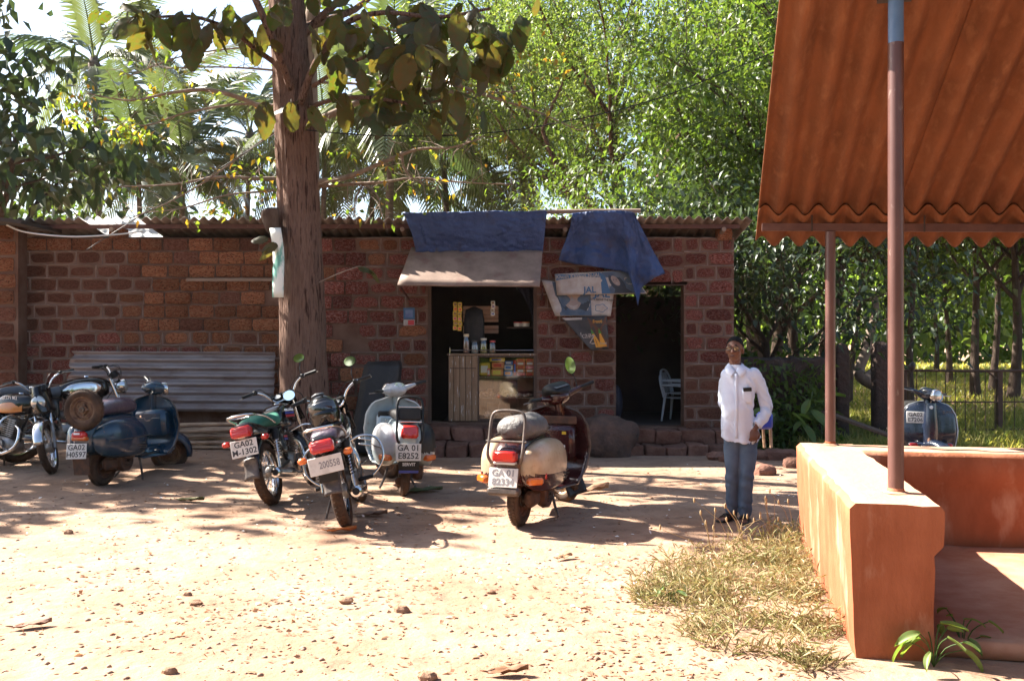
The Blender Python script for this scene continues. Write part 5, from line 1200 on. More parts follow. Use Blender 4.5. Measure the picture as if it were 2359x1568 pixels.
# shirt
T_ = MB(); sec = [(.735, .0, .01, .178, .118), (.80, -.005, .008, .163, .120), (.92, -.026, -.008, .140, .126), (1.02, -.036, -.018, .134, .128), (1.12, -.034, -.012, .138, .120), (1.22, -.022, .0, .148, .112), (1.31, -.012, .008, .150, .102), (1.355, -.018, .012, .132, .088), (1.385, -.032, .014, .100, .074), (1.41, -.050, .014, .066, .062)]
rg = []
for i in range(37):
    z = lerp(.735, 1.41, i/36); c = [interp(z, [q[0] for q in sec], [q[j] for q in sec]) for j in range(1, 5)]
    rg.append([(c[0]+1.05*c[2]*(abs(math.cos(a))**.88)*(1 if math.cos(a) > 0 else -1), c[1]+c[3]*(abs(math.sin(a))**.9)*(1 if math.sin(a) > 0 else -1), z+(.03*math.cos(2*a) if i == 0 else 0)+(-.018*math.sin(a) if i > 34 else 0)) for a in [2*math.pi*k/40 for k in range(40)]])
T_.loft(rg)
capsule(T_, [(.112, .012, 1.335), (.178, .022, 1.20), (.232, .032, 1.03), (.20, -.02, .955), (.145, -.058, .892)], [.062, .058, .058, .055, .046], 18)
capsule(T_, [(-.120, .012, 1.325), (-.150, .07, 1.20), (-.155, .13, 1.07), (-.09, .165, .97), (-.03, .178, .93)], [.058, .056, .056, .054, .046], 18)
me = remesh(T_, .0085, 4)
def folds(c, n):
    z = c.z; k = Vector((c.x*9+z*3, c.y*7, z*5)); a = .010*noise.noise(k)+.006*noise.noise(k*2.3)-.006*abs(noise.noise((c.x*7+c.z*9, c.y*5, c.z*13-c.x*8)))
    if c.x > .15: a += .0075*math.sin(z*62+c.x*40)*max(0, 1-abs(z-1.0)/.16)
    if z < 1.0 and c.x < .15: a += .012*math.sin(c.x*36+z*9+noise.noise((c.x*8, 0, z*4))*2)*min(1, (1.0-z)*5)
    if 1.0 < z < 1.3 and c.x > .04: a += .004*math.sin((z+c.x*1.3)*70)
    return n*a
disp(me, folds); me.shade_smooth(); me.materials.append(M_shirt); me.name = 'shirt'; shirt = link('shirt', me, MAN)
cl = MB()
for s in (-1, 1):
    P0 = [Vector((-.052, -.070, 1.365)), Vector((-.052+s*.035, -.046, 1.41)), Vector((-.052+s*.058, -.002, 1.43)), Vector((-.052+s*.042, .05, 1.438)), Vector((-.052, .066, 1.44))]
    P1 = [Vector((-.052+s*.040, -.112, 1.305)), Vector((-.052+s*.088, -.082, 1.350)), Vector((-.052+s*.094, -.010, 1.385)), Vector((-.052+s*.070, .062, 1.40)), Vector((-.052, .085, 1.402))]
    A, Bq = spline(P0, 4), spline(P1, 4); c_ = MB(); c_.grid(len(A)-1, 3, lambda u, v: tuple(A[round(u*(len(A)-1))].lerp(Bq[round(u*(len(A)-1))], v)+Vector((0, -.006*math.sin(v*3), .004*math.sin(v*3))))); c_.build('collar', M_shirt, shirt, smooth=180, solid=.004)
b = MB(); b.grid(5, 6, lambda u, v: (lerp(.005, .092, u), -.121+.012*(u-.3)+.004*v-.007*math.sin(v*3), lerp(1.075, 1.195, v))); b.build('pocket', M_shirt, shirt, smooth=180, solid=.003)
b = MB(); b.box((.048, -.124, 1.20), (.075, .010, .035), rotm(0, -4, 0), .003); b.build('phone', M_blk, shirt)
b = MB(); b.grid(2, 24, lambda u, v: (lerp(-.062, -.036, u), interp(lerp(.76, 1.34, v), [.735, .8, .92, 1.02, 1.12, 1.22, 1.31, 1.34], [-.110, -.117, -.139, -.151, -.138, -.118, -.104, -.094])-.003, lerp(.76, 1.34, v))); b.build('placket', M_shirt, shirt, smooth=180, solid=.002)
for k in range(6):
    z = .84+k*.088; b = MB(); b.lathe([(.0001, .002), (.005, .002), (.0055, 0)], 8, rotm(90, 0, 0), (-.049, interp(z, [.735, .8, .92, 1.02, 1.12, 1.22, 1.31, 1.34], [-.110, -.117, -.139, -.151, -.138, -.118, -.104, -.094])-.005, z)); b.build('button', M_wht, shirt)
b = MB(); b.tube([(.150, -.054, .897), (.134, -.066, .878)], [.047, .0475], 18); b.build('cuff', M_shirt, shirt)
# trousers
T_ = MB(); T_.ball((-.008, .008, .80), (.142, .108, .12), 20)
capsule(T_, [(-.075, .01, .80), (-.078, .0, .62), (-.080, -.02, .43), (-.082, .0, .25), (-.083, .03, .095)], [.086, .080, .064, .056, .058], 18)
capsule(T_, [(.062, .005, .80), (.060, -.012, .62), (.046, -.035, .43), (.040, -.03, .25), (.036, -.012, .085)], [.086, .080, .066, .058, .060], 18)
me = remesh(T_, .008, 3)
def tf(c, n):
    a = .005*noise.noise((c.x*12, c.y*9, c.z*7)); a += .006*math.sin(c.z*58+c.x*30+3*noise.noise((c.x*6, c.y*6, c.z*6)))*(max(0, 1-abs(c.z-.40)/.16)+max(0, 1-abs(c.z-.14)/.1)+.4*max(0, 1-abs(c.z-.68)/.12)); return n*a
disp(me, tf); me.shade_smooth(); me.materials.append(M_trous); me.name = 'trousers'; link('trousers', me, MAN)
# hair, glasses, lips, brows
b = MB(); rg = []
def hairpt(u, v):
    th = lerp(0, math.pi*.60, v); ph = 2*math.pi*u; front = max(0, -math.sin(ph)); th *= 1-.47*front**.8-.06*abs(math.cos(ph))**4; th += .05*noise.noise((math.cos(ph)*7, math.sin(ph)*7, 1))*v
    x, y, z = math.sin(th)*math.cos(ph), math.sin(th)*math.sin(ph), math.cos(th)
    j = 1+.03*noise.noise((x*6, y*6, z*6))+.03*noise.noise((x*30, y*30, z*30)); return tuple(H(.0752*x*j, .013+.0950*y*j, .029+.0915*z*j))
b.grid(90, 36, hairpt); b.build('hair', M_hair, MAN, smooth=180, solid=.003)
for s in (-1, 1):
    b = MB(); b.tube([H(s*.010, -.094, .030), H(s*.026, -.094, .036), H(s*.045, -.080, .030)], [.003, .004, .002], 6); b.build('eyebrow', M_hair, MAN)
    b = MB(); b.ball(H(s*.029, -.080, .008), (.011, .009, .007), 10); e_ = b.build('eye', M_wht, MAN); b = MB(); b.ball(H(s*.029, -.0885, .008), (.005, .003, .005), 8); b.build('iris', M_ink, e_)
M_lensg = mat('amber_glasses_lens', (.16, .09, .035), .12, coat=.4, alpha=.8); M_frame = mat('dark_glasses_frame', (.025, .018, .014), .3)
gl = None
for s in (-1, 1):
    C = [H(s*(.034+.024*abs(math.cos(a))**.6*(1 if math.cos(a) > 0 else -1)), -.103+.010*abs(math.cos(a)), .004+.017*abs(math.sin(a))**.6*(1 if math.sin(a) > 0 else -1)) for a in [2*math.pi*k/20 for k in range(20)]]
    b = MB(); b.tube(C, .0022, 6, closed=True); b.tube([H(s*.058, -.095, .012), H(s*.072, -.04, .010), H(s*.075, .01, .005)], .002, 6)
    if s < 0: b.tube([H(-.010, -.103, .008), H(.010, -.103, .008)], .002, 6)
    f_ = b.build('glasses_frame', M_frame, MAN); b = MB(); b.add(C, [tuple(range(20))]); b.build('lens', M_lensg, f_, smooth=0)
b = MB(); b.ball(H(0, -.0935, -.063), (.021, .006, .004), 10, turn); b.build('mouth', mat('lip_shadow', (.045, .014, .012), .6), MAN)
for c, yw in feet:
    Rm = rotm(0, 0, yw); c = Vector(c); b = MB()
    out = [(.038, .06), (.035, .0), (.043, -.08), (.047, -.14), (.036, -.20), (.0, -.212), (-.035, -.205), (-.045, -.14), (-.038, -.06), (-.034, .02), (-.030, .07), (0, .085)]
    b.loft([[c+Rm@Vector((x*k, y*k, z)) for x, y in out] for z, k in ((.0, .97), (.004, 1), (.016, 1), (.019, .97))]); sa = b.build('sandal', M_sandal, MAN)
    for P_ in ([(.044, -.06, .018), (.036, -.075, .052), (.0, -.085, .068), (-.036, -.075, .052), (-.044, -.06, .018)], [(.046, -.12, .018), (.036, -.118, .045), (-.0, -.115, .055), (-.036, -.118, .045), (-.046, -.12, .018)], [(.040, -.04, .018), (.02, -.09, .062), (-.025, -.125, .050), (-.045, -.14, .018)]):
        b = MB(); Q = [c+Rm@Vector(p) for p in spline(P_, 4)]; b.grid(len(Q)-1, 1, lambda u, v: tuple(Q[round(u*(len(Q)-1))]+Rm@Vector((0, (v-.5)*.026, 0)))); b.build('strap', M_sandal, sa, smooth=180, solid=.005)

# ------------------------------------------------------------------ tarpaulins and banners
M_tarp = mat('blue_tarpaulin', (.018, .040, .125), .45, col2=(.028, .060, .17), scale=3, bump=.9, bscale=16, bdist=.02, col3=(.035, .03, .045), scale3=2.3, lo3=.55, hi3=.72, spec=.4)
tp = MB()
def tarp1(u, v):
    top = at(lerp(928, 1259, u), 489-3*u, 13.95); bot = at(lerp(958, 1250, u), lerp(584, 582, u), 14.12)
    p = top.lerp(bot, v); sag = math.sin(math.pi*v)
    p.y -= .03*sag+.03*noise.noise((u*5, v*3, 1))*(.4+v)+.05*abs(noise.noise((u*13+v*5, v*7-u*4, 3)))+.025*abs(noise.noise((u*31, v*15, 9))); p.z += .02*noise.noise((u*4, v*4, 7)); p.x += .03*math.sin(math.pi*v)*(1 if u < .1 else 0)
    return p
tp.grid(90, 30, lambda u, v: tuple(tarp1(u, v)-Vector((0, WY, 0))))
tag(tp.build('blue_tarpaulin', M_tarp, None, smooth=180, solid=.004, loc=(0, WY, 0)), 'wide blue tarpaulin strip hanging from the roof edge above the tilted awning board', 'tarpaulin', 'blue tarpaulins on the roof edge')
tp = MB()
def tarp2(u, v):
    tx = interp(u, [0, .3, .6, .8, 1], [1318, 1365, 1430, 1452, 1460]); ty = interp(u, [0, .3, .6, 1], [491, 487, 486, 490])
    bx = interp(u, [0, .25, .5, .56, .64, .70, .76, .88, 1], [1289, 1345, 1430, 1446, 1460, 1468, 1478, 1506, 1533]); by = interp(u, [0, .25, .5, .56, .64, .70, .76, .88, 1], [600, 612, 624, 632, 676, 705, 662, 640, 629])
    d = lerp(13.93, 14.12, min(1, v*1.5)); p = at(tx, ty, 13.93).lerp(at(bx, by, d), v)
    p.y = d-.06*math.sin(u*21+v*2)*v-.05*noise.noise((u*5, v*3, 11))-.10*math.exp(-((u-.66)/.08)**2)*v-.06*abs(noise.noise((u*12+v*6, v*7-u*5, 6)))-.028*abs(noise.noise((u*28, v*15, 2))); p.x += .02*math.sin(v*5)*(u < .1)
    return p
tp.grid(70, 24, lambda u, v: tuple(tarp2(u, v)-Vector((0, WY, 0))))
tag(tp.build('blue_tarpaulin', M_tarp, None, smooth=180, solid=.004, loc=(0, WY, 0)), 'bunched blue tarpaulin with a long pointed tail hanging left of the doorway', 'tarpaulin', 'blue tarpaulins on the roof edge')
def pm(name, c, c2=None, **k): return mat(name, c, .6, col2=c2, scale=6, **k)
P_white = pm('banner_white', (.40, .37, .35), (.30, .25, .22)); P_blue = pm('banner_blue', (.035, .10, .20)); P_grey = pm('portrait_grey', (.20, .20, .21), (.27, .25, .24)); P_hair = pm('portrait_hair', (.02, .03, .045)); P_dkb = pm('portrait_blue', (.03, .06, .11), (.08, .11, .15)); P_skin = pm('portrait_skin', (.30, .22, .18), (.25, .19, .17))
P_char = pm('banner_charcoal', (.022, .021, .024), (.05, .045, .045)); P_brown = pm('banner_brown', (.09, .035, .02)); P_or = pm('carton_orange', (.55, .20, .02), (.62, .33, .04)); P_grn = pm('carton_green', (.05, .2, .03))
def banner(name, label, quad, d, wav=.02, n=14, m=P_white, seed=1):
    """quad of photo points tl, tr, br, bl; returns thing and a map (u, v, lift) -> local point"""
    Q = [at(x, y, dd) for (x, y), dd in zip(quad, d)]; org = sum(Q, Vector())/4
    t = thing(name, label, 'banner', org, group='torn advertising banners on the wall')
    def pt(u, v, l=0):
        p = Q[0].lerp(Q[1], u).lerp(Q[3].lerp(Q[2], u), v)-org
        p.y -= wav*(math.sin(u*7+seed)+noise.noise((u*3, v*3, seed))*1.2)+l; return p
    b = MB(); b.grid(n, 8, lambda u, v: tuple(pt(u, v))); b.build('sheet', m, t, smooth=180, solid=.003)
    def patch(nm, poly, m_, l=.003, k=8):
        """filled outline in banner coordinates, draped on the sheet"""
        cx, cy = sum(p[0] for p in poly)/len(poly), sum(p[1] for p in poly)/len(poly); R_ = []
        for s_ in range(k, -1, -1): R_.append([pt(cx+(x-cx)*s_/k, cy+(y-cy)*s_/k, l) for x, y in poly])
        b = MB(); b.loft(R_, cap=False); return b.build(nm, m_, t, smooth=180, rec=False)
    def txt(body, u, v, size, m_, sx=1, bold=.001, l=.006):
        o = pt(u, v, l); return text_part('banner_lettering', body, size, t, frame4(o, pt(u+.1, v, l)-pt(u-.1, v, l), pt(u, v-.05, l)-pt(u, v+.05, l)), m_, sx=sx, bold=bold)
    return t, patch, txt
def oval(cx, cy, rx, ry, n=24, f=lambda a: 1): return [(cx+rx*math.cos(a)*f(a), cy+ry*math.sin(a)*f(a)) for a in [2*math.pi*k/n for k in range(n)]]
W1 = WY-.06
t1, pa, tx = banner('advertising_banner', 'middle torn banner with a large smiling face, below the blue headed one', ((1247, 645), (1416, 660), (1406, 728), (1278, 728)), (W1, W1, W1-.02, W1-.04), .018, seed=2)
pa('print_panel', [(.14, .02), (.66, .05), (.66, .98), (.1, .98)], P_dkb, .003); pa('portrait_hair', oval(.40, .46, .25, .52), P_hair, .005); pa('portrait_face', oval(.36, .46, .155, .40, f=lambda a: 1-.10*max(0, math.sin(a))), P_skin, .007)
for x in (.31, .43): pa('portrait_eye', oval(x, .30, .026, .045, 10), P_hair, .009, 2); pa('portrait_brow', oval(x, .20, .035, .016, 10), P_hair, .009, 2)
pa('portrait_mouth', [(.29, .66), (.37, .70), (.45, .64), (.42, .76), (.36, .80), (.31, .75)], P_white, .009, 2); pa('portrait_nose', [(.37, .36), (.40, .54), (.35, .54)], P_grey, .009, 2)
tx('JAL', .83, .28, .15, P_blue, 1.1, .004); tx('TASTE ABOVE THE REST', .82, .47, .040, P_char, .9); pa('cloud_mark', oval(.82, .74, .10, .13, f=lambda a: 1+.12*math.cos(5*a)), P_blue, .004, 4); pa('cloud_mark', oval(.82, .74, .09, .11, f=lambda a: 1+.12*math.cos(5*a)), P_white, .006, 4)
t2, pa, tx = banner('advertising_banner', 'upper white banner with a blue heading strip and a small portrait, under the tarpaulin', ((1277, 631), (1450, 622), (1490, 676), (1283, 680)), (W1-.06, W1-.05, W1-.05, W1-.07), .015, seed=5)
pa('heading_strip', [(.01, .02), (.60, .02), (.60, .26), (.01, .30)], P_blue, .003); tx('Khush Khabari N-JAL', .30, .155, .082, P_white, .92); tx('JAL', .38, .80, .13, P_blue, 1.0, .003)
pa('print_panel', [(.62, .03), (.99, .03), (.99, .97), (.52, .97)], P_dkb, .003); pa('print_panel', [(.60, .03), (.64, .2), (.60, .97), (.50, .97)], P_blue, .005); pa('portrait_hair', oval(.74, .50, .085, .40), P_hair, .006); pa('portrait_face', oval(.735, .42, .045, .22), P_skin, .008, 4); pa('portrait_mouth', oval(.735, .53, .018, .03, 10), P_white, .010, 2)
pa('portrait_shoulder', [(.64, .97), (.69, .72), (.80, .72), (.86, .97)], P_hair, .007, 3); pa('portrait_hand', oval(.89, .45, .045, .16), P_grey, .007, 3)
for x in (.72, .752): pa('portrait_eye', oval(x, .37, .007, .022, 8), P_hair, .010, 2)
t3, pa, tx = banner('advertising_banner', 'lower dark triangular banner with two orange cartons printed on it', ((1293, 732), (1397, 727), (1403, 803), (1362, 808)), (W1-.05, W1-.06, W1-.04, W1-.04), .015, m=P_char, seed=8)
pa('print_panel', [(.56, .02), (.99, .02), (.99, .99), (.44, .98)], P_brown, .003); pa('rolled_edge', [(.0, .0), (.45, .02), (.42, .08), (.04, .08)], P_white, .012)
for x in (.52, .74): pa('carton_print', [(x, .36), (x+.16, .92), (x-.17, .92)], P_or, .006, 4); pa('carton_leaf', [(x, .36), (x+.05, .52), (x-.05, .52)], P_grn, .008, 2)
tx('Frooti', .52, .82, .055, P_white, .7); tx('Frooti', .76, .82, .055, P_white, .7); tx('kaz', .26, .55, .13, P_white, 1, .0); tx('Z', .36, .70, .20, P_white, .9, .0); tx('Frooti', .76, .16, .07, P_or, .8)
for y0, y1, m_, lb, nm in ((709, 735, P_blue, 'small pale blue picture poster stuck to the wall left of the counter', 'wall_poster'), (736, 750, P_white, 'small white and red sticker just below the blue poster', 'wall_sticker')):
    a, b_ = at(929, y0, WY-.03), at(955, y1, WY-.03); c = (a+b_)/2
    q = MB(); q.box((0, 0, 0), (b_.x-a.x, .008, a.z-b_.z), None, .002); t = q.build(nm, m_, None, loc=c); tag(t, lb, 'poster')
    if nm == 'wall_poster':
        q = MB(); q.box((0, -.006, .0), (.11, .004, .11)); q.build('poster_picture', pm('poster_pale', (.16, .22, .36), (.08, .11, .25)), t)
    else:
        q = MB(); q.box((.03, -.006, -.0), (.09, .004, .07)); q.build('sticker_print', M_reds, t)

# ------------------------------------------------------------------ counter and goods
CY = WY+.04
def cx(x): return (x/4.347+964.2-1179)*CY/FPX
def cz(y): return EYE+(784-(y/4.347+642.8))*CY/FPX
cab = thing('display_counter', 'wooden shop counter with a glass fronted display case full of snacks', 'counter', (0, CY, 0))
M_ply = mat('brown_board', (.19, .11, .06), .7, col2=(.27, .17, .10), scale=3, stretch=(10, 10, .8), col3=(.5, .47, .44), scale3=5, lo3=.60, hi3=.64)
x0, xm, x1 = cx(297), cx(592), cx(1166); zt, zb = cz(762), cz(1424)
bounds = [x0]+[cx(q) for q in (350, 412, 470, 532)]+[xm]
for a, b_ in zip(bounds, bounds[1:]): q = MB(); q.box(((a+b_)/2, .01+rnd.uniform(-.002, .002), (zt+zb)/2), (b_-a-.008, .022, zt-zb-.02), None, .003); q.build('board', M_ply, cab)
q = MB(); q.box(((x0+xm)/2, .035, (zt+zb)/2), (xm-x0, .02, zt-zb)); q.build('backing', M_dwood, cab)
for z in (cz(892),): q = MB(); q.box(((x0+xm)/2, -.004, z), (xm-x0-.05, .012, .012)); q.build('cross_batten', M_dwood, cab)
def cbox(nm, a, b_, m_=M_dwood, bev=.004): 
    q = MB(); q.box([(a[i]+b_[i])/2 for i in range(3)], [abs(b_[i]-a[i]) for i in range(3)], None, bev); return q.build(nm, m_, cab)
cbox('counter_top', (x0-.02, -.02, zt), (x1+.02, .62, zt+.025), M_ply); cbox('frame_rail', (xm, -.005, zt-.03), (x1, .03, zt-.001)); cbox('frame_rail', (xm, -.005, zb), (x1, .03, zb+.045)); cbox('frame_post', (xm, -.005, zb+.046), (xm+.02, .03, zt-.031)); cbox('frame_post', (x1-.02, -.005, zb+.046), (x1, .03, zt-.031))
shz = [cz(975), cz(1187), zb+.045]
for z in shz: cbox('shelf', (xm+.021, .012, z-.012), (x1-.021, .58, z), M_ply, .002)
cbox('case_back', (xm, .585, zb), (x1, .60, zt), M_dwood)
def thin_glass(name, tint, refl=.07):
    m = bpy.data.materials.new(name); m.use_nodes = True; nt = m.node_tree; nt.nodes.remove(nt.nodes['Principled BSDF'])
    t_ = nt.nodes.new('ShaderNodeBsdfTransparent'); t_.inputs[0].default_value = (*tint, 1); g_ = nt.nodes.new('ShaderNodeBsdfGlossy'); g_.inputs['Roughness'].default_value = .03
    lw = nt.nodes.new('ShaderNodeLayerWeight'); lw.inputs[0].default_value = .25; mx = nt.nodes.new('ShaderNodeMixShader'); mr = nt.nodes.new('ShaderNodeMapRange'); mr.inputs[3].default_value = refl; mr.inputs[4].default_value = .7
    nt.links.new(lw.outputs[1], mr.inputs[0]); nt.links.new(mr.outputs[0], mx.inputs[0]); nt.links.new(t_.outputs[0], mx.inputs[1]); nt.links.new(g_.outputs[0], mx.inputs[2]); nt.links.new(mx.outputs[0], nt.nodes['Material Output'].inputs[0]); return m
M_pane = thin_glass('shop_glass', (.95, .96, .95)); M_jar = thin_glass('jar_glass', (.9, .93, .92), .1); q = MB(); q.box(((xm+x1)/2, .004, (zt+zb)/2), (x1-xm-.04, .004, zt-zb-.08)); q.build('glass_pane', M_pane, cab)
zr = cz(712)
q = MB(); q.tube([(cx(310), .02, zr), (cx(1160), .02, zr)], .008, 8); q.build('rail', M_chrome, cab)
for xx in (312, 1155): q = MB(); q.tube([(cx(xx), .02, zt+.02), (cx(xx), .02, zr+.03)], .008, 8); q.ball((cx(xx), .02, zr+.035), .012, 8); q.build('rail_post', M_chrome, cab)
# goods: each packet a thing standing in the case
cols = {'orange': (.60, .19, .06), 'red': (.50, .035, .03), 'blue': (.06, .16, .42), 'yellow': (.62, .42, .04), 'white': (.6, .58, .52), 'green': (.12, .30, .06), 'pink': (.62, .16, .13), 'navy': (.03, .04, .16), 'brown': (.2, .09, .04)}
PK = {k: mat(k+'_wrapper', v, .25, coat=.3) for k, v in cols.items()}
def packet(xa, xb, ya, yb, c1, c2, label, group, dep=.06, y=.06, cat='packet', name='snack_packet'):
    a, b_ = cx(xa), cx(xb); z1, z0 = cz(ya), cz(yb); w_, h_ = b_-a, z1-z0
    t = MB(); t.box((0, 0, 0), (w_*.97, dep, h_*.96), None, min(w_, h_)*.12); o = t.build(name, PK[c1], None, loc=((a+b_)/2, CY+y+dep/2, (z0+z1)/2)); tag(o, label, cat, group)
    q = MB(); q.box((-w_*.05, -dep/2-.001, 0), (w_*.62, .004, h_*.5), None, .001); q.build('wrapper_print', PK[c2], o); return o
g1 = 'snack packets on the top shelf of the display case'
packet(604, 718, 832, 972, 'yellow', 'white', 'shiny yellow and white packet at the left end of the top shelf', g1)
packet(684, 716, 892, 972, 'pink', 'white', 'narrow pink packet standing before the shiny yellow one', g1, .02, .035)
packet(706, 866, 786, 828, 'yellow', 'navy', 'long yellow and blue pack lying on top of the stacks', g1)
packet(728, 858, 832, 895, 'orange', 'red', 'orange and red packet under the long yellow pack', g1); packet(724, 848, 898, 972, 'orange', 'yellow', 'orange packet at the bottom of the stack second from the left', g1)
packet(864, 944, 820, 856, 'blue', 'white', 'thin blue box on top of the blue stack', g1); packet(856, 944, 858, 912, 'white', 'blue', 'white and blue box in the middle of the blue stack', g1); packet(852, 938, 914, 972, 'blue', 'orange', 'blue box at the bottom of the blue stack', g1)
packet(948, 976, 808, 972, 'red', 'blue', 'tall narrow box standing between the blue stack and the biscuit stacks', g1)
for c in range(2):
    for k in range(5):
        y1_ = 972-k*36
        packet(978+c*92, 1068+c*92, y1_-35, y1_, 'orange' if (k+c) % 3 else 'pink', 'white' if k % 2 else 'red', ['bottom', 'second lowest', 'middle', 'second highest', 'topmost'][k]+' red and orange packet of the '+['left', 'right'][c]+' biscuit stack in the case', 'stacked biscuit packets')
M_bun = mat('bread_roll', (.34, .20, .10), .7, col2=(.24, .12, .055), scale=10); M_wrap = mat('clear_wrapped_snacks', (.36, .28, .22), .2, coat=.8, col2=(.16, .08, .05), scale=22)
def lump(x, y, rx, rz, m_, label, group, name, cat, yy=.1, shelf=None):
    q = MB(); c = (cx(x), CY+yy, cz(y)); me_ = MB(); me_.ball((0, 0, 0), (rx, rx*.9, rz), 12); me_.v = [(v[0]*(1+.2*noise.noise((v[0]*40+x, v[2]*40, 1))), v[1], v[2]*(1+.25*noise.noise((v[0]*50, v[2]*30+x, 4)))) for v in me_.v]
    return tag(me_.build(name, m_, None, smooth=180, loc=c), label, cat, group)
for k, (x, y) in enumerate(((630, 1168), (668, 1168), (645, 1138), (680, 1138), (720, 1165), (735, 1145), (712, 1112), (815, 1150), (850, 1165), (840, 1125), (880, 1135))): lump(x, y, .045, .032, M_bun, 'pale brown bread roll heaped on the middle shelf of the display case', 'bread rolls on the middle shelf', 'bread_roll', 'bread')
for k, (x, y) in enumerate(((935, 1165), (975, 1170), (1010, 1160), (1060, 1170), (1105, 1160), (800, 1170), (905, 1172))): lump(x, y, .06, .03, M_wrap, 'clear wrapped snack bag on the right half of the middle shelf', 'wrapped snacks on the middle shelf', 'snack_bag', 'snack bag')
for k, (x, y) in enumerate(((690, 1370), (735, 1380), (700, 1345), (760, 1355), (880, 1385), (930, 1375), (985, 1385), (1040, 1370), (1095, 1380), (950, 1345), (1060, 1335), (1120, 1340))): lump(x, y, .065, .042, M_wrap, 'clear wrapped snack bag heaped on the bottom shelf', 'wrapped snacks on the bottom shelf', 'snack_bag', 'snack bag', .12)
tag(cbox('x', (0, 0, 0), (1, 1, 1)), None); bpy.data.objects.remove(bpy.data.objects['x'])
for (xa, xb, ya, yb, lb) in ((990, 1150, 1000, 1130, 'brown cardboard carton at the back right of the middle shelf'), (680, 800, 1255, 1330, 'brown paper parcel at the back left of the bottom shelf')):
    q = MB(); q.box((0, 0, 0), (cx(xb)-cx(xa), .2, cz(ya)-cz(yb)), None, .006); tag(q.build('carton', M_ply if 0 else mat('carton_board', (.26, .14, .075), .8, col2=(.2, .1, .055), scale=5), None, loc=((cx(xa)+cx(xb))/2, CY+.38, (cz(ya)+cz(yb))/2)), lb, 'carton')
# jars
for x, w_, yt, cap, fill, lb in ((472, 66, 548, (.6, .5, .33), (.14, .055, .035), 'tallest jar with a cream lid at the left of the jar row'), (560, 74, 612, (.03, .03, .03), (.20, .19, .18), 'squat jar with a black lid second from the left'), (648, 74, 590, (.55, .52, .42), (.22, .17, .04), 'jar of yellow sweets with a cream lid, third from the left'), (738, 68, 614, (.45, .06, .06), (.12, .08, .04), 'jar with a red lid at the right of the jar row')):
    r_ = (cx(x+w_/2)-cx(x-w_/2))/2; z0 = zt+.026; h_ = cz(yt)-z0
    j = thing('glass_jar', lb, 'jar', (cx(x), CY+.12, z0), group='sweet jars on the counter')
    q = MB(); q.lathe([(.001, .001), (r_*.95, .001), (r_, .012), (r_, h_*.74), (r_*.78, h_*.84), (r_*.78, h_*.9)], 20); q.build('glass', M_jar, j)
    q = MB(); q.lathe([(.001, .006), (r_*.93, .006), (r_*.93, h_*.62), (r_*.5, h_*.66), (.001, h_*.67)], 14); q.build('sweets', mat('jar_sweets', fill, .6, col2=tuple(min(1, c*1.9) for c in fill), scale=45, vor=True), j)
    q = MB(); q.lathe([(r_*.84, h_*.86), (r_*.86, h_*.88), (r_*.86, h_*.99), (r_*.8, h_), (.001, h_)], 20); q.build('lid', mat('jar_lid', cap, .45), j)
# hanging things
def sachets(xs_, ya, yb, n_, c1, c2, label, dy=.0):
    t = thing('sachet_strip', label, 'sachet strip', (cx(xs_), CY+dy, cz(ya)), group='strips of sachets hanging over the counter')
    q = MB(); q.tube([(0, 0, 0), (0, .0, cz(85)-cz(ya))], .003, 4); q.build('string', M_dwood, t); h_ = (cz(ya)-cz(yb))/n_
    for k in range(n_):
        q = MB(); q.box((.006*math.sin(k*2), .008*math.cos(k*3), -h_*(k+.5)), (.062, .012, h_*.93), rotm(6*math.sin(k*1.7), 0, 12*math.sin(k*2.3)), .005); o = q.build('sachet', PK[c1], t)
        q = MB(); q.box((.006*math.sin(k*2), .008*math.cos(k*3)-.008, -h_*(k+.5)), (.040, .004, h_*.45), rotm(6*math.sin(k*1.7), 0, 12*math.sin(k*2.3)), .001); q.build('sachet_print', PK[c2 if k % 2 else 'brown'], o)
sachets(365, 228, 512, 6, 'yellow', 'red', 'yellow and red sachet strip hanging furthest left over the counter'); sachets(412, 232, 520, 6, 'yellow', 'red', 'yellow and red sachet strip hanging second from the left', -.03); sachets(742, 218, 368, 4, 'white', 'navy', 'short white and blue sachet strip hanging over the middle of the counter')
q = MB(); rg = [[(r_*math.cos(a), r_*.4*math.sin(a), z) for a in [2*math.pi*k/14 for k in range(14)]] for z, r_ in ((0, .02), (-.05, .13), (-.2, .155), (-.55, .16), (-.66, .15), (-.72, .10))]; q.loft(rg); tag(q.build('hanging_bag', M_vinyl, None, smooth=180, loc=(cx(548), CY+.25, cz(268))), 'black bag hanging in the middle of the shop opening', 'bag')
M_plank = mat('pale_back_planks', (.50, .32, .22), .8, col2=(.6, .42, .30), scale=4, stretch=(1, 1, 9), bump=.5, bscale=8)
for k, (za, zb_) in enumerate(((250, 292), (296, 338), (342, 380), (384, 418), (455, 495), (499, 538))):
    q = MB(); q.box(((cx(415)+cx(790))/2, .75+.01*(k % 2), (cz(za)+cz(zb_))/2), (cx(790)-cx(415), .02, cz(za)-cz(zb_)), rotm(0, .6*math.sin(k*3), 0), .004); q.build('shelf_plank', M_plank, shop, loc=(0, .14, 0))
q = MB(); q.grid(10, 12, lambda u, v: (lerp(cx(985), cx(1172), u)+.2*(1-u)*v*.9, .2+.04*math.sin(u*18), lerp(cz(80), cz(560), v*(.35+.65*u)))); tag(q.build('curtain', mat('dark_blue_cloth', (.012, .014, .028), .9), None, smooth=180, solid=.004, loc=(0, CY, 0)), 'dark blue curtain drawn to the upper right of the shop opening', 'curtain')
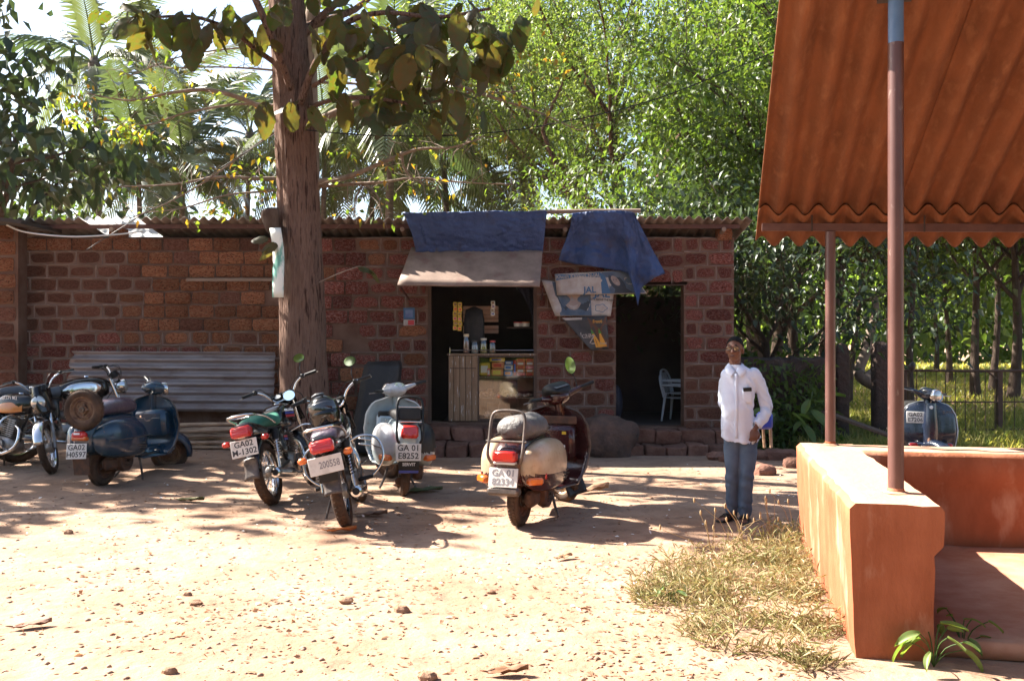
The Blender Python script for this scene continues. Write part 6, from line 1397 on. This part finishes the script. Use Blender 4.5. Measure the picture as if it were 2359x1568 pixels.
for x, c, lb in ((995, 'red', 'white tub with a red lid on the back shelf in the dark shop'), (1075, 'orange', 'white tub with an orange lid on the back shelf in the dark shop')):
    t = thing('tub', lb, 'tub', (cx(x), CY+.5, cz(470))); q = MB(); q.lathe([(.001, 0), (.06, 0), (.066, .055)], 16); q.build('pot', PK['white'], t); q = MB(); q.lathe([(.07, .055), (.07, .072), (.001, .074)], 16); q.build('lid', PK[c], t)
q = MB(); q.box((cx(1050), .5, cz(472)-.012), (.5, .2, .02)); q.build('back_shelf', M_dwood, shop, loc=(0, .14, 0))

# ------------------------------------------------------------------ plastic chairs in the doorway
M_plc = mat('pale_plastic', (.42, .47, .52), .35, col2=(.33, .38, .42), scale=7)
def chair(loc, rz, label):
    t = thing('plastic_chair', label, 'chair', loc, (0, 0, R(rz)), 'stacked plastic chairs in the doorway', .86)
    q = MB(); q.grid(10, 8, lambda u, v: ((u-.5)*.44, (v-.5)*.42, .43-.02*math.cos((u-.5)*3)*math.cos((v-.5)*3))); q.build('seat', M_plc, t, smooth=180, solid=.012)
    q = MB(); q.tube(spline([(-.24, .20, .44), (-.25, .26, .68), (-.17, .30, .82), (0, .31, .86), (.17, .30, .82), (.25, .26, .68), (.24, .20, .44)], 4), .02, 8); q.build('back_frame', M_plc, t)
    for k in range(4): q = MB(); q.box((-.12+.08*k, .265, .63), (.035, .012, .38), rotm(-12, 0, 0), .004); q.build('back_slat', M_plc, t)
    for sx in (-1, 1):
        q = MB(); q.tube(spline([(sx*.24, .24, .66), (sx*.28, .05, .66), (sx*.27, -.18, .63), (sx*.24, -.21, .43)], 4), .018, 8); q.build('armrest', M_plc, t)
        for sy in (-1, 1): q = MB(); q.tube([(sx*.21, sy*.19, .43), (sx*.25, sy*.24, 0)], [.026, .018], 8); q.build('leg', M_plc, t)
    return t
cp_ = at(1562, 978, WY+1.0); cp_.z = .36
for k in range(2): chair((cp_.x+.02*k, cp_.y+.05*k, cp_.z+.07*k), 62, ['lowest pale plastic chair of the stack inside the doorway', 'topmost pale plastic chair of the stack inside the doorway'][k])
q = MB(); q.ball((0, 0, .3), (.10, .14, .30), 18); q.v = [(v[0]*(1+.2*noise.noise((v[0]*5, v[1]*5, v[2]*5))), v[1], max(0, v[2])) for v in q.v]; tag(q.build('sack', mat('blue_sack', (.006, .008, .022), .6, bump=.5, bscale=14), None, smooth=180, loc=(X(1424)+.03, WY+.55, .35)), 'dark blue sack just inside the doorway on its left side', 'sack')

# ------------------------------------------------------------------ things along the wall
M_zinc = mat('rusty_zinc_sheet', (.19, .155, .15), .55, .35, col2=(.27, .24, .24), scale=2.5, stretch=(.7, 1, 3), col3=(.13, .07, .05), scale3=3, lo3=.52, hi3=.72, bump=.15, bscale=30)
q = MB()
def zs(u, v):
    z = lerp(1.475, .60, v); y = -.06-.22*v; ph = v*7.4*2*math.pi
    return (lerp(X(170)+.03*math.sin(ph*.5), X(636)+.03*v, u), y-.022*math.cos(ph)+.008*noise.noise((u*5, v*3, 1)), z+.05*(u-.5)*(-.35))
q.grid(30, 90, zs); tag(q.build('corrugated_sheet', M_zinc, None, smooth=180, solid=.003, loc=(0, WY, 0)), 'large grey corrugated metal sheet leaning lengthwise against the wall', 'metal sheet')
M_pole = mat('bamboo_pole', (.46, .32, .21), .7, col2=(.24, .15, .095), scale=4, stretch=(1, 4, 4), rand=.35)
rs_ = random.Random(8)
for k in range(17):
    row = k // 4; c = Vector((X(485)+rs_.uniform(-.2, .25), 13.3+.12*(k % 4)+rs_.uniform(-.03, .03), .14+.075*row+rs_.uniform(0, .02))); L = rs_.uniform(.65, 1.0); a = rs_.uniform(-.09, .09); tl = rs_.gauss(0, .05); r_ = rs_.uniform(.018, .036)
    q = MB(); q.tube([(-L, -a*L, rs_.uniform(-.02, .03)-tl*L), (-.3*L, 0, -.3*tl*L), (.4*L, .02, .01+.4*tl*L), (L, a*L, rs_.uniform(-.02, .03)+tl*L)], [r_, r_*.95, r_, r_*.85], 8); q.build('x', M_pole, None)
    o = bpy.data.objects['x']; o.name = 'wooden_pole'; o.location = c; tag(o, 'wooden pole lying in the pile below the corrugated sheet', 'pole', 'poles piled below the corrugated sheet')
q = MB(); n = 26; rg = []
for z, xa, xb, dp in ((.06, 808, 905, .30), (.35, 815, 905, .28), (.75, 824, 915, .24), (1.1, 834, 924, .20), (1.28, 840, 926, .17), (1.335, 848, 922, .12)):
    a, b_ = (xa-1179)*13.8/FPX, (xb-1179)*13.8/FPX
    rg.append([((a+b_)/2+(b_-a)/2*abs(math.cos(t))**.6*(1 if math.cos(t) > 0 else -1)*(1+.04*noise.noise((t*3, z*2, 2))), -dp*.5+dp*abs(math.sin(t))**.7*(1 if math.sin(t) > 0 else -1)*(1+.3*math.sin(t*9+z)*.25), z+.03*noise.noise((t*2, z*3, 8))) for t in [2*math.pi*k/n for k in range(n)]])
S2 = [[tuple(Vector(rg[i][k]).lerp(Vector(rg[i+1][k]), j/4)+Vector((0, .012*noise.noise((k*.6, (i*4+j)*.25, 3)), 0))) for k in range(n)] for i in range(5) for j in range(4)]+[rg[-1]]
q.loft(S2); tag(q.build('covered_machine', mat('black_cloth', (.010, .010, .012), .55, col2=(.018, .017, .02), scale=5, bump=.5, bscale=10, bdist=.03), None, smooth=180, loc=(0, 13.85, 0)), 'upright thing wrapped in black cloth leaning against the wall left of the counter', 'covered object')
M_clod = mat('dirt_clod', (.20, .11, .07), .95, col2=(.30, .19, .13), scale=9, bump=.8, bscale=40, spec=.1)
M_rock = mat('dark_rock', (.055, .035, .028), .95, col2=(.13, .075, .055), scale=6, bump=1, bscale=16, bdist=.03, col3=(.035, .025, .022), scale3=3)
def rock(loc, r, m, label, cat='stone', name='stone', seed=1, n=24, group=None, flat=1):
    q = MB(); q.ball((0, 0, 0), 1, n); vs = []
    for v in q.v:
        p = Vector(v); k = 1+.28*noise.noise(p*1.3+Vector((seed*7, 0, 0)))+.14*noise.noise(p*3+Vector((0, seed*5, 0)))+(.06*noise.noise(p*8) if n > 16 else 0); p = p*k
        if flat: p = Vector((abs(p.x)**.8*math.copysign(1, p.x), abs(p.y)**.8*math.copysign(1, p.y), abs(p.z)**.75*math.copysign(1, p.z)))
        vs.append((p.x*r[0], p.y*r[1], p.z*r[2]))
    q.v = vs; o = q.build(name, m, None, smooth=18 if n == 11 else 40 if n < 16 else 180, loc=loc); return tag(o, label, cat, group)
p = at(1400, 1010, 13.55); rock((p.x, p.y+.1, .22), (.40, .30, .36), M_rock, 'large dark rough boulder against the wall between the counter and the doorway', 'boulder', 'boulder', 4, 36)
rs_ = random.Random(12)
for k, (x, y) in enumerate(((1690, 1045), (1722, 1052), (1750, 1040), (1778, 1048), (1805, 1052), (1830, 1040), (1700, 1020), (1785, 1025), (1812, 1022), (1735, 1085), (1760, 1090), (1832, 1075), (1672, 1062), (1650, 1055))):
    d = min(13.2, EYE*FPX/(y-784)); pp = at(x, y, d); sz = rs_.uniform(.07, .16); rock((pp.x, pp.y, ground_z(pp.x, pp.y)+sz*.35), (sz*1.3, sz, sz*.7), M_step, 'rough reddish stone in the rubble at the corner of the shop', 'stone', 'rubble_stone', k+20, 12, 'rubble stones at the shop corner')
for k, (x, y, sz, lb) in enumerate(((450, 1395, .05, 'small reddish stone left of the middle of the sunlit ground'), (797, 1391, .055, 'brown stone in the middle of the sunlit foreground'), (925, 1409, .06, 'largest reddish stone on the sunlit foreground'), (985, 1562, .06, 'stone at the bottom edge left of the middle'), (392, 1550, .045, 'small dark stone at the bottom left'), (158, 1230, .05, 'brown lump on the ground below the teal scooter'), (432, 1372, .035, 'tiny stone on the sunlit ground beside a leaf'), (1130, 1366, .04, 'small stone on bright ground right of the middle'))):
    pp = pos(x, y); rock((pp.x, pp.y, ground_z(pp.x, pp.y)+sz*.2), (sz*.85, sz*.6, sz*.5), M_clod, lb, 'stone', 'stone', k+40, 11, None, 0)

# ------------------------------------------------------------------ low wall, gate posts, fence, plank at the right
LW = thing('low_wall', 'crumbling dark laterite garden wall behind the man, weeds growing over it', 'wall', (at(1800, 784, 14.9).x, 14.9, 0))
M_mossy = mat('blackened_laterite', (.035, .024, .02), .95, col2=(.07, .04, .03), scale=5, bump=1, bscale=12, bdist=.04, col3=(.14, .065, .035), scale3=3, lo3=.6, hi3=.75)
q = MB(); n = 30; L0, L1 = at(1700, 784, 14.9).x-LW.location.x, at(1902, 784, 14.9).x-LW.location.x
q.loft([[(lerp(L0, L1, i/n), y+.05*noise.noise((i*.4, y*5, z)), z+(.06*noise.noise((i*.35, 2, 2))+.03*noise.noise((i*.9, 1, 5)) if z > .5 else 0)) for y, z in ((-.2, -.1), (-.2, .35), (-.19, .7), (-.18, 1.05), (-.14, 1.34), (0, 1.38), (.14, 1.34), (.2, .8), (.2, -.1))] for i in range(n+1)])
q.build('core', M_mossy, LW, smooth=60)
P = np.stack([NR.uniform(L0, L1, 1500), NR.uniform(-.5, .05, 1500), NR.random(1500)**1.4*1.3], 1); P[:, 1] -= .25*(1-P[:, 2])
tag(link('creeper', leaf_mesh('creeper', P, NR.normal(size=(1500, 3))-np.array([0, .4, .2]), .12*NR.uniform(.6, 1.5, 1500), .06, L_grove, .3), LW), kind='stuff')
for (xa, xb, yt, d, lb) in ((1922, 1953, 790, 15.2, 'dark rounded gate post just right of the far shelter post'), (2009, 2046, 785, 15.2, 'dark rounded gate post just left of the front shelter post')):
    a, b_ = at(xa, yt, d), at(xb, yt, d); wd = b_.x-a.x; t = thing('gate_post', lb, 'gate post', ((a.x+b_.x)/2, d, 0), group='old gate posts')
    q = MB(); zz = [0, .3, .6, .9, 1.2, a.z-.16, a.z-.08, a.z-.02, a.z]; ww = [1, 1, 1, 1, 1, 1, .86, .55, .2]
    q.loft([ring(0, wd/2*k, -wd/2*k, wd/2*k, e=5) for k in ww]); m_ = len(q.v)//len(ww); q.v = [(v[1]+.012*noise.noise((v[1]*9, zz[i//m_]*5, 2)), v[2], zz[i//m_]) for i, v in enumerate(q.v)]
    q.build('shaft', M_mossy, t, smooth=60)
FE = thing('iron_fence', 'rusty iron railing with thin upright bars behind the dark scooter', 'fence', (at(2080, 784, 16).x, 16, 0))
M_iron = mat('rusty_iron', (.05, .028, .02), .8, col2=(.09, .045, .03), scale=10)
fx1 = at(2440, 784, 16).x-FE.location.x
for z, r_ in ((1.14, .022), (.62, .012), (.16, .014)): q = MB(); q.tube([(-.1, 0, z), (fx1*.5, 0, z-.012), (fx1, 0, z)], r_, 8); q.build('rail', M_iron, FE)
x = .05
while x < fx1:
    q = MB(); q.tube([(x, 0, .05), (x+rnd.uniform(-.01, .01), 0, 1.13)], .008, 5); q.build('bar', M_iron, FE); x += .165
for x in (0, at(2303, 784, 16).x-FE.location.x): q = MB(); q.box((x, .03, .57), (.09, .09, 1.14), None, .01); q.build('fence_post', M_iron, FE)
q = MB(); q.tube([(at(2303, 784, 16).x-FE.location.x-.2, .02, 1.12), (at(2303, 784, 16).x-FE.location.x, .02, .95)], .015, 6); q.build('brace', M_iron, FE)
a, b_ = at(1898, 948, 14.2), at(2050, 1003, 13.4); q = MB(); c = (a+b_)/2; q.box((0, 0, 0), ((b_-a).length, .16, .04), (b_-a).to_track_quat('X', 'Z').to_matrix(), .006); tag(q.build('plank', M_dwood, None, loc=c), 'dark plank slanting down from the low wall behind the bench', 'plank')
b = MB(); b.box((0, 0, .13), (.19, .10, .20), None, .03); tag(b.build('blue_bag', mat('bright_blue_plastic', (.02, .04, .30), .4), None, loc=(at(1760, 975, 11.2).x, 11.2, at(1760, 990, 11.2).z-.02)), 'small bright blue bag showing behind the man at hip height', 'bag')
q = MB(); q.tube([at(1776, 1030, 11.3), at(1774, 990, 11.25), at(1770, 958, 11.2)], .018, 6); q.tube([at(1760, 1030, 11.4), at(1757, 985, 11.25)], .016, 6); tag(q.build('stick_prop', M_pole, None), 'pale stick propped beside the small blue bag', 'stick')
bpy.data.objects['blue_bag'].location.z += 0

# ------------------------------------------------------------------ wires, notice on the trunk
for nm, pts, r_, lb in (('overhead_wire', [(705, 300, 12.0), (850, 312, 12.2), (1050, 312, 12.6), (1250, 290, 13), (1500, 232, 13.4), (1790, 118, 14), (2050, 20, 14.6)], .008, 'thin overhead wire running from the big trunk up to the right'), ('cable', [(15, 518, 13.4), (60, 535, 13.5), (160, 545, 13.6), (260, 541, 13.7), (330, 533, 13.8)], .012, 'pale cable sagging under the left end of the roof'), ('overhead_wire', [(640, 305, 12.1), (470, 410, 11.9), (300, 512, 11.6), (200, 575, 11.4)], .005, 'thin taut string running down left from the big trunk')):
    q = MB(); q.tube(spline([at(*p) for p in pts], 6), r_, 5); tag(q.build(nm, M_blk if nm != 'cable' else M_trim, None), lb, 'wire')
n_ = mt(653, 612)+MT.location; M_paper = mat('notice_paper', (.62, .66, .62), .7, col2=(.10, .30, .25), scale=5, lo=.52, hi=.60, stretch=(1, 1, .35)); 
q = MB(); q.grid(5, 10, lambda u, v: (lerp(-.075, .075, u)+.045*v+.02*math.sin(v*4), -.02-.05*math.sin(u*2.2)-.012*math.cos(v*9), lerp(.44, -.42, v))); tag(q.build('paper_notice', M_paper, None, smooth=180, solid=.003, loc=(n_.x-.02, TD-.30, n_.z)), 'white and green paper notice fixed to the left side of the big trunk', 'notice')
q = MB(); q.tube(spline([mt(648, 545, TD-.1), mt(632, 528, TD-.2), mt(624, 500, TD-.25), mt(620, 482, TD-.25)], 4), [.09]*5+[.10]*4+[.11]*3+[.07], 10); q.v = [tuple(Vector(v)+.035*noise.noise_vector(Vector(v)*7)) for v in q.v]; q.build('broken_stub', M_barkd, MT, smooth=180)
for x, y, dr in ((618, 552, (-1, 0, .1)), (628, 572, (-.7, -.3, -.5)), (640, 560, (-.5, -.4, -.3)), (825, 615, (1, -.2, -.2)), (850, 622, (.8, -.2, -.5)), (600, 262, (-.2, 0, -1)), (598, 290, (0, 0, -1))): put_leaf(mt(x, y, TD-.35), dr, .62)
q = MB(); q.tube(spline([mt(735, 650, TD-.2), mt(780, 630, TD-.3), mt(830, 612, TD-.35)], 4), .008, 5); q.build('twig', M_barkp, MT)

# ------------------------------------------------------------------ litter, grass, small plants
def scatter(n, y0, y1, wx=1.08):
    """ground points spread over the yard, denser close to the viewer"""
    d = np.exp(NR.uniform(np.log(y0), np.log(y1), n)); x = NR.uniform(-.56, .56, n)*d*wx; return x, d
def gz(x, y): return np.array([ground_z(a, b_) for a, b_ in zip(x, y)])
M_litter = leaf_mat('dry_leaf_litter', (.33, .21, .135), (.27, .14, .08), .2, .8, glow=(1.2, 1, .8))
x, y = scatter(11000, 4.2, 13.2); keep = (NR.random(11000) < np.clip(.42+1.1*np.array([noise.noise((a*.6, b_*.6, 5)) for a, b_ in zip(x, y)]), .08, 1)) & ~((x > 1.6+.2*(y-4.9)) & (y < 8.2)); x, y = x[keep], y[keep]; n = len(x)
P = np.stack([x, y, gz(x, y)+NR.uniform(.001, .007, n)], 1); D = np.stack([NR.normal(size=n), NR.normal(size=n), NR.normal(0, .10, n)], 1)
tag(link('leaf_litter', leaf_mesh('leaf_litter', P, D, NR.uniform(.014, .06, n), NR.uniform(.008, .034, n), M_litter, .02, up=1.6)), 'scattered small dry leaves on the dirt', kind='stuff')
x, y = scatter(500, 5.5, 13); P = np.stack([x, y, gz(x, y)+.012], 1); n = len(x)
tag(link('paper_scraps', leaf_mesh('paper_scraps', P, np.stack([NR.normal(size=n), NR.normal(size=n), NR.normal(0, .2, n)], 1), NR.uniform(.02, .05, n), NR.uniform(.015, .03, n), mat('scrap_paper', (.6, .58, .56), .7), 0, up=2)), 'small pale scraps of paper on the dirt', kind='stuff')
def pebbles(name, n, y0, y1, s0, s1, m, label):
    x, y = scatter(n, y0, y1); k = ~((x > 1.6+.2*(y-4.9)) & (y < 8.2)); x, y = x[k], y[k]; n = len(x); s = s0+(s1-s0)*NR.random(n)**4; z = gz(x, y)+s*.1
    O = np.array([[1, 0, 0], [0, 1, 0], [-1, 0, 0], [0, -1, 0], [0, 0, .8], [.3, .2, -.5]]); V = (O[None]*(s[:, None, None])*NR.uniform(.55, 1.3, (n, 6, 1))*np.array([1.2, 1, .75])); a = NR.random(n)*6.28; c_, s_ = np.cos(a)[:, None], np.sin(a)[:, None]
    V = np.stack([V[..., 0]*c_-V[..., 1]*s_, V[..., 0]*s_+V[..., 1]*c_, V[..., 2]], -1)+np.stack([x, y, z], 1)[:, None]
    F = np.array([[0, 1, 4], [1, 2, 4], [2, 3, 4], [3, 0, 4], [1, 0, 5], [2, 1, 5], [3, 2, 5], [0, 3, 5]]); me = bpy.data.meshes.new(name); idx = (F[None]+np.arange(n)[:, None, None]*6).reshape(-1)
    me.vertices.add(n*6); me.vertices.foreach_set('co', V.astype(np.float32).ravel()); me.loops.add(len(idx)); me.loops.foreach_set('vertex_index', idx.astype(np.int32)); me.polygons.add(n*8); me.polygons.foreach_set('loop_start', np.arange(0, n*24, 3, dtype=np.int32)); me.update(); me.validate(); me.materials.append(m)
    return tag(link(name, me), label, kind='stuff')
pebbles('pebbles', 3800, 4.2, 13, .004, .022, mat('pebble', (.22, .13, .09), .95, col2=(.30, .2, .15), scale=3, world=True), 'small reddish pebbles and crumbs of laterite on the dirt')
def dry_leaf(x, y, L, col, label, curl=.5, rz=0, d=None):
    pp = pos(x, y); q = MB(); k = rnd.random()*9
    q.grid(10, 8, lambda u, v: (L*(u-.5), (v*2-1)*L*.24*math.sin(math.pi*min(1, u*.92+.05))**.7*(1-.3*curl), .006+L*.11*curl*abs(2*v-1)**1.5*(.5+u)+.06*L*noise.noise((u*5, v*4, k))+.06*L*u*u*curl)); q.tube([(-L*.5, 0, .012), (-L*.68, .03*L, .02)], .004, 4)
    o = q.build('fallen_leaf', mat('fallen_leaf', col, .65, col2=tuple(c*.6 for c in col), scale=14), None, smooth=180, solid=.002, loc=(pp.x, pp.y, ground_z(pp.x, pp.y)+.012)); o.rotation_euler.z = R(rz); return tag(o, label, 'leaf')
dry_leaf(75, 1445, .20, (.20, .075, .035), 'curled reddish brown dry leaf at the lower left of the yard', .55, 28)
dry_leaf(787, 1224, .25, (.55, .16, .03), 'bright orange dry leaf in front of the nearest motorcycle wheel', .7, 6)
dry_leaf(440, 1156, .30, (.16, .15, .04), 'olive green curled leaf on the shaded ground between the teal scooter and the motorcycles', .7, -15)
bpy.data.objects['fallen_leaf.002']['label'] = 'olive green curled leaf right of the teal scooter'
dry_leaf(975, 1133, .42, (.10, .13, .045), 'long green leaf lying beside the pale scooter wheel', .4, 15)
dry_leaf(1368, 1135, .38, (.36, .21, .12), 'large pale brown dry leaf right of the maroon scooter', 1.0, 30)
dry_leaf(1170, 1555, .20, (.22, .10, .045), 'long thin dry leaf at the bottom edge of the picture', .9, 5)
dry_leaf(1300, 1285, .16, (.30, .17, .09), 'small dry leaf on bright ground below the maroon scooter', .6, 40); dry_leaf(855, 1190, .3, (.22, .13, .09), 'grey brown dry leaf between the two motorcycles', .6, 5)
# dry grass patch beside the bench
GX = [(1450, 1385), (1520, 1330), (1640, 1270), (1740, 1240), (1836, 1228), (1850, 1290), (1880, 1400), (1925, 1520), (1790, 1545), (1640, 1500), (1500, 1440)]
GP = [pos(*p) for p in GX]
def inside(x, y):
    c = False; j = len(GP)-1
    for i in range(len(GP)):
        if (GP[i].y > y) != (GP[j].y > y) and x < (GP[j].x-GP[i].x)*(y-GP[i].y)/(GP[j].y-GP[i].y)+GP[i].x: c = not c
        j = i
    return c
pts = []
while len(pts) < 8200:
    px_, py_ = NR.uniform(.5, 2.6), NR.uniform(4.5, 8.4)
    if inside(px_+.25*noise.noise((px_*2.5, py_*2.5, 1)), py_+.35*noise.noise((px_*3, py_*3, 7))) and NR.random() < .18+1.3*(noise.noise((px_*2.2, py_*2.2, 3))+.25*noise.noise((px_*6, py_*6, 5))+.25): pts.append((px_, py_, ground_z(px_, py_)))
P = np.array(pts); n = len(P); hgt = NR.uniform(.05, .2, n)*(1+.6*np.array([noise.noise((a*1.7, b_*1.7, 6)) for a, b_, _ in pts])); k = NR.random(n) < .45
P[k, 2] += NR.random(k.sum())*.14; D = np.stack([NR.normal(0, .7, n), NR.normal(0, .7, n), NR.uniform(.2, 1.1, n)], 1)
ti = NR.random(n)*.9; ti[NR.random(n) < .18] = 1.5
tag(link('dry_grass', leaf_mesh('dry_grass', P, D, hgt*.55+.015, NR.uniform(.004, .012, n), L_dry, .15, ti, up=.2)), 'straw coloured dry grass and weeds beside the bench', kind='stuff')
for k, (x, y) in enumerate(((1712, 1255), (1775, 1250), (1830, 1245), (1640, 1290), (1690, 1260))):
    pp = pos(x, y); q = MB()
    for j in range(5):
        a, l = rnd.gauss(0, .25), rnd.uniform(.22, .42); q.tube([(0, 0, 0), (a*.3, rnd.gauss(0, .04), l*.6), (a*.8, rnd.gauss(0, .06), l)], [.004, .003, .002], 4, cap=False); q.ball((a*.8, 0, l), (.008, .008, .022), 6)
    tag(q.build('seeding_grass', L_dry, None, loc=(pp.x, pp.y, ground_z(pp.x, pp.y))), 'tall dry seed stalks standing out of the grass beside the bench', 'grass stalks', 'seed stalks beside the bench')
def weed(loc, label, n, L, m, h, seed, cat='plant'):
    rs = random.Random(seed); t = thing('weed', label, cat, loc)
    for k in range(n):
        a = rs.uniform(0, 6.28); hh = h*rs.uniform(.4, 1); r_ = h*rs.uniform(.2, .7); P_ = [(0, 0, 0), (r_*.4*math.cos(a), r_*.4*math.sin(a), hh*.7), (r_*math.cos(a), r_*math.sin(a), hh)]
        q = MB(); q.tube(spline(P_, 3), .003, 4); q.build('stem', L_green, t)
        put = link('leaf', WL[rs.randrange(3)], t); put.location = P_[-1]; put.rotation_euler = (rs.gauss(0, .3), rs.uniform(-.2, .7), a+rs.gauss(0, .5)); put.scale = (L*rs.uniform(.6, 1.2),)*3
    return t
WL = []
L_weed = leaf_mat('weed_leaf', (.07, .13, .04), (.12, .18, .05), .35, vein=True)
for k in range(3):
    q = MB(); q.grid(8, 4, lambda u, v: (u, (v*2-1)*.22*math.sin(math.pi*min(1, u*.95+.04))**.8, -.35*u*u*(.5+.4*k)+.12*abs(v*2-1))); me = q.mesh('leaf', 180); me.materials.append(L_weed); WL.append(me)
pp = at(2150, 1500, 4.78); weed((pp.x, pp.y, ground_z(pp.x, pp.y)), 'small green weed with broad sunlit leaves at the foot of the bench end', 11, .13, L_green, .22, 3)
pp = at(2215, 1490, 4.95); weed((pp.x, pp.y, .02), 'low shaded weed just right of the sunlit one', 8, .09, L_green, .2, 4)
pp = at(1545, 1370, 6.0); weed((pp.x, pp.y, ground_z(pp.x, pp.y)), 'yellow green sprig at the left tip of the dry grass', 6, .07, L_yel, .12, 5)
for k, (x, y, d) in enumerate(((1850, 985, 14.2), (1800, 970, 14.3), (1880, 935, 14.4))):
    pp = at(x, y, d); weed((pp.x, pp.y, pp.z-.2), ['broad leaved weed below the low wall near the plank', 'broad leaved weed below the low wall behind the man', 'broad leaved weed high on the low wall beside the far post'][k], 9, .34, L_green, .5, 6+k)

# ------------------------------------------------------------------ thin warm air between the yard and the far trees
hz = MB(); hz.box((0, 34, 11.5), (150, 130, 26)); ho = hz.build('haze', None, None, smooth=0); ho.data.materials.clear()
hm = bpy.data.materials.new('haze'); hm.use_nodes = True; hn = hm.node_tree; hn.nodes.remove(hn.nodes['Principled BSDF']); pv = hn.nodes.new('ShaderNodeVolumePrincipled')
pv.inputs['Color'].default_value = (.93, .96, 1, 1); pv.inputs['Density'].default_value = .00013; pv.inputs['Anisotropy'].default_value = .35; hn.links.new(pv.outputs[0], hn.nodes['Material Output'].inputs['Volume']); ho.data.materials.append(hm); tag(ho, kind='stuff')
